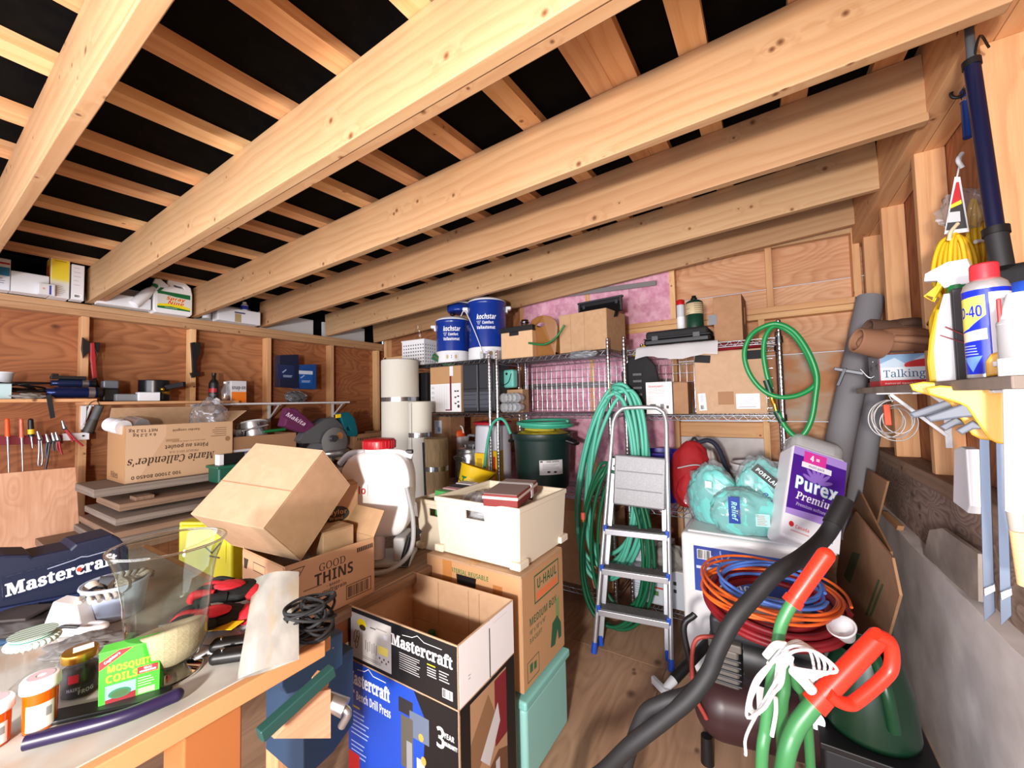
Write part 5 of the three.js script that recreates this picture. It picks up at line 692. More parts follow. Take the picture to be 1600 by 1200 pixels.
  const cl = onY(103, 990, BT), cp = thing('white_clip', 'white plastic holder with looped tail behind the jars', 'clip', [cl.x, BT, cl.z], 0.7); M('holder_body', ext([[-0.035, 0], [0.045, 0], [0.03, 0.06], [-0.01, 0.07]], 0.03, 0.004), WHITECARD, cp, [0, 0.004, 0]); M('black_hook', tube([[0.0, 0.02, 0.02], [0.02, 0.03, 0.03], [0.045, 0.024, 0.025]], 0.004, 14, 8), BLACK, cp); M('loop', tube([[0.03, 0.014, 0.02], [0.07, 0.016, 0.03], [0.085, 0.014, 0.01], [0.05, 0.012, -0.005], [0.02, 0.012, 0.012]], 0.009, 30, 8), WHITE, cp);
  const db = onY(36, 990, BT), dbx = thing('dark_wallet', 'dark brown folded pouch lying behind the striped jar', 'pouch', [db.x, BT, db.z], 0.7); M('pouch_body', lump(0.06, 0.05, 0.05, 31, 0.25, 2), mat('#241c1a', 0.7), dbx); M('flap', rbx(0.09, 0.006, 0.07, 0.002), mat('#2c2320', 0.65), dbx, [0, 0.05, 0.01]);
  const bl = onY(22, 996, BT); solo('blue_cloth', 'folded dark blue cloth under the brown pouch', 'cloth', lump(0.05, 0.016, 0.035, 33, 0.3, 3), mat('#2b4a6c', 0.85), [bl.x, BT, bl.z]);
  const gz = onY(140, 1015, BT); solo('grey_rag', 'crumpled grey rag in front of the pale blue tub', 'cloth', lump(0.08, 0.022, 0.05, 35, 0.4, 4), mat('#6d6a68', 0.9), [gz.x, BT, gz.z], [0, 0.6, 0]);
  const wp = onY(322, 990, BT); solo('white_wrapper', 'crumpled white plastic wrapper under the red and black gloves', 'wrapper', lump(0.11, 0.02, 0.09, 37, 0.4, 4), mat('#cfd2da', 0.4), [wp.x, BT, wp.z]); 
  const yw = onY(352, 1005, BT); solo('yellow_card', 'small bright yellow card on the white wrapper', 'card', bx(0.07, 0.002, 0.03, 0.0008), YELLOW, [yw.x, BT + 0.036, yw.z + 0.0], [0.1, 0.3, 0.15]);
  // red and black gloves
  for (const [i, px, py, turn_] of [[0, 346, 968, 0.9], [1, 372, 940, 0.6]]) {
    const c = onY(px, py, BT + 0.03), t = thing('sport_glove', ['red and black glove nearest the glass vase, palm down', 'second red and black glove against the cracker carton'][i], 'glove', [c.x, BT + 0.022 + 0.02 * i, c.z], turn_, 'red and black gloves'); t.scale.setScalar(0.85);
    M('palm', lump(0.07, 0.042, 0.055, 41 + i, 0.15, 2), BLACKMATTE, t); M('red_cuff', turn(lump(0.035, 0.036, 0.05, 48 + i, 0.1, 2), 0, 0, 0), mat('#d02030', 0.75), t, [0.065, 0.0, 0]); M('wrist_band', rbx(0.03, 0.026, 0.085, 0.01), BLACKMATTE, t, [0.1, 0.014, 0]); M('red_panel', lump(0.04, 0.016, 0.03, 44 + i, 0.15, 2), mat('#d02030', 0.75), t, [-0.01, 0.036, 0.02]);
    for (let k = 0; k < 4; k++) M('finger', tube([[-0.04, 0.026, -0.038 + k * 0.025], [-0.085, 0.03, -0.044 + k * 0.03], [-0.115 + 0.006 * k, 0.012, -0.046 + k * 0.031]], 0.0115, 12, 9), k === 1 || k === 3 ? mat('#c01c2c', 0.75) : BLACKMATTE, t); M('thumb', tube([[0.0, 0.024, 0.05], [-0.03, 0.03, 0.075], [-0.06, 0.02, 0.082]], 0.012, 12, 9), BLACKMATTE, t);
  }
  // black cord bundle and the pale sleeve lying on it
  const cc = onY(492, 972, BT + 0.03), pts = []; for (let i = 0; i < 120; i++) { const q = i * 0.83; pts.push(V(cc.x - 0.012 + (0.03 + 0.016 * Math.sin(q * 0.31)) * Math.cos(q), BT + 0.036 + 0.033 * Math.sin(q * 0.47 + 1), cc.z + (0.036 + 0.02 * Math.cos(q * 0.23)) * Math.sin(q))); }
  solo('cord_bundle', 'tangled bundle of thin black cord beside the pale sleeve', 'cord', tube(pts, 0.0032, 560, 5), BLACKMATTE);
  const bc = onY(372, 1014, BT), bk = thing('black_buckle', 'black plastic buckle strap ends left of the pale sleeve', 'buckle', [bc.x, BT, bc.z], 0.8); for (const [x, z] of [[0, 0], [0.02, 0.045]]) { M('strap_end', rbx(0.1, 0.022, 0.032, 0.01), BLACK, bk, [x, 0.014, z]); M('rivet', cyl(0.004, 0.004, 0.003, 10), CHROME, bk, [x - 0.03, 0.027, z]); }
  const P0 = onY(370, 1062, BT + 0.02), P1 = onY(467, 1030, BT + 0.02), T0 = at(397, 905, 1.0), T1 = at(467, 893, 1.0);
  { const nu = 16, nv = 20, g = new THREE.PlaneGeometry(1, 1, nu, nv), p = g.attributes.position, back = new THREE.PlaneGeometry(1, 1, nu, nv), pb = back.attributes.position; const up = V(0.3, 0.8, 0.5).normalize(), h = (u, v) => 0.016 * Math.sin(Math.PI * u) * (0.35 + 0.65 * v) + 0.004 * (fbm(u * 3, v * 3, 9) - 0.5);
    for (let i = 0; i < p.count; i++) { const u = p.getX(i) + 0.5, v = p.getY(i) + 0.5, q = P0.clone().lerp(P1, u).lerp(T0.clone().lerp(T1, u), v); const a = q.clone().addScaledVector(up, h(u, v)), b = q.clone().addScaledVector(up, -h(u, v) * 0.8 - 0.001); p.setXYZ(i, a.x, a.y, a.z); pb.setXYZ(i, b.x, b.y, b.z); }
    back.setIndex(Array.from(back.index.array).reverse()); g.computeVertexNormals(); back.computeVertexNormals();
    const m = solo('pale_sleeve', 'pale grey stained plastic sleeve lying over the bench edge', 'sleeve', merge([g, back]), tmat(grainTex('#bdbdb8', '#a9a8a3', { s: 231, su: 1, sv: 1, f: 5, stain: '#b3a68e' }), 0.5)); m.material.map.repeat.set(1, 1); }
}
{ // things stored under the bench
  const t = thing('blue_bin', 'slate blue plastic bin with rounded corner under the bench', 'bin', [0, 0, 0]); const X = -1.12;
  M('bin_wall', traceX([[437, 1038], [528, 987], [528, 1034], [520, 1040], [455, 1076], [444, 1078], [437, 1068]], X, 0.03, 0.004), mat('#2f5378', 0.45), t); M('bin_body', traceX([[445, 1045], [520, 1000], [520, 1110], [490, 1150], [445, 1190]], X - 0.13, 0.2, 0.004), mat('#26435f', 0.5), t); M('screw', merge([[452, 1052], [485, 1032], [520, 1012]].map(p => { const q = onX(p[0], p[1], X + 0.02); return move(turn(cyl(0.003, 0.003, 0.004, 10), 0, 0, 1.57), q.x, q.y, q.z); })), STEEL, t); based(t, V(X - 0.15, 0.4, -0.55));
  const a = onX(405, 1150, -0.82), b = onX(520, 1046, -0.82); solo('green_bar', 'dark green metal bar slanting below the blue bin', 'bar', bar(a, b, 0.022, 0.024), mat('#1d4642', 0.5));
  const pl = metric(traceX([[425, 1150], [492, 1078], [512, 1075], [512, 1150]], -0.86, 0.02, 0.001)); pulled(pl, 'plywood_scrap', 'triangular plywood scrap below the green bar', 'board', PLY_PALE);
  const v = onX(507, 1085, -0.9), vs = thing('trailer_fitting', 'steel pipe fitting on a small green wooden block', 'fitting', [v.x, v.y - 0.03, v.z], 0.5); vs.scale.setScalar(0.75); M('wood_block', ext([[-0.035, -0.03], [0.01, -0.04], [0.03, 0.05], [-0.01, 0.06]], 0.03, 0.002), STRIP[0], vs, [-0.02, 0.04, 0]); M('green_plate', rbx(0.05, 0.05, 0.012, 0.003), DGREEN, vs, [0, 0.05, 0.02]); M('steel_pipe', turn(cyl(0.022, 0.026, 0.09, 24), 0, 0, 1.2), STEEL, vs, [0.04, 0.04, 0.03]); M('steel_hook', tube([[0.06, 0.03, 0.03], [0.09, 0.01, 0.03], [0.07, -0.03, 0.03]], 0.012, 16, 10), STEEL, vs);
}
// ---------- the low table and what is piled on it ----------
const LT = 0.7;
{
  const t = thing('low_table', 'low plank table behind the workbench carrying sprayer and cartons', 'table', [-1.75, 0, -1.22]); for (let i = 0; i < 4; i++) M('table_plank', bx(0.248, 0.036, 1.16, 0.003, 'z'), pick([PLY_DARK, GREYWOOD[1]], i), t, [-0.375 + i * 0.25, LT - 0.018, 0]);
  M('front_rail', bx(0.03, 0.09, 1.16, 0.003, 'z'), mat('#8c542c', 0.7), t, [0.46, LT - 0.085, 0]); for (const sx of [-1, 1]) for (const sz of [-1, 1]) M('leg', bx(0.07, 0.664, 0.07, 0.003, 'y'), STRIP[1], t, [sx * 0.42, 0.332, sz * 0.52]);
}
{
  const F = footing([447, 882], [592, 838], [371, 857], 0.905), h = 0.203;
  const face = (w0, h0, big) => print(512, 320, (g, w, h) => { CARDT(g, w, h, '#b88f6c'); const K = '#2f2118'; if (big) { text(g, 'GOOD', 250, 62, 54, K, { align: 'center', style: 'normal', font: 'serif' }); text(g, 'THINS', 262, 122, 84, K, { align: 'center', style: 'bold', sx: 0.92 }); text(g, '~ BAKED ~', 262, 172, 20, K, { align: 'center' }); text(g, 'multigrain', 262, 198, 28, K, { align: 'center' }); g.strokeStyle = K; g.lineWidth = 4; g.beginPath(); g.moveTo(20, 24); g.lineTo(96, 24); g.lineTo(60, 78); g.lineTo(28, 62); g.closePath(); g.stroke(); text(g, '7622', 58, 44, 16, K, { align: 'center' }); barcode(g, 340, 226, 140, 60, '#b88f6c', K); g.lineWidth = 4; g.strokeRect(332, 218, 158, 76); lines(g, 90, 150, 100, 1, 8, 6, '#6c4c34'); text(g, 'PULL ET', 70, 270, 26, K, { style: 'normal' }); for (let i = 0; i < 9; i++) fill(g, K, 400 + i * 12, 26, 9, 26); } else { poly(g, [[20, 40], [84, 40], [60, 96], [24, 96]], K); text(g, 'GOOD', 150, 150, 40, K, { align: 'center', style: 'normal' }); text(g, 'THINS', 160, 196, 60, K, { align: 'center' }); g.strokeStyle = K; g.lineWidth = 4; g.strokeRect(150, 40, 150, 44); barcode(g, 330, 90, 150, 60, '#b88f6c', K); } }, 0.8);
  const t = carton('cracker_carton', 'open brown cracker carton with printed sides under tilted box', { pos: [F.pos[0], LT + 0.001, F.pos[2]], yaw: F.yaw, w: F.w, h, d: Math.min(F.d, 0.36), open: true, mat: CARD[0], prints: [['+z', face(1, 1, true)], ['-x', face(1, 1, false)]], flaps: [['+x', 0.1, 0.5], ['-z', 0.12, -0.6]] });
  carton('inner_carton', 'small plain carton standing inside the open cracker carton', { pos: [F.pos[0] + 0.02, LT + 0.006, F.pos[2] - 0.07], yaw: F.yaw, w: 0.12, h: 0.235, d: 0.1, mat: CARD[1], tape: false });
  solo('crumpled_bag', 'crumpled clear bag showing above the cracker carton edge', 'bag', lump(0.09, 0.05, 0.06, 51, 0.4, 4), FILM, [F.pos[0] - 0.06, LT + 0.13, F.pos[2] + 0.04]);
  const yb = at(332, 905, 1.62); const yt = thing('yellow_bag', 'yellow printed plastic bag behind the glass vase', 'bag', [yb.x, LT, yb.z], 0.5); M('bag_body', rbx(0.23, 0.235, 0.08, 0.012), mat('#e6dc1c', 0.4), yt, [0, 0.118, 0]); M('bag_fold', rbx(0.24, 0.02, 0.06, 0.006), mat('#d6cc18', 0.4), yt, [0, 0.236, 0]); M('black_print', sheet(0.12, 0.1), print(96, 96, (g, w, h) => { fill(g, '#e6dc1c', 0, 0, w, h); g.strokeStyle = '#23230c'; g.lineWidth = 5; g.beginPath(); g.moveTo(20, 30); g.lineTo(50, 60); g.lineTo(80, 20); g.moveTo(40, 70); g.lineTo(76, 78); g.stroke(); }, 0.4), yt, [0.03, 0.14, 0.041]);
  // carton with round logo standing behind the tilted box
  const tn = at(553, 838, 1.5); const ty = carton('logo_carton', 'brown carton with round dark logo behind the tilted box', { pos: [tn.x - 0.245, LT + 0.001, tn.z - 0.05], yaw: 1.15, w: 0.2, h: 0.375, d: 0.2, mat: CARD[0], tape: false, prints: [['+z', print(256, 512, (g, w, h) => { CARDT(g, w, h, '#b88f6e'); oval(g, 150, 150, 66, 44, '#3c3833'); text(g, 'Taylor', 150, 140, 36, '#c9a380', { align: 'center' }); text(g, 'Brand', 150, 172, 24, '#c9a380', { align: 'center' }); lines(g, 60, 236, 150, 2, 20, 5, '#7d5a40'); }, 0.8)]] });
}
{ // large tilted carton
  const c = corner([411, 826], 1.2, [297, 803], [505, 703], [470, 877]);
  const [a, b, e] = c.v, la = a.length(), lb = b.length(), le = e.length();
  let X = a.clone().multiplyScalar(-1 / la), Z = b.clone().divideScalar(-lb), Y = e.clone().divideScalar(-le); Z = X.clone().cross(Y).normalize().multiplyScalar(Z.dot(X.clone().cross(Y)) < 0 ? -1 : 1); Y = Z.clone().cross(X).normalize().multiplyScalar(Math.sign(Z.clone().cross(X).dot(Y)));
  const mid = c.p.clone().addScaledVector(a, 0.5).addScaledVector(b, 0.5).addScaledVector(e, 0.5);
  const t = thing('tilted_carton', 'large plain carton lying tilted on the cracker carton', 'box', mid); t.quaternion.setFromRotationMatrix(new THREE.Matrix4().makeBasis(X, Y, X.clone().cross(Y)));
  const k = 0.005, m = CARD[1], P = (n, w, h, d, x, y, z) => M(n, bx(w, h, d, 0.002, 'x'), m, t, [x, y, z]);
  P('top_panel', la, k, lb, 0, le / 2 - k / 2, 0); P('base_panel', la, k, lb, 0, -le / 2 + k / 2, 0); P('side_panel', la, le - 2 * k, k, 0, 0, lb / 2 - k / 2); P('side_panel', la, le - 2 * k, k, 0, 0, -lb / 2 + k / 2); P('end_panel', k, le - 2 * k, lb - 2 * k, la / 2 - k / 2, 0, 0); P('end_panel', k, le - 2 * k, lb - 2 * k, -la / 2 + k / 2, 0, 0);
  M('top_crease', bx(la, 0.001, 0.004, 0.0004), CARD[2], t, [0, le / 2 + 0.0006, 0.02]);
}
{ // backpack sprayer
  const c = onY(600, 893, LT), t = thing('backpack_sprayer', 'white backpack sprayer tank with large red cap', 'sprayer', [c.x - 0.11, LT, c.z - 0.07], 0.62);
  const g = new THREE.SphereGeometry(1, 48, 32), p = g.attributes.position; for (let i = 0; i < p.count; i++) { const x = p.getX(i), y = p.getY(i), z = p.getZ(i), f = (v, e) => Math.sign(v) * Math.pow(Math.abs(v), e); let Y = f(y, 0.42), w = 0.172 - 0.02 * Math.max(0, -Y) - 0.03 * Math.max(0, Y - 0.4), d = 0.098; const l = Math.hypot(x, z) || 1, k = Math.pow(Math.max(0, 1 - Math.pow(Math.abs(Y), 5)), 0.32), q = Math.max(0.7, Math.max(Math.abs(x), Math.abs(z)) / l), s = 1 / Math.pow(q, 0.75); p.setXYZ(i, x / l * w * k * s * 0.92, Y * 0.19, z / l * d * k * s * 0.92); } g.computeVertexNormals();
  M('tank', g, mat('#eceef0', 0.35), t, [0, 0.305, 0]); M('neck', cyl(0.062, 0.066, 0.03, 36), WHITE, t, [0, 0.495, 0]);
  const ribs = []; for (let i = 0; i < 28; i++) { const a = i / 28 * 6.283; ribs.push(move(turn(bx(0.006, 0.034, 0.005, 0.001), 0, -a + Math.PI / 2, 0), Math.cos(a) * 0.071, 0.521, Math.sin(a) * 0.071)); } const cp = M('red_cap', lathe([[0.07, 0.503], [0.072, 0.506], [0.072, 0.535], [0.066, 0.545], [0.02, 0.55], [0.0001, 0.55]], 40), mat('#a80f1e', 0.35), t); M('cap_rib', merge(ribs), mat('#a80f1e', 0.35), cp);
  M('shoulder_ridge', tube([[0.05, 0.49, 0.05], [0.1, 0.485, 0.03], [0.15, 0.465, 0.02]], 0.014, 14, 10), WHITE, t); M('strap', tube([[-0.06, 0.49, 0.02], [-0.12, 0.485, 0.03], [-0.17, 0.44, 0.02]], 0.013, 16, 8), LGREY, t); M('strap_buckle', rbx(0.03, 0.018, 0.03, 0.004), BLACK, t, [0.14, 0.485, 0.02]);
  M('brand_lettering', sheet(0.09, 0.05), print(192, 96, (g, w, h) => { fill(g, '#eceef0', 0, 0, w, h); text(g, 'Solo', 96, 50, 84, '#c01a28', { align: 'center' }); }, 0.35), t, [-0.07, 0.335, 0.0925], [0, -0.06, 0]);
  M('base_frame', merge([move(rbx(0.3, 0.02, 0.19, 0.008), 0, 0.012, 0), move(rbx(0.03, 0.12, 0.16, 0.01), -0.12, 0.07, 0), move(rbx(0.05, 0.1, 0.15, 0.01), 0.1, 0.07, 0)]), LGREY, t); M('pump', merge([move(cyl(0.03, 0.03, 0.1, 20), 0.0, 0.075, 0.03), move(turn(cyl(0.018, 0.018, 0.08, 16), 0, 0, 1.57), -0.05, 0.06, 0.05)]), WHITE, t); M('hose', tube([[0.14, 0.34, 0.09], [0.17, 0.2, 0.11], [0.16, 0.08, 0.13], [0.08, 0.02, 0.16], [-0.03, 0.015, 0.17], [-0.1, 0.03, 0.14]], 0.0095, 50, 10), mat('#9da0a2', 0.5), t); M('spray_wand', merge([bar([0.15, 0.12, 0.1], [0.19, 0.16, 0.08], 0.03, 0.03), bar([0.13, 0.02, 0.12], [0.16, 0.13, 0.1], 0.024, 0.035)]), BLACK, t);
}
{ // cream crates
  const crate = (label, F, yb, h, taper = 0.014) => {
    const t = thing('plastic_crate', label, 'crate', [F.pos[0], yb, F.pos[2]], F.yaw), { w, d } = F, k = 0.006;
    const side = (L, hole) => { const hs = hole ? [[[-0.05, h * 0.7], [0.05, h * 0.7], [0.05, h * 0.86], [-0.05, h * 0.86]]] : []; return ext([[-L / 2 + taper, 0], [L / 2 - taper, 0], [L / 2, h], [-L / 2, h]], k, 0.001, hs); };
    const lean = Math.atan2(taper, h);
    const S = (g, x, z, ry, n) => { const q = M('crate_side', g, CREAM, t, [x, 0, z]); q.rotation.order = 'YXZ'; q.rotation.set(lean, ry, 0); };
    S(side(w, false), 0, d / 2 - taper, 0); S(side(w, false), 0, -d / 2 + taper, Math.PI); S(side(d, true), w / 2 - taper, 0, Math.PI / 2); S(side(d, true), -w / 2 + taper, 0, -Math.PI / 2);
    M('crate_base', rbx(w - 2 * taper, 0.008, d - 2 * taper, 0.003), CREAM, t, [0, 0.004, 0]);
    M('rim', merge([[w + 0.016, 0.014, 0, d / 2], [w + 0.016, 0.014, 0, -d / 2], [0.014, d, w / 2, 0], [0.014, d, -w / 2, 0]].map(([a, b, x, z]) => move(rbx(a, 0.022, b, 0.005), x, h - 0.006, z))), CREAM, t);
    M('corner_foot', merge([-1, 1].flatMap(sx => [-1, 1].map(sz => move(rbx(0.07, 0.03, 0.05, 0.006), sx * (w / 2 - taper - 0.01), 0.016, sz * (d / 2 - taper - 0.005))))), CREAM, t); return t;
  };
  const UH = 0.755; const F1 = footing([812, 889], [872, 846], [697, 858], UH); F1.w += 0.05; F1.d += 0.04;
  const c1 = crate('larger cream plastic crate standing on the moving box', F1, UH, 0.232);
  const inner = (x, z) => V(x, 0, z).applyAxisAngle(V(0, 1, 0), F1.yaw).add(V(F1.pos[0], 0, F1.pos[2]));
  const q = inner(-0.02, -0.06); const bgm = thing('packing_foam', 'crumpled clear packing bags filling the cream crate', 'bags', [q.x, UH + 0.1, q.z], F1.yaw); M('bag_film', lump(0.15, 0.14, 0.16, 61, 0.3, 4, 0.3), FILM, bgm); M('white_filling', lump(0.14, 0.125, 0.15, 62, 0.4, 4, 0.3), mat('#d2d3d5', 0.6), bgm);
  const rb = onY(800, 785, UH + 0.24), r = thing('red_case', 'flat maroon box with white bands on the cream crate', 'box', [rb.x - 0.04, UH + 0.236, rb.z - 0.06], 1.75); r.rotation.z = 0.06; M('box_body', bx(0.24, 0.05, 0.15, 0.004), mat('#7c2420', 0.6), r, [0, 0.027, 0]); M('grey_top', bx(0.236, 0.003, 0.146), mat('#8d7a74', 0.6), r, [0, 0.053, 0]); M('white_band', bx(0.03, 0.056, 0.154), WHITECARD, r, [0.05, 0.027, 0]); M('edge_band', bx(0.244, 0.012, 0.154), mat('#d8c9bd', 0.6), r, [0, 0.038, 0]);
  const F2 = footing([672, 868], [722, 842], [640, 862], LT); F2.w = 0.34; F2.d = 0.26; const p2 = onY(700, 860, LT); F2.pos = [p2.x - 0.02, LT, p2.z - 0.12]; F2.yaw = F1.yaw;
  crate('second cream crate behind the sprayer, packed with small boxes', F2, LT + 0.001, 0.235);
  const items = [['green_packet', '#4fa85a', 'green packet standing in the rear cream crate'], ['pink_packet', '#c9a0a6', 'pink and white packet standing in the rear cream crate'], ['black_packet', '#222226', 'black packet standing in the rear cream crate'], ['white_packet', '#cfcfd0', 'white packet standing in the rear cream crate']];
  items.forEach(([n, col, lab], i) => { const pp = onY(667 + i * 15, 790, LT + 0.2), t = thing(n, lab, 'packet', [p2.x - 0.03, LT + 0.065, p2.z - 0.02 - i * 0.055], Math.PI / 2); M('packet_body', bx(i === 3 ? 0.06 : 0.04, 0.2 + 0.006 * i, 0.1, 0.003), mat(col, 0.5), t, [0, 0.11, 0]); M('packet_label', bx(0.026, 0.05, 0.002), mat('#dedede', 0.5), t, [0, 0.15, 0.052]); });
  // moving box
  const card = '#bd9166'; const uf = print(512, 640, (g, w, h) => { fill(g, card, 0, 0, w, h); const G = '#1f5a34'; g.strokeStyle = G; g.lineWidth = 9; g.save(); g.translate(290, 120); g.strokeRect(-150, -78, 310, 160); fill(g, '#e07a44', -134, 28, 278, 44); text(g, 'U-HAUL', 5, -22, 82, G, { align: 'center', sx: 0.86 }); g.restore(); text(g, 'MEDIUM BOX', 70, 286, 62, G, { sx: 0.86 }); text(g, '18" x 18" x 16"', 70, 345, 36, G, { sx: 0.8 }); text(g, '3.0 CU/FT', 70, 392, 38, G, { sx: 0.86 }); poly(g, [[400, 300], [450, 280], [450, 420], [400, 430]], '#7d9a5c'); poly(g, [[320, 560], [350, 420], [420, 400], [470, 470], [470, 560], [430, 560], [420, 490], [380, 570]], '#245c3c'); g.lineWidth = 5; g.strokeRect(40, 500, 130, 110); fill(g, '#2f6a40', 66, 520, 34, 50); fill(g, '#2f6a40', 112, 530, 30, 44); }, 0.8);
  const ue = print(640, 512, (g, w, h) => { fill(g, card, 0, 0, w, h); text(g, 'MATERIAL REUSABLE', 300, 40, 32, '#3c6a34', { align: 'center', sx: 0.9 }); fill(g, '#b5793c', 120, 0, 70, 512); fill(g, '#a96c34', 470, 60, 60, 452); }, 0.8);
  const U = footing([812, 895], [888, 853], [655, 866], UH - 0.008); const ub = carton('moving_box', 'brown moving box with green lettering under the cream crate', { pos: [U.pos[0], UH - 0.008 - 0.425, U.pos[2]], yaw: Math.PI / 2, w: U.w, h: 0.42, d: U.d, mat: CARD[1], prints: [['+z', uf], ['-x', ue]] });
  const hh = M('handle_hole', ext([[-0.045, -0.018], [0.045, -0.018], [0.05, 0.018], [-0.05, 0.018]], 0.004, 0.0005), BLACK, ub, [-U.w / 2 - 0.003, 0.355, -0.02]); hh.rotation.y = -Math.PI / 2;
  const tt = thing('teal_tote', 'pale teal plastic tote under the moving box', 'tote', [U.pos[0] + 0.015, 0, U.pos[2] + 0.01]); M('tote_body', rbx(0.48, 0.28, 0.36, 0.02), mat('#8ec9c2', 0.45), tt, [0, 0.14, 0]); M('lid', rbx(0.5, 0.034, 0.38, 0.01), mat('#7fbdb6', 0.45), tt, [0, 0.296, 0]);
}
{ // open drill press carton in the centre foreground
  const yr = 0.7, F = footing([717, 1005], [807, 935], [537, 947], yr), W = F.d, D = F.w, hb = 0.52, k = 0.005, t = thing('drill_carton', 'open black, blue and white power tool carton in centre foreground', 'box', [F.pos[0], 0, F.pos[2]], 0.02);
  const M1 = (n, w, h, d, x, y, z, m = CARD[1]) => M(n, bx(w, h, d, 0.0015, 'y'), m, t, [x, y, z]);
  M1('front_panel', W, hb, k, 0, hb / 2, D / 2 - k / 2); M1('back_panel', W, hb, k, 0, hb / 2, -D / 2 + k / 2); M1('end_panel', k, hb, D - 2 * k, W / 2 - k / 2, hb / 2, 0); M1('end_panel', k, hb, D - 2 * k, -W / 2 + k / 2, hb / 2, 0); M1('base_panel', W, k, D, 0, k / 2, 0);
  const fl = yr - hb; M1('front_flap', W, fl, k, 0, hb + fl / 2 + 0.001, D / 2 - k / 2); M1('back_flap', W, fl, k, 0, hb + fl / 2 + 0.001, -D / 2 + k / 2); M1('end_flap', k, fl, D - 0.012, W / 2 - k / 2, hb + fl / 2 + 0.001, 0, CARD[1]); M1('end_flap', k, fl, D - 0.012, -W / 2 + k / 2, hb + fl / 2 + 0.001, 0);
  M1('inner_sheet', W - 0.02, 0.004, D - 0.02, 0, hb - 0.06, 0);
  M('crease', merge([-0.1, 0.05, 0.1].map(x => move(new THREE.BoxGeometry(0.002, fl - 0.02, 0.001), x, hb + fl / 2, -D / 2 + k + 0.0006))), CARD[2], t);
  const roof = (g, x, y, s) => { g.strokeStyle = '#fff'; g.lineWidth = 4; g.beginPath(); g.moveTo(x, y); g.lineTo(x + 60 * s, y - 6 * s); g.lineTo(x + 92 * s, y - 22 * s); g.lineTo(x + 130 * s, y - 4 * s); g.lineTo(x + 230 * s, y - 4 * s); g.stroke(); };
  const upper = print(1024, 380, (g, w, h) => { fill(g, '#111113', 0, 0, w, h); fill(g, '#b9b8b6', 30, 30, 424, 326); oval(g, 150, 92, 48, 34, '#e8d21c'); oval(g, 160, 118, 34, 20, '#3d2a14'); g.strokeStyle = '#6c5a34'; g.lineWidth = 8; for (const [x, y] of [[80, 200], [108, 196], [96, 240]]) { g.beginPath(); g.ellipse(x, y, 14, 46, 0.2, 0, 7); g.stroke(); } for (let i = 0; i < 6; i++) fill(g, '#55534e', 190 + i * 22, 196 + (i % 2) * 10, 6, 70); fill(g, '#e2d46a', 320, 196, 100, 56); for (let i = 0; i < 5; i++) fill(g, '#4b4a48', 330 + i * 22, 274 + (i % 2) * 22, 14, 14); lines(g, 160, 316, 200, 2, 12, 5, '#7d7b78'); fill(g, '#44464a', 240, 90, 60, 8); fill(g, '#777', 300, 80, 110, 6); fill(g, '#c8cdd8', 380, 110, 36, 30);
    text(g, 'Mastercraft', 722, 110, 104, '#f4f4f4', { align: 'center', font: 'serif', stroke: '#f4f4f4', lw: 4, sx: 0.86 }); roof(g, 560, 56, 1.5); lines(g, 530, 178, 200, 8, 15, 6, '#a8a8a8'); fill(g, '#d8c81c', 780, 174, 70, 8); lines(g, 780, 196, 80, 4, 16, 7, '#b8b8b8'); lines(g, 880, 186, 90, 4, 18, 7, '#b8b8b8'); barcode(g, 908, 290, 76, 50); }, 0.4);
  const lower = print(1024, 800, (g, w, h) => { fill(g, '#1646b4', 0, 0, w, h); poly(g, [[660, 0], [760, 0], [1024, 0], [1024, 800], [690, 800], [760, 110]], '#111113'); text(g, 'Mastercraft', 214, 84, 88, '#f4f4f4', { align: 'center', font: 'serif', stroke: '#f4f4f4', lw: 4, sx: 0.84 }); roof(g, 100, 34, 1.3); text(g, '8" Bench Drill Press', 26, 170, 60, '#e4e8f4', { sx: 0.74 }); fill(g, '#c8b93c', 40, 226, 84, 10); lines(g, 30, 256, 190, 6, 22, 7, '#9db4e4'); lines(g, 30, 410, 160, 4, 22, 7, '#9db4e4'); fill(g, '#c02424', 0, 470, 120, 330); fill(g, '#23252c', 520, 60, 130, 70); fill(g, '#5f6c80', 620, 100, 170, 120); fill(g, '#55534c', 540, 140, 110, 240); fill(g, '#8b8d90', 590, 250, 50, 550); fill(g, '#b7bcc4', 680, 300, 70, 500); oval(g, 720, 200, 22, 18, '#c89a4a'); oval(g, 740, 300, 22, 20, '#c89a4a'); text(g, '3', 850, 150, 130, '#f4f4f4'); text(g, 'YEAR', 912, 130, 34, '#f4f4f4'); text(g, 'WARRANTY', 912, 166, 26, '#f4f4f4', { sx: 0.75 }); }, 0.4);
  const side = print(512, 300, (g, w, h) => { fill(g, '#f0f1f3', 0, 0, w, h); fill(g, '#111', 258, 40, 9, 260); lines(g, 70, 180, 20, 2, 16, 5, '#999'); fill(g, '#d6d8de', 300, 30, 150, 3); }, 0.4);
  const sideL = print(512, 800, (g, w, h) => { fill(g, '#0f0f12', 0, 0, w, h); fill(g, '#b28c6c', 80, 20, 340, 640); fill(g, '#7c1f2c', 300, 30, 120, 320); poly(g, [[80, 200], [240, 60], [300, 180], [180, 330], [80, 400]], '#8d6a4c'); poly(g, [[160, 320], [330, 150], [350, 250], [240, 400]], '#cfcfd2'); poly(g, [[80, 480], [330, 380], [420, 420], [420, 660], [80, 660]], '#6d4a34'); fill(g, '#d8b890', 180, 460, 90, 200); fill(g, '#c9c9cc', 300, 420, 40, 200); }, 0.45);
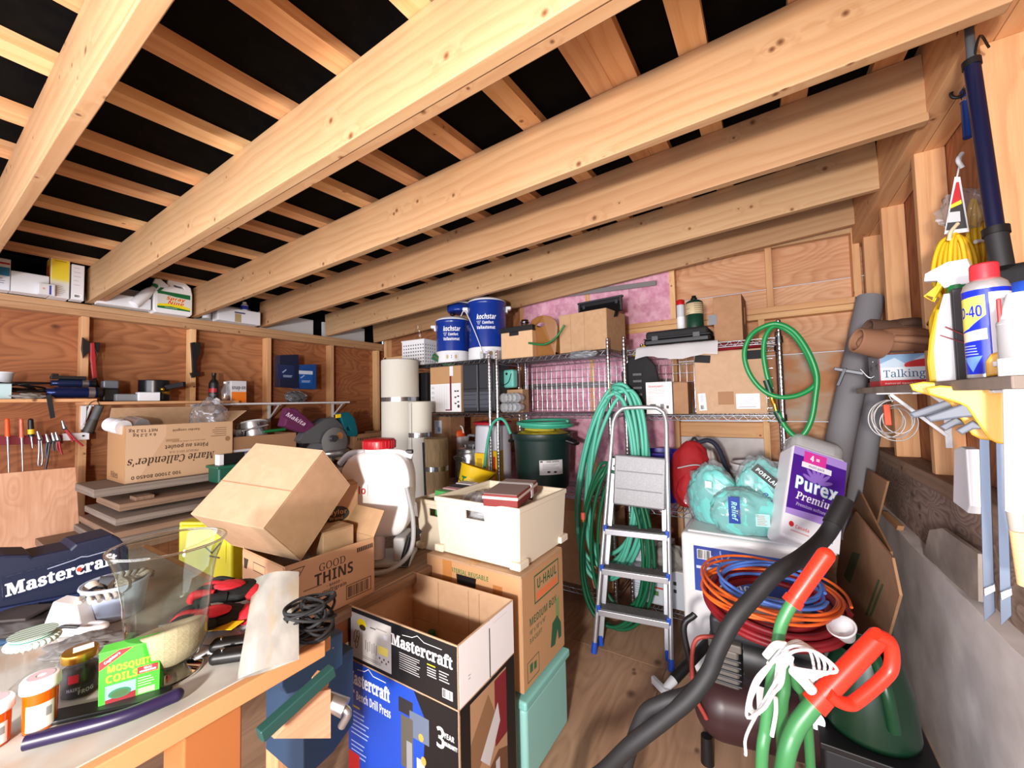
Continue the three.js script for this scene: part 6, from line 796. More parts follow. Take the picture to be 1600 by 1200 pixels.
  const e = 0.001; stick(t, 'upper_print', upper, W - 0.004, fl - 0.006, '+z', 0, hb + fl / 2, D / 2 + e); stick(t, 'lower_print', lower, W - 0.004, hb - 0.006, '+z', 0, hb / 2, D / 2 + e); stick(t, 'white_side_print', side, D - 0.01, fl - 0.004, '+x', W / 2 + e, hb + fl / 2, 0); stick(t, 'side_picture', sideL, D - 0.01, hb - 0.006, '+x', W / 2 + e, hb / 2, 0);
  solo('green_plug', 'small green plastic part lying inside the open drill carton', 'part', merge([rbx(0.05, 0.03, 0.04, 0.01), move(cyl(0.014, 0.018, 0.03, 14), 0.01, 0.02, 0)]), mat('#0f5a34', 0.5), [F.pos[0] - 0.12, hb - 0.04, F.pos[2] - D / 2 + 0.04]);
}
// ---------- lower shelves of the racks ----------
{
  const y = 0.743, c = onZ(843, 690, -2.72), t = thing('trash_can', 'dark green plastic tub with rope handles and white label on rack', 'trash can', [c.x, y, -2.765]);
  const R = 0.225, h = onZ(843, 680, -2.55).y - y; M('can_wall', lathe([[0.0001, 0], [R * 0.84, 0], [R * 0.88, 0.02], [R * 0.98, h - 0.05], [R * 1.03, h - 0.045], [R * 1.05, h], [R * 1.01, h + 0.004], [R * 0.97, h - 0.03], [R * 0.84, 0.02], [0.0001, 0.015]], 56), mat('#0f2c28', 0.42), t);
  for (const s of [-1, 1]) M('handle', tube([[s * R * 1.0, h - 0.05, -0.05], [s * (R + 0.06), h - 0.07, -0.03], [s * (R + 0.06), h - 0.07, 0.03], [s * R * 1.0, h - 0.05, 0.05]], 0.014, 20, 8), BLACK, t);
  M('label', wrap(R * 0.955, 0.105, 0.85), print(256, 160, (g, w, hh) => { fill(g, '#d9dadc', 0, 0, w, hh); fill(g, '#26272a', 8, 6, 26, 16); text(g, 'TREE NORTH', 140, 16, 24, '#26272a', { align: 'center' }); lines(g, 30, 44, 190, 4, 16, 5, '#8d9094'); fill(g, '#26272a', 80, 118, 30, 20); fill(g, '#26272a', 150, 122, 30, 20); }, 0.5), t, [0, h * 0.42, 0], [0, faceYaw(c) + 0.3, 0]);
  const yb = thing('yellow_sack', 'folded yellow sack lying in the top of the dark tub', 'sack', [c.x, y + h - 0.04, -2.765]); M('sack_body', lump(0.2, 0.07, 0.19, 71, 0.3, 3), mat('#b3a12a', 0.6), yb); M('sack_fold', lump(0.14, 0.03, 0.1, 72, 0.3, 3), mat('#c4b83a', 0.6), yb, [0.02, 0.06, 0.05]);
  const P = []; for (let i = 0; i <= 90; i++) { const a = i / 90 * 6.283 * 4; P.push(V(c.x + 0.03 + (0.2 + 0.02 * Math.sin(a * 0.4)) * Math.cos(a), y + h + 0.055 + 0.012 * Math.sin(a * 0.6) + i * 0.0003, -2.76 + (0.17 + 0.02 * Math.cos(a * 0.3)) * Math.sin(a))); }
  solo('short_hose', 'teal garden hose coiled flat on top of the dark tub', 'hose', tube(P, 0.011, 260, 8), mat('#3fae8e', 0.4));
}
{
  const y = 0.723; let c = onZ(764, 700, -2.72); const d = thing('white_drum', 'white plastic drum with red lid behind the rack posts', 'drum', [c.x, y, -2.78]); const hh = onZ(764, 664, -2.68).y - y; M('drum_wall', lathe([[0.0001, 0], [0.135, 0], [0.15, 0.02], [0.152, hh * 0.3], [0.149, hh * 0.32], [0.152, hh * 0.34], [0.152, hh * 0.62], [0.149, hh * 0.64], [0.152, hh * 0.66], [0.145, hh - 0.02], [0.13, hh], [0.0001, hh]], 44), mat('#c9ccd4', 0.4), d); M('red_lid', lathe([[0.14, hh], [0.165, hh + 0.004], [0.16, hh + 0.022], [0.1, hh + 0.03], [0.0001, hh + 0.03]], 40), mat('#b3202a', 0.4), d);
  c = onZ(722, 730, -2.62); const k = thing('milk_can', 'brushed aluminium can with lid handle on the left rack', 'can', [c.x, y, -2.72]); const kh = onZ(722, 702, -2.62).y - y; M('can_body', lathe([[0.0001, 0], [0.115, 0], [0.12, 0.01], [0.12, kh - 0.06], [0.1, kh - 0.03], [0.1, kh - 0.01], [0.108, kh], [0.0001, kh + 0.006]], 44), mat('#a9abae', 0.32, { metalness: 0.85 }), k); M('lid_handle', tube([[-0.04, kh, 0], [-0.04, kh + 0.035, 0], [0.04, kh + 0.035, 0], [0.04, kh, 0]], 0.006, 20, 8), STEEL, k); M('side_handle', tube([[-0.05, kh - 0.1, 0.118], [-0.045, kh - 0.06, 0.15], [0.045, kh - 0.06, 0.15], [0.05, kh - 0.1, 0.118]], 0.006, 20, 8), STEEL, k);
  c = onZ(706, 680, -2.82); const og = thing('orange_jug', 'white and orange jug with carrying loop behind aluminium can', 'jug', [c.x, y, -2.9]); const oh = onZ(706, 682, -2.85).y - y; M('jug_body', rbx(0.17, oh, 0.12, 0.02), WHITE, og, [0, oh / 2, 0]); M('orange_cap', lathe([[0.07, oh], [0.07, oh + 0.04], [0.05, oh + 0.06], [0.0001, oh + 0.06]], 28), ORANGE, og); M('loop', tube([[-0.06, oh + 0.03, 0], [-0.03, oh + 0.09, 0], [0.05, oh + 0.09, 0], [0.075, oh + 0.03, 0]], 0.008, 24, 8), WHITE, og); M('red_mark', bx(0.06, 0.07, 0.004), RED, og, [-0.03, oh * 0.8, 0.062]);
  c = onZ(735, 680, -2.86); const gj = thing('grey_jerrycan', 'grey jerrycan with pouring spout behind the aluminium can', 'jerrycan', [c.x, y, -2.9]); const gh = onZ(735, 690, -2.86).y - y; M('can_body', rbx(0.16, gh, 0.12, 0.025), mat('#8d9095', 0.5), gj, [0, gh / 2, 0]); M('spout', rod([0.02, gh, 0], [0.1, gh + 0.07, 0.02], 0.014, 0.01, 14), BLACK, gj); M('handle', tube([[-0.07, gh, 0], [-0.05, gh + 0.05, 0], [0.02, gh + 0.05, 0]], 0.012, 18, 8), mat('#8d9095', 0.5), gj);
  for (const [i, px0, px1, py0, py1, z] of [[0, 741, 757, 708, 752, -2.585], [1, 768, 776, 705, 755, -2.61]]) { const a = onZ(px0, py0, z), b = onZ(px1, py1, z); const yy = b.y, t = thing('yellow_box', ['yellow cardboard box standing beside the chrome rack post', 'narrow yellow box with orange base between rack posts'][i], 'box', [(a.x + b.x) / 2, y, z - 0.05]); M('box_body', bx(b.x - a.x, a.y - y, 0.09), YELLOW, t, [0, (a.y - y) / 2, 0]); M('print_strip', bx((b.x - a.x) * 0.5, (a.y - y) * 0.5, 0.003), i ? mat('#c8342a', 0.5) : mat('#c9a30e', 0.5), t, [0, (a.y - y) * 0.6, 0.046]); }
  const wt = onZ(680, 668, -2.72), bt2 = thing('brown_carton', 'tall brown carton with a picture label behind the woven mat', 'box', [wt.x, y, -2.86]); const bh = onZ(680, 650, -2.8).y - y; M('box_body', bx(0.3, bh, 0.2), CARD[2], bt2, [0, bh / 2, 0]); M('picture_label', sheet(0.09, 0.12), print(96, 128, (g, w, h) => { fill(g, '#c9ced6', 0, 0, w, h); lines(g, 12, 14, 50, 4, 14, 4, '#6a7c9a'); oval(g, 60, 86, 20, 26, '#7d8da6'); }), bt2, [-0.0, bh - 0.1, 0.1012]);
  // teal hose hanging round the posts of the left rack
  const L = [[866 - 80, 757, -2.5], [779, 745, -2.5], [781, 700, -2.5], [776, 665, -2.5], [783, 655, -2.5], [789, 660, -2.52]]; const Q = [[757, 732], [760, 705], [764, 680], [770, 662], [781, 654], [790, 660], [798, 678]].map(p => onZ(p[0], p[1], -2.515)); const t2 = thing('teal_hose', 'length of teal hose hooked over the left rack posts', 'hose', [0, 0, 0]); M('hose', tube(Q, 0.0115, 60, 8), mat('#43ad90', 0.4), t2); M('hose_end', rod(Q[0], Q[0].clone().add(V(0, -0.03, 0)), 0.013, 0.013, 12), BLACK, t2); based(t2, Q[0]);
  // tilted yellow bucket in front of the rack on a stack of brown cartons
  const yc = onZ(726, 768, -2.2), yt = thing('yellow_bucket', 'yellow plastic bucket with green tree print tilted before the rack', 'bucket', [yc.x - 0.02, yc.y - 0.05, -2.28], 0); yt.rotation.set(-0.22, 0.3, -0.27, 'YXZ');
  M('bucket_wall', lathe([[0.0001, 0], [0.1, 0], [0.128, 0.2], [0.134, 0.204], [0.134, 0.212], [0.126, 0.21], [0.097, 0.006], [0.0001, 0.005]], 44), mat('#ecc814', 0.4), yt); M('label', wrap(0.118, 0.15, 1.7), print(256, 192, (g, w, h) => { fill(g, '#ecc814', 0, 0, w, h); oval(g, 70, 60, 34, 26, '#1f7a34'); poly(g, [[64, 60], [76, 60], [80, 110], [60, 110]], '#1f7a34'); g.strokeStyle = '#1f7a34'; g.lineWidth = 7; g.beginPath(); g.moveTo(90, 108); g.quadraticCurveTo(140, 84, 200, 112); g.lineTo(250, 112); g.stroke(); text(g, 'Gardenf', 20, 156, 58, '#1f7a34', { style: 'italic bold' }); }, 0.4), yt, [0, 0.105, 0], [0, 0, 0]); M('bail', tube([[0.13, 0.19, 0], [0.1, 0.12, 0.1], [0, 0.08, 0.15], [-0.1, 0.12, 0.1], [-0.13, 0.19, 0]], 0.003, 30, 6), BLACK, yt);
  carton('hidden_carton', 'plain brown carton under the tilted yellow bucket', { pos: [yc.x, 0, -2.3], w: 0.4, h: yc.y - 0.1, d: 0.34, mat: CARD[2] });
  // middle rack, low: brown cartons and clear bag
  const x0 = onZ(858, 800, -2.55).x, x1 = onZ(952, 800, -2.55).x; carton('open_carton', 'brown open carton on the bottom shelf behind green hoses', { pos: [(x0 + x1) / 2, 0.125, -2.76], w: x1 - x0 - 0.02, h: 0.5, d: 0.3, mat: CARD[2], open: true, flaps: [['+z', 0.12, 0.6]] });
  const pb = onZ(930, 735, -2.7); const pbt = thing('clear_bag', 'clear plastic bag lump beside the tub behind teal hose', 'bag', [pb.x + 0.02, 0.745, -2.7]); M('bag_film', lump(0.12, 0.12, 0.1, 81, 0.3, 3), FILM, pbt); M('bag_contents', lump(0.09, 0.09, 0.08, 82, 0.3, 3), mat('#8a7a6c', 0.8), pbt); 
  // right rack
  const rb = onZ(1080, 788, -2.66), bp = thing('red_backpack', 'red backpack with grey side panel on the right rack', 'backpack', [rb.x, 0.723, -2.74], 0.35); const bh2 = onZ(1080, 692, -2.66).y - 0.723;
  const g = lump(0.13, bh2, 0.1, 91, 0.1, 2, 0.2, 48); M('pack_body', g, mat('#a3141d', 0.75), bp); M('front_pocket', lump(0.1, bh2 * 0.55, 0.05, 92, 0.12, 2, 0.2), mat('#b01822', 0.75), bp, [-0.01, 0.02, 0.07]); M('side_panel', lump(0.04, bh2 * 0.85, 0.09, 93, 0.12, 2), mat('#a9a59c', 0.8), bp, [0.11, 0.02, 0.0]); M('strap', tube([[0.04, bh2 * 0.98, 0.0], [0.1, bh2 * 1.02, 0.02], [0.15, bh2 * 0.9, 0.03], [0.2, bh2 * 0.5, 0.04], [0.24, bh2 * 0.2, 0.02]], 0.014, 30, 8), mat('#1d2233', 0.8), bp); M('zip', tube([[-0.1, bh2 * 0.62, 0.09], [0, bh2 * 0.68, 0.115], [0.08, bh2 * 0.62, 0.09]], 0.004, 20, 6), LGREY, bp); M('haul_loop', tube([[0.0, bh2 * 0.97, 0], [0.02, bh2 * 1.06, 0], [0.05, bh2 * 0.97, 0]], 0.007, 14, 8), BLACKMATTE, bp);
  const bl = onZ(1033, 716, -2.7); solo('blue_basin', 'violet blue plastic basin behind the ladder rails', 'basin', lathe([[0.0001, 0], [0.12, 0], [0.15, onZ(1033, 708, -2.7).y - 0.723], [0.158, onZ(1033, 708, -2.7).y - 0.723], [0.155, 0.09], [0.118, 0.004]].slice(0, 4), 36), mat('#3a2fa0', 0.4), [bl.x - 0.04, 0.723, -2.82]);
  const wb = onZ(1185, 730, -2.72), wk = thing('white_bucket', 'white plastic bucket behind the teal plastic packs', 'bucket', [wb.x, 0.723, -2.8]), wh = onZ(1185, 727, -2.72).y - 0.723; M('bucket_wall', lathe([[0.0001, 0], [0.125, 0], [0.142, wh - 0.02], [0.15, wh - 0.015], [0.15, wh], [0.14, wh], [0.122, 0.006], [0.0001, 0.005]], 44), WHITE, wk); M('rim_band', lathe([[0.146, wh - 0.06], [0.152, wh - 0.055], [0.152, wh - 0.045], [0.147, wh - 0.04]], 44), LGREY, wk);
  const q0 = onZ(985, 950, -2.585).x, q1 = onZ(1071, 950, -2.585).x;
  const wp = print(256, 256, (g, w, h) => { fill(g, '#c3cbd6', 0, 0, w, h); fill(g, '#23262c', 176, 60, 22, 30); fill(g, '#23262c', 206, 64, 14, 26); fill(g, '#23262c', 176, 120, 22, 24); fill(g, '#23262c', 206, 120, 14, 24); fill(g, '#23262c', 176, 176, 22, 20); oval(g, 60, 40, 8, 8, '#333'); oval(g, 120, 44, 8, 8, '#333'); fill(g, '#b8402c', 110, 130, 50, 12); fill(g, '#4e7a42', 96, 160, 40, 34); lines(g, 20, 130, 60, 5, 16, 5, '#8a93a2'); }, 0.6);
  carton('light_box', 'pale blue and white box with dark windows on bottom shelf', { pos: [(q0 + q1) / 2, 0.125, -2.74], w: q1 - q0, h: 0.22, d: 0.28, mat: WHITECARD, tape: false, prints: [['+z', wp]] });
  carton('upper_light_box', 'white box stacked on the pale blue windowed box', { pos: [(q0 + q1) / 2 - 0.05, 0.352, -2.76], w: (q1 - q0) * 0.7, h: 0.1, d: 0.24, mat: WHITECARD, tape: false, prints: [['+z', wp]] });
  solo('grey_blanket', 'crumpled grey blanket draped over the stacked white boxes', 'blanket', lump(0.11, 0.15, 0.1, 95, 0.3, 3), mat('#8f8b86', 0.9), [q1 - 0.1, 0.35, -2.64]);
}
// ---------- hanging hoses and ladder ----------
function loops(name, label, m, r, list, fit) { const t = thing(name, label, 'hose', [0, 0, 0]); const P = []; for (const [cx, cy, rx, ry, z, ph, tilt] of list) for (let i = 0; i < 22; i++) { const a = ph + i / 22 * 6.2832, sq = Math.sin(a); P.push(onZ(cx + rx * Math.cos(a) * (0.86 + 0.14 * sq) + (tilt || 0) * sq, cy + ry * sq, z)); } M('hose', tube(P, r, P.length * 5, 8, false, 0.5), m, t); if (fit) fit(t, P); based(t, P.reduce((a, b) => a.y < b.y ? a : b)); return t; }
loops('garden_hose', 'large teal garden hose coil hung from the rack posts', mat('#55b59c', 0.42), 0.0125, [[962, 745, 52, 146, -2.5, -1.6, -6], [955, 742, 58, 142, -2.475, -1.6, -14], [958, 748, 46, 142, -2.45, -1.6, -10], [961, 756, 62, 150, -2.485, -1.6, -12], [956, 750, 40, 138, -2.44, -1.6, -4], [966, 738, 50, 128, -2.46, -1.6, -16], [950, 762, 52, 146, -2.43, -1.6, -10]], (t, P) => { const c = onZ(954, 604, -2.46); M('tie_wire', tube([c.clone().add(V(0, 0.04, 0.02)), c.clone().add(V(0.012, 0, 0.035)), c.clone().add(V(0, -0.05, 0.02))], 0.004, 14, 6), mat('#8d8061', 0.8), t); });
loops('dark_hose', 'dark green garden hose coil hanging behind the step ladder', mat('#0f5a3a', 0.4), 0.0105, [[962, 852, 60, 128, -2.36, -1.6, 4], [968, 846, 52, 118, -2.34, -1.6, 6], [956, 858, 56, 122, -2.325, -1.6, 2], [965, 850, 64, 134, -2.38, -1.6, 8], [972, 842, 44, 108, -2.35, -1.6, 4]], t => { const c = onZ(911, 806, -2.31); M('coral_coupling', rod(c.clone().add(V(0, 0.02, 0)), c.clone().add(V(0, -0.02, 0)), 0.014, 0.014, 14), mat('#d8614a', 0.4), t); M('brass_end', rod(c.clone().add(V(0, -0.02, 0)), c.clone().add(V(0, -0.035, 0)), 0.011, 0.011, 14), BRASS, t); });
{
  const fl = onY(928, 1020, 0), fr = onY(1049, 1048, 0), y1 = 1.35, t = thing('step_ladder', 'folded aluminium step ladder leaning before the hoses', 'ladder', fl.clone().add(fr).multiplyScalar(0.5));
  const ax = fr.clone().sub(fl); const wB = ax.length(); ax.normalize(); const bk = V(0, 1, 0).cross(ax).negate(); if (bk.z > 0) bk.negate();   // bk: away from the viewer
  const m = t.position, wT = 0.29, lean = 0.2;
  const at3 = (u, y, b) => ax.clone().multiplyScalar(u).add(V(0, y, 0)).addScaledVector(bk, b);   // local
  const sk = 0.07, side = (s, y) => { const k = y / y1; return at3(s * (wB / 2 * (1 - k) + wT / 2 * k) + sk * k, y, lean * k); };
  const pts = [side(-1, 0.03)]; for (const y of [0.4, 0.8, 1.15, 1.265]) pts.push(side(-1, y)); pts.push(at3(-wT / 2 + 0.012 + sk, 1.315, lean), at3(-wT / 2 + 0.05 + sk, 1.346, lean), at3(sk, 1.35, lean), at3(wT / 2 - 0.05 + sk, 1.346, lean), at3(wT / 2 - 0.012 + sk, 1.315, lean)); for (const y of [1.265, 1.15, 0.8, 0.4, 0.03]) pts.push(side(1, y));
  M('front_rail', tube(pts, 0.0125, 120, 12, false, 0.2), ALU, t);
  for (const s of [-1, 1]) { M('foot', rod(side(s, 0), side(s, 0.055), 0.0165, 0.0155, 14), mat('#1d4fc0', 0.4), t); const a = side(s * 0.9, 0.05).addScaledVector(bk, 0.07), b = side(s * 0.86, 1.05).addScaledVector(bk, 0.03); M('rear_leg', bar(a, b, 0.018, 0.03, ax.clone()), ALU, t); M('rear_foot', rod(a.clone().add(V(0, -0.045, 0)), a.clone().add(V(0, 0.01, 0)), 0.014, 0.014, 12), mat('#1d4fc0', 0.4), t); }
  const TREAD = tmat(grainTex('#6b6b6d', '#4a4a4c', { s: 241, f: 30, su: 0.1, sv: 0.1 }), 0.7);
  [0.225, 0.44, 0.655].forEach(y => { const k = y / y1, w = wB * (1 - k) + wT * k - 0.022, c = at3(sk * k, y, lean * k + 0.035); const q = M('tread', bx(w, 0.018, 0.085, 0.003), TREAD, t, c); q.rotation.y = Math.atan2(-ax.z, ax.x); const f = M('tread_front', bx(w + 0.012, 0.032, 0.012, 0.003), ALU, q, [0, -0.012, 0.045]); for (const s of [-1, 1]) M('bracket', rbx(0.022, 0.04, 0.03, 0.005), mat('#1d4fc0', 0.4), q, [s * (w / 2 + 0.004), 0.006, 0.034]); });
  const pc = at3(0.06, 0.93, lean * 0.69 - 0.004), p = M('platform', rbx(0.285, 0.285, 0.022, 0.012), tmat(grainTex('#939496', '#7c7d80', { s: 251, f: 40, su: 0.08, sv: 0.08 }), 0.5, { metalness: 0.3 }), t, pc); p.rotation.order = 'YXZ'; p.rotation.y = Math.atan2(-ax.z, ax.x); p.rotation.x = -0.14; p.rotation.z = -0.05; for (const y of [-0.05, 0.05]) M('platform_rib', bx(0.25, 0.005, 0.003), GREY, p, [0, y, 0.012]);
}
// ---------- right-hand corner ----------
{
  const N = onY(1072, 1046, 0), w = 0.6, d = 0.3, h = 0.7, t = thing('paper_pack', 'big white toilet paper case with blue upside-down print', 'package', [N.x + w / 2, 0, N.z - d / 2 + 0.0], 0);
  M('pack_body', rbx(w, h, d, 0.02, 3), mat('#e6e7ea', 0.5), t, [0, h / 2, 0]);
  stick(t, 'printed_front', print(640, 320, (g, W, H2) => { fill(g, '#2647b0', 0, 0, W, H2); const q = g.createLinearGradient(0, 0, W, H2); q.addColorStop(0, '#1c3490'); q.addColorStop(0.5, '#4a70d0'); q.addColorStop(1, '#243c9c'); fill(g, q, 0, 0, W, H2); g.strokeStyle = '#9db8ec'; g.lineWidth = 8; for (let i = 0; i < 9; i++) { const a = i / 9 * 6.283; g.beginPath(); g.moveTo(170, 110); g.quadraticCurveTo(170 + 60 * Math.cos(a), 90 + 60 * Math.sin(a), 170 + 110 * Math.cos(a + 0.3), 110 + 100 * Math.sin(a + 0.3)); g.stroke(); } barcode(g, 22, 26, 70, 62); fill(g, '#c9d2ea', 12, 140, 130, 20); oval(g, 76, 210, 28, 28, '#e9e9ee'); oval(g, 76, 210, 18, 18, '#d04a52'); g.save(); g.translate(90, 290); g.rotate(Math.PI); text(g, '380', 0, 0, 46, '#e8ecf8', { align: 'center' }); g.restore(); g.save(); g.translate(230, 244); g.rotate(Math.PI); text(g, 'Royale', 0, 0, 64, '#f2f4fb', { align: 'center', font: 'serif' }); g.restore(); }, 0.35), w - 0.06, 0.225, '+z', 0.03, h - 0.17, d / 2 + 0.0012);
  M('film_fold', rbx(w - 0.06, 0.012, d - 0.06, 0.005), MILKY, t, [0, h + 0.004, 0]);
  // teal packs
  const T = mat('#77cfc8', 0.35), L = h + 0.012;
  const mk = (px, py, z, rx, ry, rz, sd, lab, rot, pr, D) => { const c = onZ(px, py, z), t = thing('teal_pack', lab, 'package', [c.x, D ?? L, z], rot || 0); M('pack_body', lump(rx, ry, rz, sd, 0.18, 2.5, 0.3, 52), T, t); M('clear_film', lump(rx * 1.05, ry * 1.05, rz * 1.05, sd + 1, 0.25, 4, 0.3, 40), FILM, t); return t; };
  const a = mk(1160, 790, -2.36, 0.15, 0.22, 0.09, 101, 'teal plastic pack with blue lettering lying foremost on white case', 0.2);
  stick(a, 'blue_lettering', print(96, 256, (g, W, H2) => { fill(g, '#1c3f9a', 0, 0, W, H2); g.save(); g.translate(48, 128); g.rotate(Math.PI / 2); text(g, 'Relief', 0, 0, 64, '#9fe0da', { align: 'center', style: 'italic bold' }); g.restore(); }, 0.4), 0.05, 0.13, '+z', -0.05, 0.13, 0.092); stick(a, 'small_label', print(96, 96, (g, W, H2) => { fill(g, '#a9dcd8', 0, 0, W, H2); lines(g, 12, 14, 70, 6, 13, 4, '#c06a6a'); }), 0.06, 0.06, '+z', 0.07, 0.09, 0.09);
  const b = mk(1112, 770, -2.47, 0.13, 0.32, 0.07, 103, 'crumpled teal pack leaning against the red backpack side', -0.3); stick(b, 'price_label', WHITECARD, 0.035, 0.035, '+z', 0.02, 0.22, 0.082);
  const e = mk(1190, 770, -2.47, 0.13, 0.36, 0.07, 105, 'upright teal pack with black lettered band beside purple pack', 0.1); const bd = stick(e, 'black_band', print(256, 72, (g, W, H2) => { fill(g, '#0f1416', 0, 0, W, H2); text(g, 'PORTLAND', 128, 38, 42, '#cfe9e6', { align: 'center' }); }, 0.4), 0.17, 0.045, '+z', 0.03, 0.27, 0.068); bd.rotation.z = -0.75; const bt = stick(e, 'blue_lettering', print(160, 96, (g, W, H2) => { fill(g, '#77cfc8', 0, 0, W, H2); text(g, 'est', 80, 48, 70, '#23508f', { align: 'center', style: 'italic bold' }); }, 0.4), 0.09, 0.06, '+z', 0.02, 0.18, 0.075); bt.rotation.z = -1.0;
  // purple pack, leaning
  const D = 1.78, bl = at(1222, 842, D), br = at(1312, 866, D - 0.06), tl = at(1280, 678, D + 0.18), tr = at(1368, 716, D + 0.12);
  const X = br.clone().sub(bl).add(tr.clone().sub(tl)).multiplyScalar(0.5), w2 = X.length(); X.normalize(); const Y = tl.clone().sub(bl).add(tr.clone().sub(br)).multiplyScalar(0.5), h2 = Y.length(); Y.normalize(); const Z = X.clone().cross(Y).normalize(), Y2 = Z.clone().cross(X);
  const pp = thing('purple_pack', 'purple and white toilet paper pack leaning in right corner', 'package', bl.clone().add(br).multiplyScalar(0.5).addScaledVector(Z, -0.08)); pp.quaternion.setFromRotationMatrix(new THREE.Matrix4().makeBasis(X, Y2, Z));
  M('pack_body', rbx(w2, h2 * 0.86, 0.15, 0.022, 4), mat('#e4e4ea', 0.4), pp, [0, h2 * 0.43, 0]); M('clear_top', rbx(w2 * 0.98, h2 * 0.2, 0.14, 0.04, 4), new THREE.MeshPhysicalMaterial({ color: '#dcdcdc', roughness: 0.15, transmission: 0.6, thickness: 0 }), pp, [0, h2 * 0.9, 0]); M('paper_roll', turn(cyl(0.05, 0.05, w2 * 0.7, 28), 0, 0, 1.57), WHITE, pp, [-0.01, h2 * 0.9, 0]);
  stick(pp, 'printed_front', print(448, 640, (g, W, H2) => { fill(g, '#e8e8ee', 0, 0, W, H2); fill(g, '#4b1f8c', 0, 60, W, 400); fill(g, '#a98cd6', 0, 0, W, 60); poly(g, [[0, 460], [448, 430], [448, 490], [0, 500]], '#a98cd6'); poly(g, [[0, 500], [448, 490], [448, 640], [0, 640]], '#e8e8ee'); for (let i = 0; i < 7; i++) { g.save(); g.translate(224, 230); g.rotate((i - 3) * 0.42); oval(g, 0, -70, 14, 60, '#8e6cc4'); g.restore(); } text(g, 'Purex', 218, 260, 128, '#f2f4fa', { align: 'center', stroke: '#7fd0e0', lw: 6 }); text(g, 'Premium', 236, 352, 74, '#f2f0fa', { align: 'center', font: 'serif', style: 'italic bold' }); text(g, 'Premium softness', 200, 412, 30, '#d9cdf0', { align: 'center', font: 'serif', style: 'italic' }); fill(g, '#d83c9c', 90, 14, 190, 84); text(g, '4 =', 185, 56, 60, '#fff', { align: 'center' }); fill(g, '#e9e9f0', 80, 98, 250, 40); text(g, 'multi-pack', 205, 118, 26, '#8a7aa6', { align: 'center' }); oval(g, 60, 560, 20, 18, '#cc2c34'); text(g, 'Canada', 92, 566, 32, '#d86a70', {}); lines(g, 60, 596, 160, 1, 10, 8, '#d8a0a4'); barcode(g, 330, 540, 70, 54, '#fff', '#5b6a9c'); }, 0.3), w2 * 0.965, h2 * 0.8, '+z', 0, h2 * 0.425, 0.0765);
  // cardboard sheets against the wall
  for (const [i, X5, pts, lab] of [[0, 0.34, [[1318, 838], [1338, 800], [1396, 872], [1408, 930], [1388, 1000], [1320, 1040], [1290, 1000]], 'foremost brown cardboard sheet with green print leaning at right'], [1, 0.385, [[1330, 800], [1346, 770], [1393, 862], [1394, 960], [1330, 960]], 'second brown cardboard sheet of the leaning stack'], [2, 0.43, [[1350, 770], [1358, 734], [1388, 752], [1370, 822], [1392, 880], [1350, 900]], 'rearmost cardboard sheet with bent top edge at right']]) {
    const t = thing('cardboard_sheet', lab, 'cardboard', [0, 0, 0], 0, 'cardboard sheets leaning at right'); M('sheet_panel', traceX(pts, X5, 0.006, 0.001), CARD[2], t); if (i === 0) for (const [q, cm] of [[[[1352, 960], [1372, 905], [1375, 907], [1356, 962]], 0], [[[1358, 962], [1378, 912], [1381, 914], [1362, 964]], 0], [[[1318, 900], [1332, 862], [1344, 866], [1328, 912]], 0]]) M('green_print', traceX(q, X5 - 0.0042, 0.001, 0), mat('#4c5c34', 0.8), t); based(t, onX(1350, 985, X5)); }
  const gb = traceX([[1456, 829], [1476, 826], [1533, 866], [1534, 940], [1526, 938], [1446, 868]], 0.505, 0.012, 0.001); metric(gb, 'z'); pulled(gb, 'grey_board', 'weathered grey board propped on the concrete ledge at right', 'board', tmat(grainTex('#a89d93', '#8b8078', { s: 261, f: 6 }), 0.85)); pulled(traceX([[1381, 803], [1384, 800], [1408, 822], [1406, 828]], 0.5, 0.02, 0.002), 'wood_scrap', 'thin wood scrap lying on the concrete ledge', 'scrap', STRIP[1]);
}
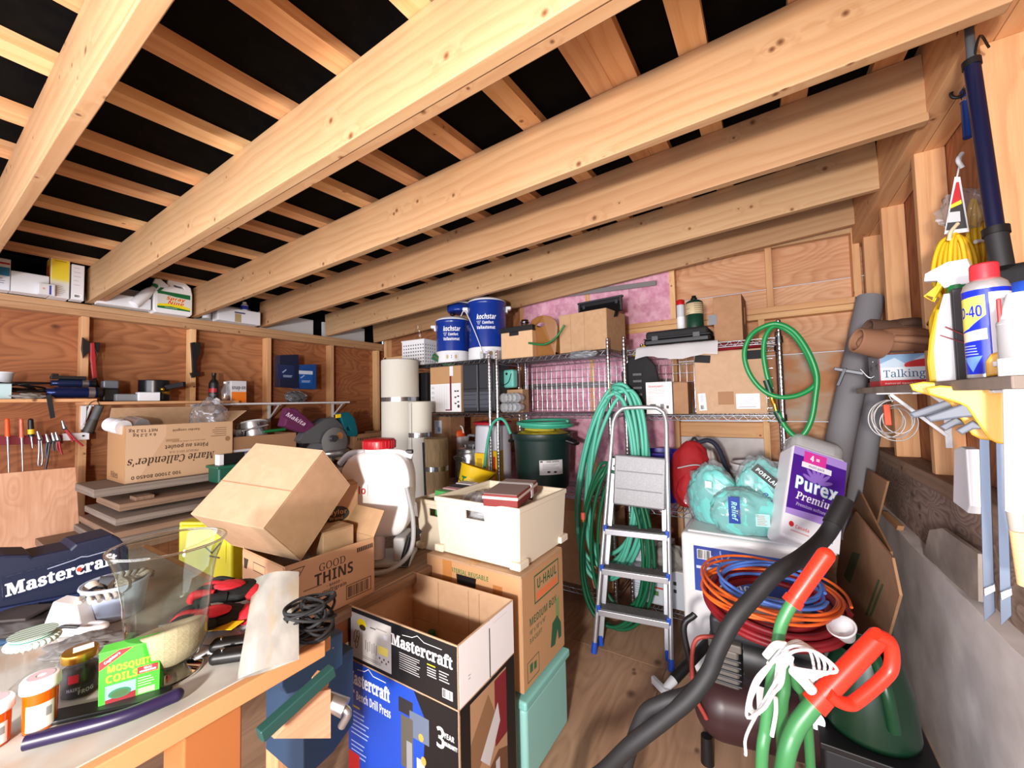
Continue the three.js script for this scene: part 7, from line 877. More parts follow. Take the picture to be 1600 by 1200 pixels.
{ // compressor with hose coils on it
  const c = at(1190, 960, 1.5), t = thing('air_compressor', 'black and grey air compressor under the red hose coil', 'compressor', [c.x - 0.02, 0, c.z - 0.02]); const y = 0.2;
  M('tank', turn(move(rbx(0.46, 0.22, 0.22, 0.1, 5), 0, 0, 0), 0, 0.2, 0), mat('#3b2426', 0.4), t, [0, 0.2, 0]); for (const [x, z] of [[-0.18, 0.08], [0.18, 0.08], [-0.18, -0.08], [0.18, -0.08]]) M('foot', cyl(0.02, 0.024, 0.1, 14), BLACK, t, [x, 0.05, z]);
  M('motor', turn(cyl(0.075, 0.075, 0.24, 28), 0, 0.3, 1.57), BLACK, t, [0.08, 0.44, 0.06]); M('motor_band', turn(cyl(0.077, 0.077, 0.015, 28), 0, 0.3, 1.57), CHROME, t, [0.04, 0.44, 0.07]); M('pump_head', merge([move(rbx(0.09, 0.14, 0.12, 0.012), -0.1, 0.4, 0.06), move(rbx(0.11, 0.03, 0.13, 0.006), -0.1, 0.48, 0.06)]), mat('#6d6862', 0.6, { metalness: 0.4 }), t); M('cooling_fins', merge([0, 1, 2, 3, 4].map(k => move(rbx(0.105, 0.006, 0.135, 0.002), -0.1, 0.35 + k * 0.022, 0.06))), DARKSTEEL, t); M('shroud', rbx(0.34, 0.08, 0.26, 0.02), mat('#26282c', 0.5), t, [0.02, 0.535, -0.02]); M('grey_cover', rbx(0.3, 0.02, 0.2, 0.006), mat('#a9abb0', 0.4), t, [0.0, 0.583, -0.03]); M('handle', tube([[-0.2, 0.3, 0.12], [-0.24, 0.5, 0.12], [-0.2, 0.56, 0.1]], 0.012, 20, 8), BLACK, t); M('sticker', bx(0.05, 0.1, 0.003), WHITECARD, t, [0.02, 0.33, 0.13]); M('air_line', tube([[-0.12, 0.5, 0.1], [-0.2, 0.47, 0.13], [-0.21, 0.3, 0.14], [-0.17, 0.2, 0.13]], 0.008, 30, 8), mat('#9c3b33', 0.5), t); M('gauge', turn(cyl(0.025, 0.025, 0.02, 20), 1.2, 0, 0), ALU, t, [0.16, 0.34, 0.15]);
  // horizontal-ish coils: centre, radii, tilt
  const ring = (px, py, D, R, n, r, m, name, label, tilt, jit, sd, extra) => { const c = at(px, py, D), f = V(-c.x, 0, -c.z).normalize(), s = V(f.z, 0, -f.x), u = f.clone().multiplyScalar(-Math.cos(tilt)).add(V(0, Math.sin(tilt), 0)), up = s.clone().cross(u).normalize(); if (up.y < 0) up.negate(); const P = []; for (let i = 0; i < n * 20; i++) { const a = i / 20 * 6.2832, l = i / 20, q = R * (1 + jit * (vn(l * 1.1, 3, sd) - 0.5) * 2 + 0.4 * jit * Math.sin(a * 2 + l)) + (jit < 0.05 ? 3.4 * r * (2 * Math.abs((l / 5 % 1) * 2 - 1) - 1) : 0); P.push(c.clone().addScaledVector(s, q * Math.cos(a) + jit * 0.3 * R * (vn(l, 9, sd) - 0.5)).addScaledVector(u, q * Math.sin(a)).addScaledVector(up, (vn(l * 0.9, 5, sd) - 0.5) * r * 7 + jit * 0.08 * Math.sin(a + l))); } const t = thing(name, label, 'hose', [0, 0, 0]); M('coil', tube(P, r, n * 60, 7), m, t); if (extra) extra(t, c); based(t, c); return t; };
  ring(1203, 942, 1.5, 0.195, 10, 0.0105, mat('#8a1c24', 0.42), 'air_line_coil', 'dark red rubber air hose coiled on the compressor', 0.16, 0.035, 5, (t, c) => { const w = at(1292, 960, 1.38); M('orange_tie', tube([w.clone().add(V(-0.04, 0.01, 0)), w, w.clone().add(V(0.03, -0.02, 0.01)), w.clone().add(V(0.06, -0.01, 0))], 0.004, 20, 6), ORANGE, t); });
  ring(1198, 920, 1.44, 0.215, 5, 0.005, mat('#ee6a24', 0.5), 'extension_cable', 'orange extension cord looped loosely above the red hose', 0.05, 0.17, 9).userData.category = 'cord';
  ring(1202, 914, 1.42, 0.15, 4, 0.0055, mat('#4f78cc', 0.45), 'blue_cable', 'blue cord coiled inside the orange extension cord', 0.06, 0.14, 12).userData.category = 'cord';
  // black vacuum hose
  const hp = [[1318, 786, 1.12], [1292, 834, 1.1], [1256, 868, 1.07], [1212, 896, 1.05], [1180, 930, 1.04], [1146, 970, 1.03], [1122, 1015, 1.03], [1108, 1050, 1.03], [1080, 1088, 1.03], [1040, 1122, 1.04], [985, 1165, 1.06]].map(p => at(...p)); hp.push(at(930, 1215, 1.1)); const fl = hp[hp.length - 1]; hp.push(V(fl.x - 0.1, 0.3, fl.z + 0.02), V(fl.x - 0.12, 0.035, fl.z + 0.06));
  const v = thing('vacuum_hose', 'thick black vacuum hose sweeping from upper right to floor', 'hose', [0, 0, 0]); M('hose', tube(hp, 0.0205, 130, 16), RUBBER, v); M('cuff', tube([hp[0].clone().lerp(hp[1], -0.1), hp[0], hp[0].clone().lerp(hp[1], 0.7)], 0.0228, 16, 18), mat('#19191b', 0.5), v); based(v, V(fl.x - 0.12, 0.006, fl.z + 0.06));
  const h2 = [[1112, 1046, 1.035], [1080, 1082, 1.05], [1035, 1098, 1.06], [1000, 1128, 1.08]].map(p => at(...p)); h2.push(V(h2[3].x - 0.06, 0.3, h2[3].z), V(h2[3].x - 0.06, 0.03, h2[3].z)); solo('second_hose', 'second black hose curving down left of the thick one', 'hose', tube(h2, 0.0185, 50, 14), RUBBER);
  // floor squeegee
  const s0 = onY(1020, 1061, 0.03), s1 = onY(1056, 1098, 0.03), sm = s0.clone().lerp(s1, 0.5), tp = at(1112, 998, 2.0), sq = thing('squeegee', 'floor squeegee with white head and black handle beside ladder', 'squeegee', [0, 0, 0]); M('head', bar(s0, s1, 0.02, 0.035), mat('#c9ccd2', 0.4), sq); M('rubber_blade', bar(s0.clone().add(V(0, -0.018, 0)), s1.clone().add(V(0, -0.018, 0)), 0.006, 0.024), BLACK, sq); M('neck', rod(sm, sm.clone().lerp(tp, 0.22), 0.016, 0.022, 14), mat('#c9ccd2', 0.4), sq); M('handle', rod(sm.clone().lerp(tp, 0.2), tp, 0.024, 0.024, 16), BLACK, sq); based(sq, V(sm.x, 0, sm.z));
}
{ // green garden tools with red grips
  const GR = mat('#3a7a48', 0.4), RD = mat('#e8301c', 0.35);
  const t = thing('red_grip_tool', 'green shafted garden tool with straight red grip', 'garden tool', [0, 0, 0]), D = 0.78, p = [[1232, 952], [1221, 975], [1216, 1000], [1212, 1030], [1204, 1080], [1196, 1140], [1190, 1200]].map(q => at(q[0], q[1], D)); const g0 = at(1290, 868, D), g1 = at(1236, 944, D); M('grip', merge([rod(g1, g0, 0.0145, 0.0155, 22), move(new THREE.SphereGeometry(0.0155, 22, 12), g0.x, g0.y, g0.z)]), RD, t); M('grip_collar', rod(g1, g1.clone().lerp(g0, 0.12), 0.0172, 0.0165, 22), RD, t); p.unshift(g1.clone().lerp(g0, 0.1)); const e = p[p.length - 1]; p.push(V(e.x - 0.02, 0.3, e.z - 0.1), V(e.x - 0.02, 0.01, e.z - 0.14)); M('shaft', tube(p, 0.0108, 90, 14), GR, t); based(t, V(e.x - 0.02, 0, e.z - 0.14));
  const u = thing('d_grip_tool', 'green shafted garden tool with large red loop handle', 'garden tool', [0, 0, 0]), E2 = 0.8; const A = at(1280, 1092, E2), B = at(1372, 996, E2); M('grip', merge([rod(A, B, 0.0195, 0.018, 26), move(new THREE.SphereGeometry(0.018, 22, 12), B.x, B.y, B.z)]), RD, u); M('grip_collar', rod(A.clone().lerp(B, -0.1), A.clone().lerp(B, 0.06), 0.0228, 0.0216, 26), RD, u); M('loop', tube([[1368, 990], [1390, 1004], [1393, 1040], [1378, 1062], [1340, 1094], [1326, 1100], [1308, 1094], [1292, 1082]].map(q => at(q[0], q[1], E2 - 0.012)), 0.0122, 80, 16), RD, u); const sp = [A.clone().lerp(B, 0.05), at(1262, 1112, E2), at(1240, 1145, E2), at(1225, 1200, E2)], f = sp[3]; sp.push(V(f.x - 0.03, 0.4, f.z - 0.05), V(f.x - 0.03, 0.01, f.z - 0.08)); M('shaft', tube(sp, 0.0165, 70, 16), GR, u); based(u, V(f.x - 0.03, 0, f.z - 0.08));
  const w = thing('green_tubes', 'pair of green frame tubes between the red handled tools', 'frame', [0, 0, 0]), lt = q => { const P = q.map(r => at(r[0], r[1], 0.86)); const l = P[P.length - 1]; P.push(V(l.x, 0.2, l.z - 0.05), V(l.x, 0.01, l.z - 0.06)); return P; }; const p1 = lt([[1222, 1030], [1226, 1070], [1222, 1140]]), p2 = lt([[1226, 1028], [1244, 1070], [1262, 1130]]); M('frame_tube', tube(p1, 0.012, 50, 12), mat('#34703f', 0.4), w); M('frame_tube', tube(p2, 0.0095, 50, 12), mat('#34703f', 0.4), w); based(w, V(p1[4].x, 0, p1[4].z));
  // white cable bundle tied round the tools
  const P = []; const k0 = [1222, 1015]; for (let j = 0; j < 9; j++) { const L = j % 2 ? [[-16 - j * 3.5, 24 + j * 3], [-44 - j * 1.6, 62 + 6 * j], [-50 + j * 3, 100 - j], [-34 + 3 * j, 96 - 4 * j], [-14 + 2 * j, 52]] : [[24 + j * 3, -14 + j * 2], [44 + j * 5, 4 + 3 * j], [50 + j * 3, 44 - j], [34 - j * 2, 52 - 3 * j], [12, 16]]; P.push(at(k0[0] + (j - 3) * 2, k0[1] + (j % 3) * 4, 0.75 - 0.007 * j)); for (const q of L) P.push(at(k0[0] + q[0], k0[1] + q[1], 0.755 - 0.007 * j)); } P.push(at(1170, 1140, 0.75), at(1165, 1180, 0.75));
  const c = thing('electric_cable', 'bundle of white electric cord with plug tied round tools', 'cord', [0, 0, 0]); M('cable', tube(P, 0.0027, 620, 8), WHITE, c); M('bundle_wrap', tube([at(1196, 1026, 0.735), at(1212, 1008, 0.73), at(1228, 1008, 0.73)], 0.0065, 16, 10), WHITE, c); M('plug', tube([at(1240, 1048, 0.735), at(1254, 1062, 0.735), at(1268, 1078, 0.735)], 0.0095, 14, 12), WHITE, c); M('loose_end', tube([at(1212, 1090, 0.74), at(1212, 1115, 0.74), at(1206, 1150, 0.74)], 0.0036, 16, 8), WHITE, c); based(c, at(1212, 1180, 0.74));
  // watering can and white cup
  const wp = at(1352, 1010, 1.28), wc = thing('watering_can', 'dark green plastic watering can by the concrete wall', 'watering can', [wp.x, wp.y - 0.25, wp.z], -0.4); M('can_body', lathe([[0.0001, 0], [0.115, 0], [0.12, 0.02], [0.11, 0.14], [0.085, 0.23], [0.08, 0.25], [0.074, 0.25], [0.08, 0.22], [0.105, 0.14], [0.0001, 0.05]], 44), mat('#0a2b1a', 0.32), wc); M('handle', tube([[0.0, 0.24, -0.07], [0.01, 0.275, -0.02], [0.03, 0.275, 0.05], [0.07, 0.19, 0.1], [0.08, 0.08, 0.09]], 0.016, 40, 10), mat('#0c3a22', 0.32), wc); M('spout', tube([[-0.1, 0.08, 0.02], [-0.17, 0.17, 0.03], [-0.22, 0.24, 0.03]], 0.018, 24, 10), mat('#0c3a22', 0.32), wc);
  const cu = at(1318, 985, 1.22); const fu = thing('white_funnel', 'white plastic cup resting beside the dark watering can', 'cup', cu); fu.rotation.set(0.5, 0, 0.35); M('cup_wall', lathe([[0.0001, -0.03], [0.02, -0.03], [0.034, 0.01], [0.037, 0.012], [0.037, 0.018], [0.031, 0.016], [0.018, -0.026], [0.0001, -0.027]], 32), WHITE, fu); M('rim', turn(new THREE.TorusGeometry(0.036, 0.003, 8, 32), 1.57, 0, 0), WHITE, fu, [0, 0.016, 0]);
  const st = thing('upturned_crate', 'dark crate the watering can stands on', 'crate', [wp.x, 0, wp.z]); const sh = wp.y - 0.256; M('crate_body', rbx(0.26, sh - 0.02, 0.26, 0.01), mat('#1d1f22', 0.6), st, [0, sh / 2 - 0.01, 0]); M('crate_rim', rbx(0.28, 0.02, 0.28, 0.004), BLACK, st, [0, sh - 0.01, 0]);
}
// ---------- right wall shelf and what hangs there ----------
function face(pts, cx, cy, D, t, bevel = 0.003, yawOff = 0, holes = []) { const P = at(cx, cy, D), n = V(EYE.x - P.x, 0, EYE.z - P.z).normalize().applyAxisAngle(V(0, 1, 0), yawOff), u = V(0, 1, 0).cross(n).normalize(); const f = a => a.map(p => { const r = ray(p[0], p[1]), k = P.clone().sub(EYE).dot(n) / r.dot(n), q = EYE.clone().addScaledVector(r, k).sub(P); return [q.dot(u), q.y]; }); const g = ext(f(pts), t, bevel, holes.map(f)); g.applyMatrix4(new THREE.Matrix4().makeBasis(u, V(0, 1, 0), n)); return g.translate(P.x, P.y, P.z); }
{
  const SY = 1.424, t = thing('right_shelf', 'narrow grey wooden shelf on white brackets along right wall', 'shelf', [0.45, SY - 0.022, -1.6]); M('shelf_board', bx(0.25, 0.022, 1.3, 0.003, 'z'), tmat(grainTex('#8d8076', '#74685f', { s: 271, f: 8 }), 0.8), t, [0, 0.011, 0]); for (const z of [-0.42, 0.02, 0.5]) M('bracket', merge([move(bx(0.018, 0.2, 0.006, 0.002), 0.085, -0.1, z), move(bx(0.2, 0.006, 0.018, 0.002), 0, -0.003, z), bar([0.085, -0.16, z], [-0.06, -0.006, z], 0.008, 0.012)]), WHITE, t);
  // rolled grey underlay
  for (const [i, a, b, r] of [[0, at(1360, 466, 2.35), at(1326, 688, 2.25), 0.066], [1, at(1368, 600, 2.3), at(1352, 720, 2.3), 0.055]]) { const q = thing('grey_roll', ['tall grey rubber roll leaning in the right back corner', 'shorter grey rubber roll below the right wall shelf'][i], 'roll', [0, 0, 0]); const e = a.clone().lerp(b, 2.2); e.y = 0.55; M('rolled_sheet', rod(e, a, r, r, 30), mat('#858488', 0.75), q); M('inner_core', rod(a.clone().lerp(b, 0.01), a.clone().lerp(b, -0.004), r * 0.6, r * 0.6, 24), DGREY, q); based(q, e); }
  const gl = (px, py, D, label, col, ry, i) => { const c = at(px, py, D), g = thing('leather_glove', label, 'glove', [c.x, c.y, c.z], ry); g.scale.setScalar(1.15); M('palm', lump(0.12, 0.085, 0.06, 111 + i, 0.12, 2), mat(col, 0.8), g, [0, -0.01, 0]); M('cuff', turn(lathe([[0.03, -0.05], [0.034, 0.03], [0.04, 0.035], [0.044, 0.03], [0.05, -0.05]], 26), 0, 0, Math.PI / 2 - 0.25), mat(col, 0.8), g, [-0.1, 0.028, 0.012]); for (let k = 0; k < 4; k++) M('finger', tube([[0.07, 0.035, -0.035 + k * 0.023], [0.12, 0.04, -0.04 + k * 0.027], [0.15, 0.02, -0.042 + k * 0.028]], 0.012, 12, 9), mat(col, 0.8), g); M('thumb', tube([[-0.04, 0.03, 0.05], [0.0, 0.02, 0.08], [0.04, 0.012, 0.085]], 0.013, 12, 9), mat(col, 0.8), g); M('snap', move(turn(cyl(0.01, 0.01, 0.006, 16), 1.57, 0, 0), 0.06, 0.075, 0.055), CHROME, g); return g; };
  gl(1404, 545, 1.6, 'brown leather work glove lying in front on the drinks box', '#8a6148', 0.35, 0); gl(1418, 528, 1.72, 'darker brown leather glove behind the front one', '#5d4436', 0.3, 1);
  const N = at(1368, 606, 1.7), tk = thing('drinks_box', 'red white and blue drinks carton under the leather gloves', 'box', [0, 0, 0]); const bw = 0.31, bh = 0.138; tk.position.set(N.x + bw / 2 + 0.004, SY + 0.001, N.z - 0.06); tk.rotation.y = 0.16; M('box_body', bx(bw, bh, 0.1, 0.002), mat('#b2383c', 0.5), tk, [0, bh / 2, 0]); stick(tk, 'printed_front', print(512, 288, (g, w, h) => { fill(g, '#c9dcec', 0, 0, w, h); fill(g, '#d2383c', 0, 230, w, 58); poly(g, [[0, 80], [80, 30], [140, 90], [240, 10], [300, 70], [400, 20], [512, 90], [512, 0], [0, 0]], '#8fb4d8'); oval(g, 300, 100, 170, 56, '#d2383c'); poly(g, [[270, 90], [300, 50], [340, 90]], '#f2f2f4'); fill(g, '#e9f0f6', 0, 116, w, 112); text(g, 'TalkingRain', 14, 172, 90, '#1f5a80', { font: 'serif', style: 'normal', sx: 0.7 }); text(g, 'natural sparkling water', 20, 258, 24, '#f0c8c8'); oval(g, 318, 226, 22, 22, '#e9e9ef'); }, 0.45), bw - 0.004, bh - 0.004, '+z', 0, bh / 2, 0.0512); stick(tk, 'grey_end', print(128, 160, (g, w, h) => { fill(g, '#77777d', 0, 0, w, h); fill(g, '#b03a44', 0, 130, w, 30); for (const [x, y] of [[26, 60], [96, 50]]) { g.strokeStyle = '#3c3c44'; g.lineWidth = 4; for (let i = 0; i < 8; i++) { g.beginPath(); g.moveTo(x, y); g.lineTo(x + 22 * Math.cos(i), y + 26 * Math.sin(i)); g.stroke(); } } }, 0.5), 0.098, bh - 0.004, '-x', -bw / 2 - 0.001, bh / 2, 0);
  const wk = at(1330, 585, 1.8), tg = thing('pruner', 'rusty pruning shears hanging over the left shelf end', 'shears', wk); M('blade', merge([bar([-0.06, 0.03, 0], [0.04, 0.0, 0.02], 0.01, 0.016), bar([-0.02, 0.03, 0.01], [-0.05, -0.05, 0], 0.01, 0.014)]), DARKSTEEL, tg); M('spring', tube([[0.03, 0.02, 0.02], [0.06, -0.02, 0.03], [0.09, 0.02, 0.03], [0.07, 0.05, 0.03]], 0.004, 24, 6), STEEL, tg);
  // spray bottle, level, spray cans
  const sb = at(1504, 597, 1.02), s = thing('spray_bottle', 'white spray bottle with yellow side and green collar on shelf', 'bottle', [sb.x, SY + 0.001, sb.z], faceYaw(sb) - 0.2); M('bottle_body', ext([[-0.035, 0], [0.035, 0], [0.042, 0.02], [0.04, 0.1], [0.022, 0.19], [0.016, 0.215], [-0.012, 0.215], [-0.024, 0.17], [-0.036, 0.08]], 0.04, 0.008), WHITE, s, [0, 0.006, 0]); M('yellow_side', ext([[-0.05, 0.002], [-0.02, 0.0], [-0.026, 0.1], [-0.02, 0.18], [-0.03, 0.18], [-0.045, 0.11], [-0.052, 0.05]], 0.036, 0.006), mat('#c8a81c', 0.4), s, [0, 0.006, 0]); M('collar', cyl(0.018, 0.019, 0.022, 22), GREEN, s, [0.002, 0.238, 0]); M('spray_head', ext([[-0.018, 0], [0.022, 0], [0.026, 0.03], [0.02, 0.056], [-0.01, 0.058], [-0.05, 0.04], [-0.052, 0.026], [-0.03, 0.022]], 0.024, 0.004), WHITE, s, [0.002, 0.25, 0]); M('trigger', ext([[-0.03, 0.02], [-0.018, 0.02], [-0.04, -0.022], [-0.055, -0.012], [-0.06, -0.016], [-0.044, -0.034]], 0.012, 0.002), YELLOW, s, [0.002, 0.25, 0]); M('label_band', bx(0.03, 0.012, 0.003), YELLOW, s, [0.016, 0.085, 0.03]);
  const lv = at(1508, 596, 1.0), l = thing('torpedo_level', 'black and silver level standing between bottle and spray can', 'level', [lv.x, SY + 0.001, lv.z], faceYaw(lv) + 0.15); M('level_body', bx(0.03, 0.235, 0.03, 0.004), mat('#3a3638', 0.5), l, [0, 0.1175, 0]); M('silver_edge', bx(0.009, 0.2, 0.031, 0.002), ALU, l, [0.012, 0.11, 0.002]); M('wire_twig', merge([rod([-0.04, 0.12, 0.02], [0.03, 0.075, 0.03], 0.0014, 0.0014, 6), rod([-0.03, 0.14, 0.02], [0.035, 0.085, 0.03], 0.0018, 0.0018, 6)]), mat('#8c2a2a', 0.5), l);
  const can = (px, py, D, r, h, label, parts) => { const c = at(px, py, D), q = thing('spray_can', label, 'spray can', [c.x, SY + 0.001, c.z], faceYaw(c)); parts(q, r, h); return q; };
  can(1550, 590, 0.82, 0.034, 0.185, 'blue and yellow lubricant spray can with red cap on shelf', (q, r, h) => { M('can_body', lathe([[0.0001, 0], [r * 0.96, 0], [r, 0.004], [r, h], [r * 0.9, h + 0.012], [r * 0.6, h + 0.022], [0.0001, h + 0.022]], 40), mat('#d8dade', 0.25, { metalness: 0.6 }), q); M('printed_wrap', new THREE.CylinderGeometry(r * 1.006, r * 1.006, h - 0.012, 48, 1, true, -Math.PI, Math.PI * 2), print(768, 420, (g, w, hh) => { fill(g, '#1c2fc4', 0, 0, w, hh); poly(g, [[190, 40], [430, 30], [430, 130], [330, 190], [190, 220]], '#efe06a'); text(g, 'WD-40', 306, 108, 78, '#1c2fc4', { align: 'center', sx: 0.92 }); poly(g, [[220, 214], [430, 196], [430, 250], [220, 262]], '#f0dcc0'); lines(g, 230, 276, 150, 4, 14, 5, '#a9b6ec'); poly(g, [[270, 336], [400, 330], [340, 410]], '#6f9af0'); fill(g, '#e9e9ee', 448, 22, 190, hh - 30); lines(g, 520, 60, 100, 12, 22, 5, '#b9b9a8'); }, 0.25), q, [0, h / 2 + 0.004, 0], [0, -0.42, 0]); M('red_cap', lathe([[r * 0.62, h + 0.02], [r * 0.62, h + 0.05], [r * 0.56, h + 0.054], [0.0001, h + 0.054]], 30), mat('#d8323c', 0.4), q); });
  can(1602, 580, 0.72, 0.03, 0.1, 'grey spray can cut by the right picture edge', (q, r, h) => { M('can_body', lathe([[0.0001, 0], [r, 0.002], [r, h], [r * 0.8, h + 0.014], [r * 0.5, h + 0.05], [0.0001, h + 0.052]], 36), mat('#c6c7ca', 0.35, { metalness: 0.3 }), q); M('white_shoulder', lathe([[r * 1.01, h - 0.004], [r * 0.82, h + 0.016], [r * 0.52, h + 0.052], [0.0001, h + 0.054]], 36), WHITE, q); M('red_stripe', bx(0.006, 0.05, 0.004), RED, q, [-r * 0.8, h + 0.02, 0.012]); });
  can(1612, 560, 0.86, 0.032, 0.17, 'blue topped spray can behind the grey one', (q, r, h) => { M('can_body', cyl(r, r, h, 32), mat('#d9dbe2', 0.4), q, [0, h / 2, 0]); M('blue_cap', lathe([[r * 1.02, h - 0.04], [r * 1.02, h + 0.01], [r * 0.7, h + 0.04], [0.0001, h + 0.04]], 32), mat('#2c5ad0', 0.35), q); });
  const bk = at(1570, 420, 1.0), kb = thing('black_case', 'black soft case behind the blue spray can', 'case', [bk.x + 0.04, SY + 0.001, bk.z], faceYaw(bk)); M('case_body', rbx(0.15, 0.29, 0.05, 0.02), BLACKMATTE, kb, [0, 0.145, 0]); M('zip', bx(0.152, 0.004, 0.052), DGREY, kb, [0, 0.2, 0]);
  // clamps
  for (const [i, dx, D] of [[0, -26, 0.86], [1, 0, 0.8]]) {
    const k = thing('bar_clamp', ['yellow bar clamp with grey pads, the farther of two', 'yellow bar clamp with grey pads, nearest the white pipe'][i], 'clamp', [0, 0, 0], 0, 'yellow bar clamps'); const o = p => p.map(q => [q[0] + dx, q[1] + (i ? 0 : -6)]);
    M('jaw', face(o([[1453, 608], [1470, 605], [1530, 610], [1550, 606], [1571, 604], [1571, 690], [1560, 689], [1548, 683], [1532, 660], [1514, 634], [1502, 628], [1456, 614]]), 1550, 640, D, 0.03, 0.004), mat('#f0b63a', 0.4), k); M('grey_trigger', face(o([[1452, 652], [1510, 632], [1522, 648], [1496, 650], [1456, 656]]), 1550, 640, D, 0.02, 0.004), mat('#5d6470', 0.5), k); M('grey_lever', face(o([[1498, 672], [1520, 660], [1534, 668], [1520, 668], [1504, 676]]), 1550, 640, D, 0.018, 0.003), mat('#5d6470', 0.5), k);
    M('steel_bar', face(o([[1556, 588], [1570, 588], [1582, 960], [1566, 976]].map(q => [q[0] - 2, q[1]])), 1550, 640, D, 0.008, 0.001), mat('#5b6472', 0.35, { metalness: 0.6 }), k); M('fixed_head', face(o([[1545, 566], [1552, 556], [1566, 552], [1572, 556], [1570, 582], [1545, 586]]), 1550, 640, D, 0.03, 0.004), mat('#f0b63a', 0.4), k); M('head_pin', face(o([[1552, 566], [1560, 564], [1561, 571], [1553, 572]]), 1550, 640, D - 0.022, 0.004, 0.001), WHITE, k); M('end_stop', face(o([[1564, 925], [1580, 918], [1581, 928], [1565, 936]]), 1550, 640, D - 0.006, 0.01, 0.001), STEEL, k); based(k, at(1575 + dx, 970, D));
  }
  const pa = at(1584, 574, 0.66), pb = at(1588, 800, 0.66), pq = thing('white_pipe', 'white plastic pipe with a tee fitting at right edge', 'pipe', [0, 0, 0]); M('pipe', rod(pb, pa, 0.0125, 0.0125, 20), WHITE, pq); M('tee_fitting', merge([rod(pa.clone().add(V(0, -0.035, 0)), pa.clone().add(V(0, 0.015, 0)), 0.0175, 0.0175, 20), rod(pa, pa.clone().add(V(0.05, 0, -0.035)), 0.0165, 0.0165, 20)]), WHITE, pq); const pc = pb.clone().add(V(0.002, -0.03, 0)); M('grey_joint', rod(pc, pb, 0.0115, 0.0115, 18), mat('#a39c92', 0.5), pq); const pd = pb.clone().add(V(0.01, -0.12, -0.01)); M('wood_end', rod(pd, pc, 0.012, 0.0115, 18), STRIP[2], pq); based(pq, pd);
  pulled(traceX([[1502, 704], [1512, 700], [1520, 704], [1526, 790], [1522, 800], [1500, 784]], 0.47, 0.02, 0.004), 'plastic_board', 'white plastic board hanging behind the clamp bars', 'panel', WHITE);
  // wire coil with orange clip
  { const c = at(1395, 652, 1.55), q = thing('wire_coil', 'small coil of grey wire with orange winder under shelf', 'wire', [0, 0, 0]), P = []; for (let i = 0; i < 110; i++) { const a = i / 18 * 6.2832, r = 0.055 + 0.014 * Math.sin(i * 0.21); P.push(c.clone().add(V(r * 0.95 * Math.cos(a) + 0.012 * Math.sin(i * 0.1), r * 1.15 * Math.sin(a) - 0.01, 0.014 * Math.sin(i * 0.3)))); } M('wire', tube(P, 0.0022, 420, 6), mat('#b9b6b4', 0.4, { metalness: 0.3 }), q); M('orange_winder', bar(c.clone().add(V(-0.02, 0.05, 0.02)), c.clone().add(V(-0.02, -0.03, 0.03)), 0.02, 0.014), mat('#d2502c', 0.5), q); M('hang_loop', tube([c.clone().add(V(0, 0.06, 0.01)), c.clone().add(V(-0.01, 0.09, 0.01)), c.clone().add(V(0.0, 0.105, 0.0))], 0.0025, 12, 6), STEEL, q); based(q, c.clone().add(V(0, -0.075, 0))); }
  // poles hung in the corner
  const n0 = at(1519, 105, 1.02), n1 = at(1556, 362, 0.96), n2 = at(1566, 418, 0.95), np = thing('navy_pole', 'navy blue pole with black grip hanging on right wall', 'pole', [0, 0, 0]); M('pole', rod(n1, n0, 0.0155, 0.0155, 20), mat('#0e1430', 0.3), np); M('top_cap', rod(n0, n0.clone().lerp(n1, -0.04), 0.018, 0.018, 18), BLACK, np); M('grip', tube([n1, n1.clone().lerp(n2, 0.5), n2], 0.02, 20, 16), RUBBER, np); M('grip_collar', rod(n1.clone().lerp(n0, -0.02), n1.clone().lerp(n0, 0.02), 0.0235, 0.0235, 18), BLACK, np); M('upper_tube', rod(n0, at(1514, 40, 1.05), 0.009, 0.009, 14), DGREY, np); M('hanging_cord', tube([n0, n0.clone().add(V(0.02, 0.08, -0.01)), V(XR - 0.01, 2.3, n0.z - 0.06)], 0.003, 12, 6), BLACK, np); based(np, n2);
  const f0 = at(1503, 60, 1.3), f1 = at(1512, 215, 1.25), fr = thing('fishing_rod', 'slim dark blue rod with reel clamps beside navy pole', 'rod', [0, 0, 0]); M('rod_lower', rod(f1, f0.clone().lerp(f1, 0.5), 0.011, 0.0115, 14), mat('#16306a', 0.25), fr); M('rod_upper', rod(f0, f0.clone().lerp(f1, 0.52), 0.006, 0.007, 12), BLACK, fr); M('line_guide', merge([0.18, 0.55].map(k => { const q = f0.clone().lerp(f1, k); return move(new THREE.TorusGeometry(0.016, 0.005, 8, 20), q.x - 0.018, q.y, q.z + 0.01); })), BLACK, fr); M('silver_ring', rod(f0.clone().lerp(f1, 0.62), f0.clone().lerp(f1, 0.65), 0.0135, 0.0135, 14), CHROME, fr); based(fr, f1);
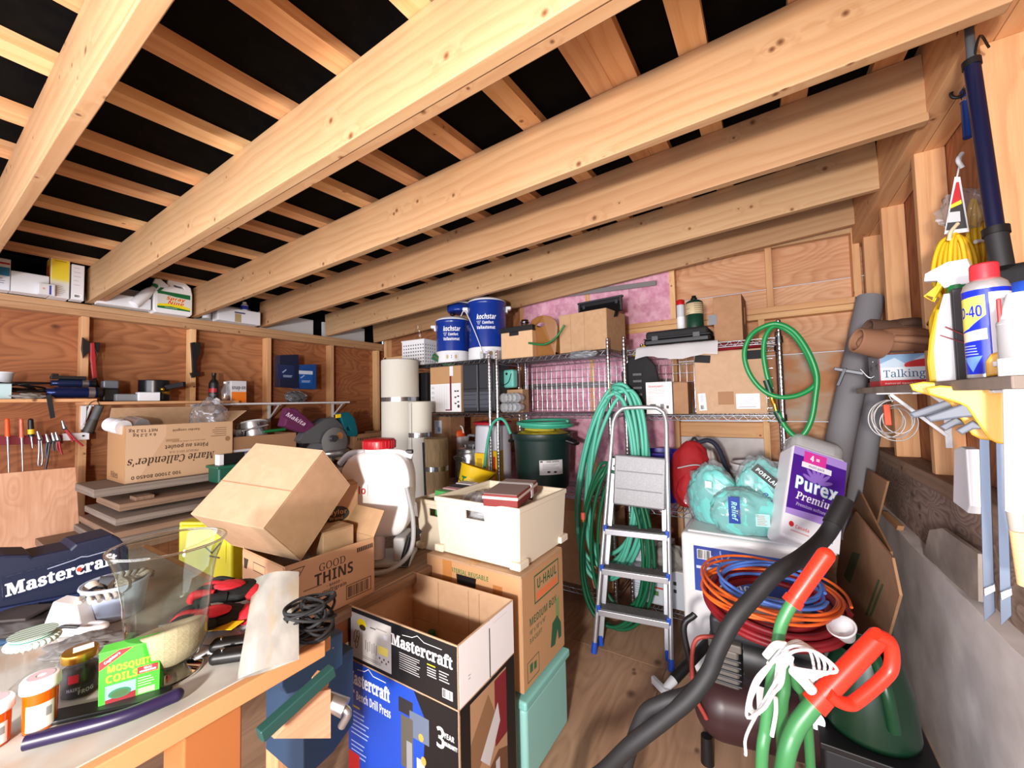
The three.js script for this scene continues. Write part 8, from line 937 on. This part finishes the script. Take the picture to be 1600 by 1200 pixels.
  // hanging clear bag with label and yellow rope
  const bc = at(1503, 300, 1.25), bg = thing('hanging_bag', 'clear plastic bag with red and black card hung on stud', 'bag', [0, 0, 0]); const bl = lump(0.055, 0.13, 0.03, 121, 0.3, 4, 0.05); M('bag_film', bl, FILM, bg, [bc.x, bc.y - 0.12, bc.z]); M('header_card', face([[1492, 277], [1500, 277], [1514, 362], [1476, 366]], 1495, 320, 1.22, 0.003, 0.0008), WHITE, bg); const cg = face([[1494, 285], [1498, 284], [1511, 356], [1478, 360]], 1495, 320, 1.215, 0.002, 0); M('printed_card', cg, mat('#1c1518', 0.5), bg); M('red_print', face([[1494, 285], [1498, 284], [1502, 312], [1486, 320]], 1495, 320, 1.212, 0.001, 0), RED, bg); M('yellow_print', face([[1486, 320], [1502, 312], [1503, 318], [1485, 326]], 1495, 320, 1.212, 0.001, 0), YELLOW, bg); M('picture', face([[1482, 332], [1500, 330], [1501, 346], [1481, 348]], 1495, 320, 1.212, 0.001, 0), LGREY, bg); M('twist', tube([at(1503, 240, 1.24), at(1497, 250, 1.23), at(1504, 262, 1.23)], 0.006, 12, 8), MILKY, bg); M('hang_cord', tube([at(1503, 240, 1.24), V(XR - 0.005, 2.02, bc.z - 0.05)], 0.0025, 8, 6), WHITE, bg); based(bg, V(bc.x, bc.y - 0.12, bc.z));
  const Y = mat('#e2b416', 0.6), yr = thing('yellow_rope', 'hank of bright yellow rope hanging below the clear bag', 'rope', [0, 0, 0]); for (let j = 0; j < 9; j++) { const x = 1492 + (j - 4) * 1.5, s = (j - 4); M('strand', tube([[x, 364 + Math.abs(s) * 1.2], [x + s * 4, 380], [x + s * 6.5, 410], [x + s * 6.5 - 1, 440 + (j % 3) * 6], [x + s * 3, 470 + (j % 4) * 10]].map(p => at(p[0], p[1], 1.16 + 0.006 * (j % 3))), 0.0056, 30, 7), Y, yr); } M('white_tie', tube([at(1496, 350, 1.15), at(1486, 362, 1.14), at(1483, 374, 1.13)], 0.005, 14, 8), mat('#e8d8b4', 0.6), yr); based(yr, at(1480, 480, 1.16));
  const y2 = thing('second_rope', 'second yellow rope hank inside the right of the bag', 'rope', [0, 0, 0]); for (let j = 0; j < 6; j++) M('strand', tube([[1520 + j * 0.5, 312], [1514 + j * 4, 335], [1513 + j * 5.2, 370], [1520 + j * 4, 400], [1528 + j, 418]].map(p => at(p[0], p[1], 1.24 + 0.005 * (j % 2))), 0.0056, 26, 7), Y, y2); M('white_tie', tube([at(1524, 378, 1.22), at(1532, 376, 1.22), at(1540, 375, 1.22)], 0.006, 10, 8), WHITE, y2); based(y2, at(1528, 418, 1.24));
  const y3 = thing('rope_tail', 'loose yellow rope tail looping behind the spray bottle', 'rope', [0, 0, 0]); for (const [j, P] of [[0, [[1470, 470], [1456, 500], [1458, 530], [1464, 545]]], [1, [[1474, 470], [1461, 500], [1462, 528], [1466, 548]]]]) M('strand', tube(P.map(p => at(p[0], p[1], 1.12 + 0.01 * j)), 0.0056, 24, 7), Y, y3); based(y3, at(1465, 547, 1.12));
}
renderer.render(scene, camera);
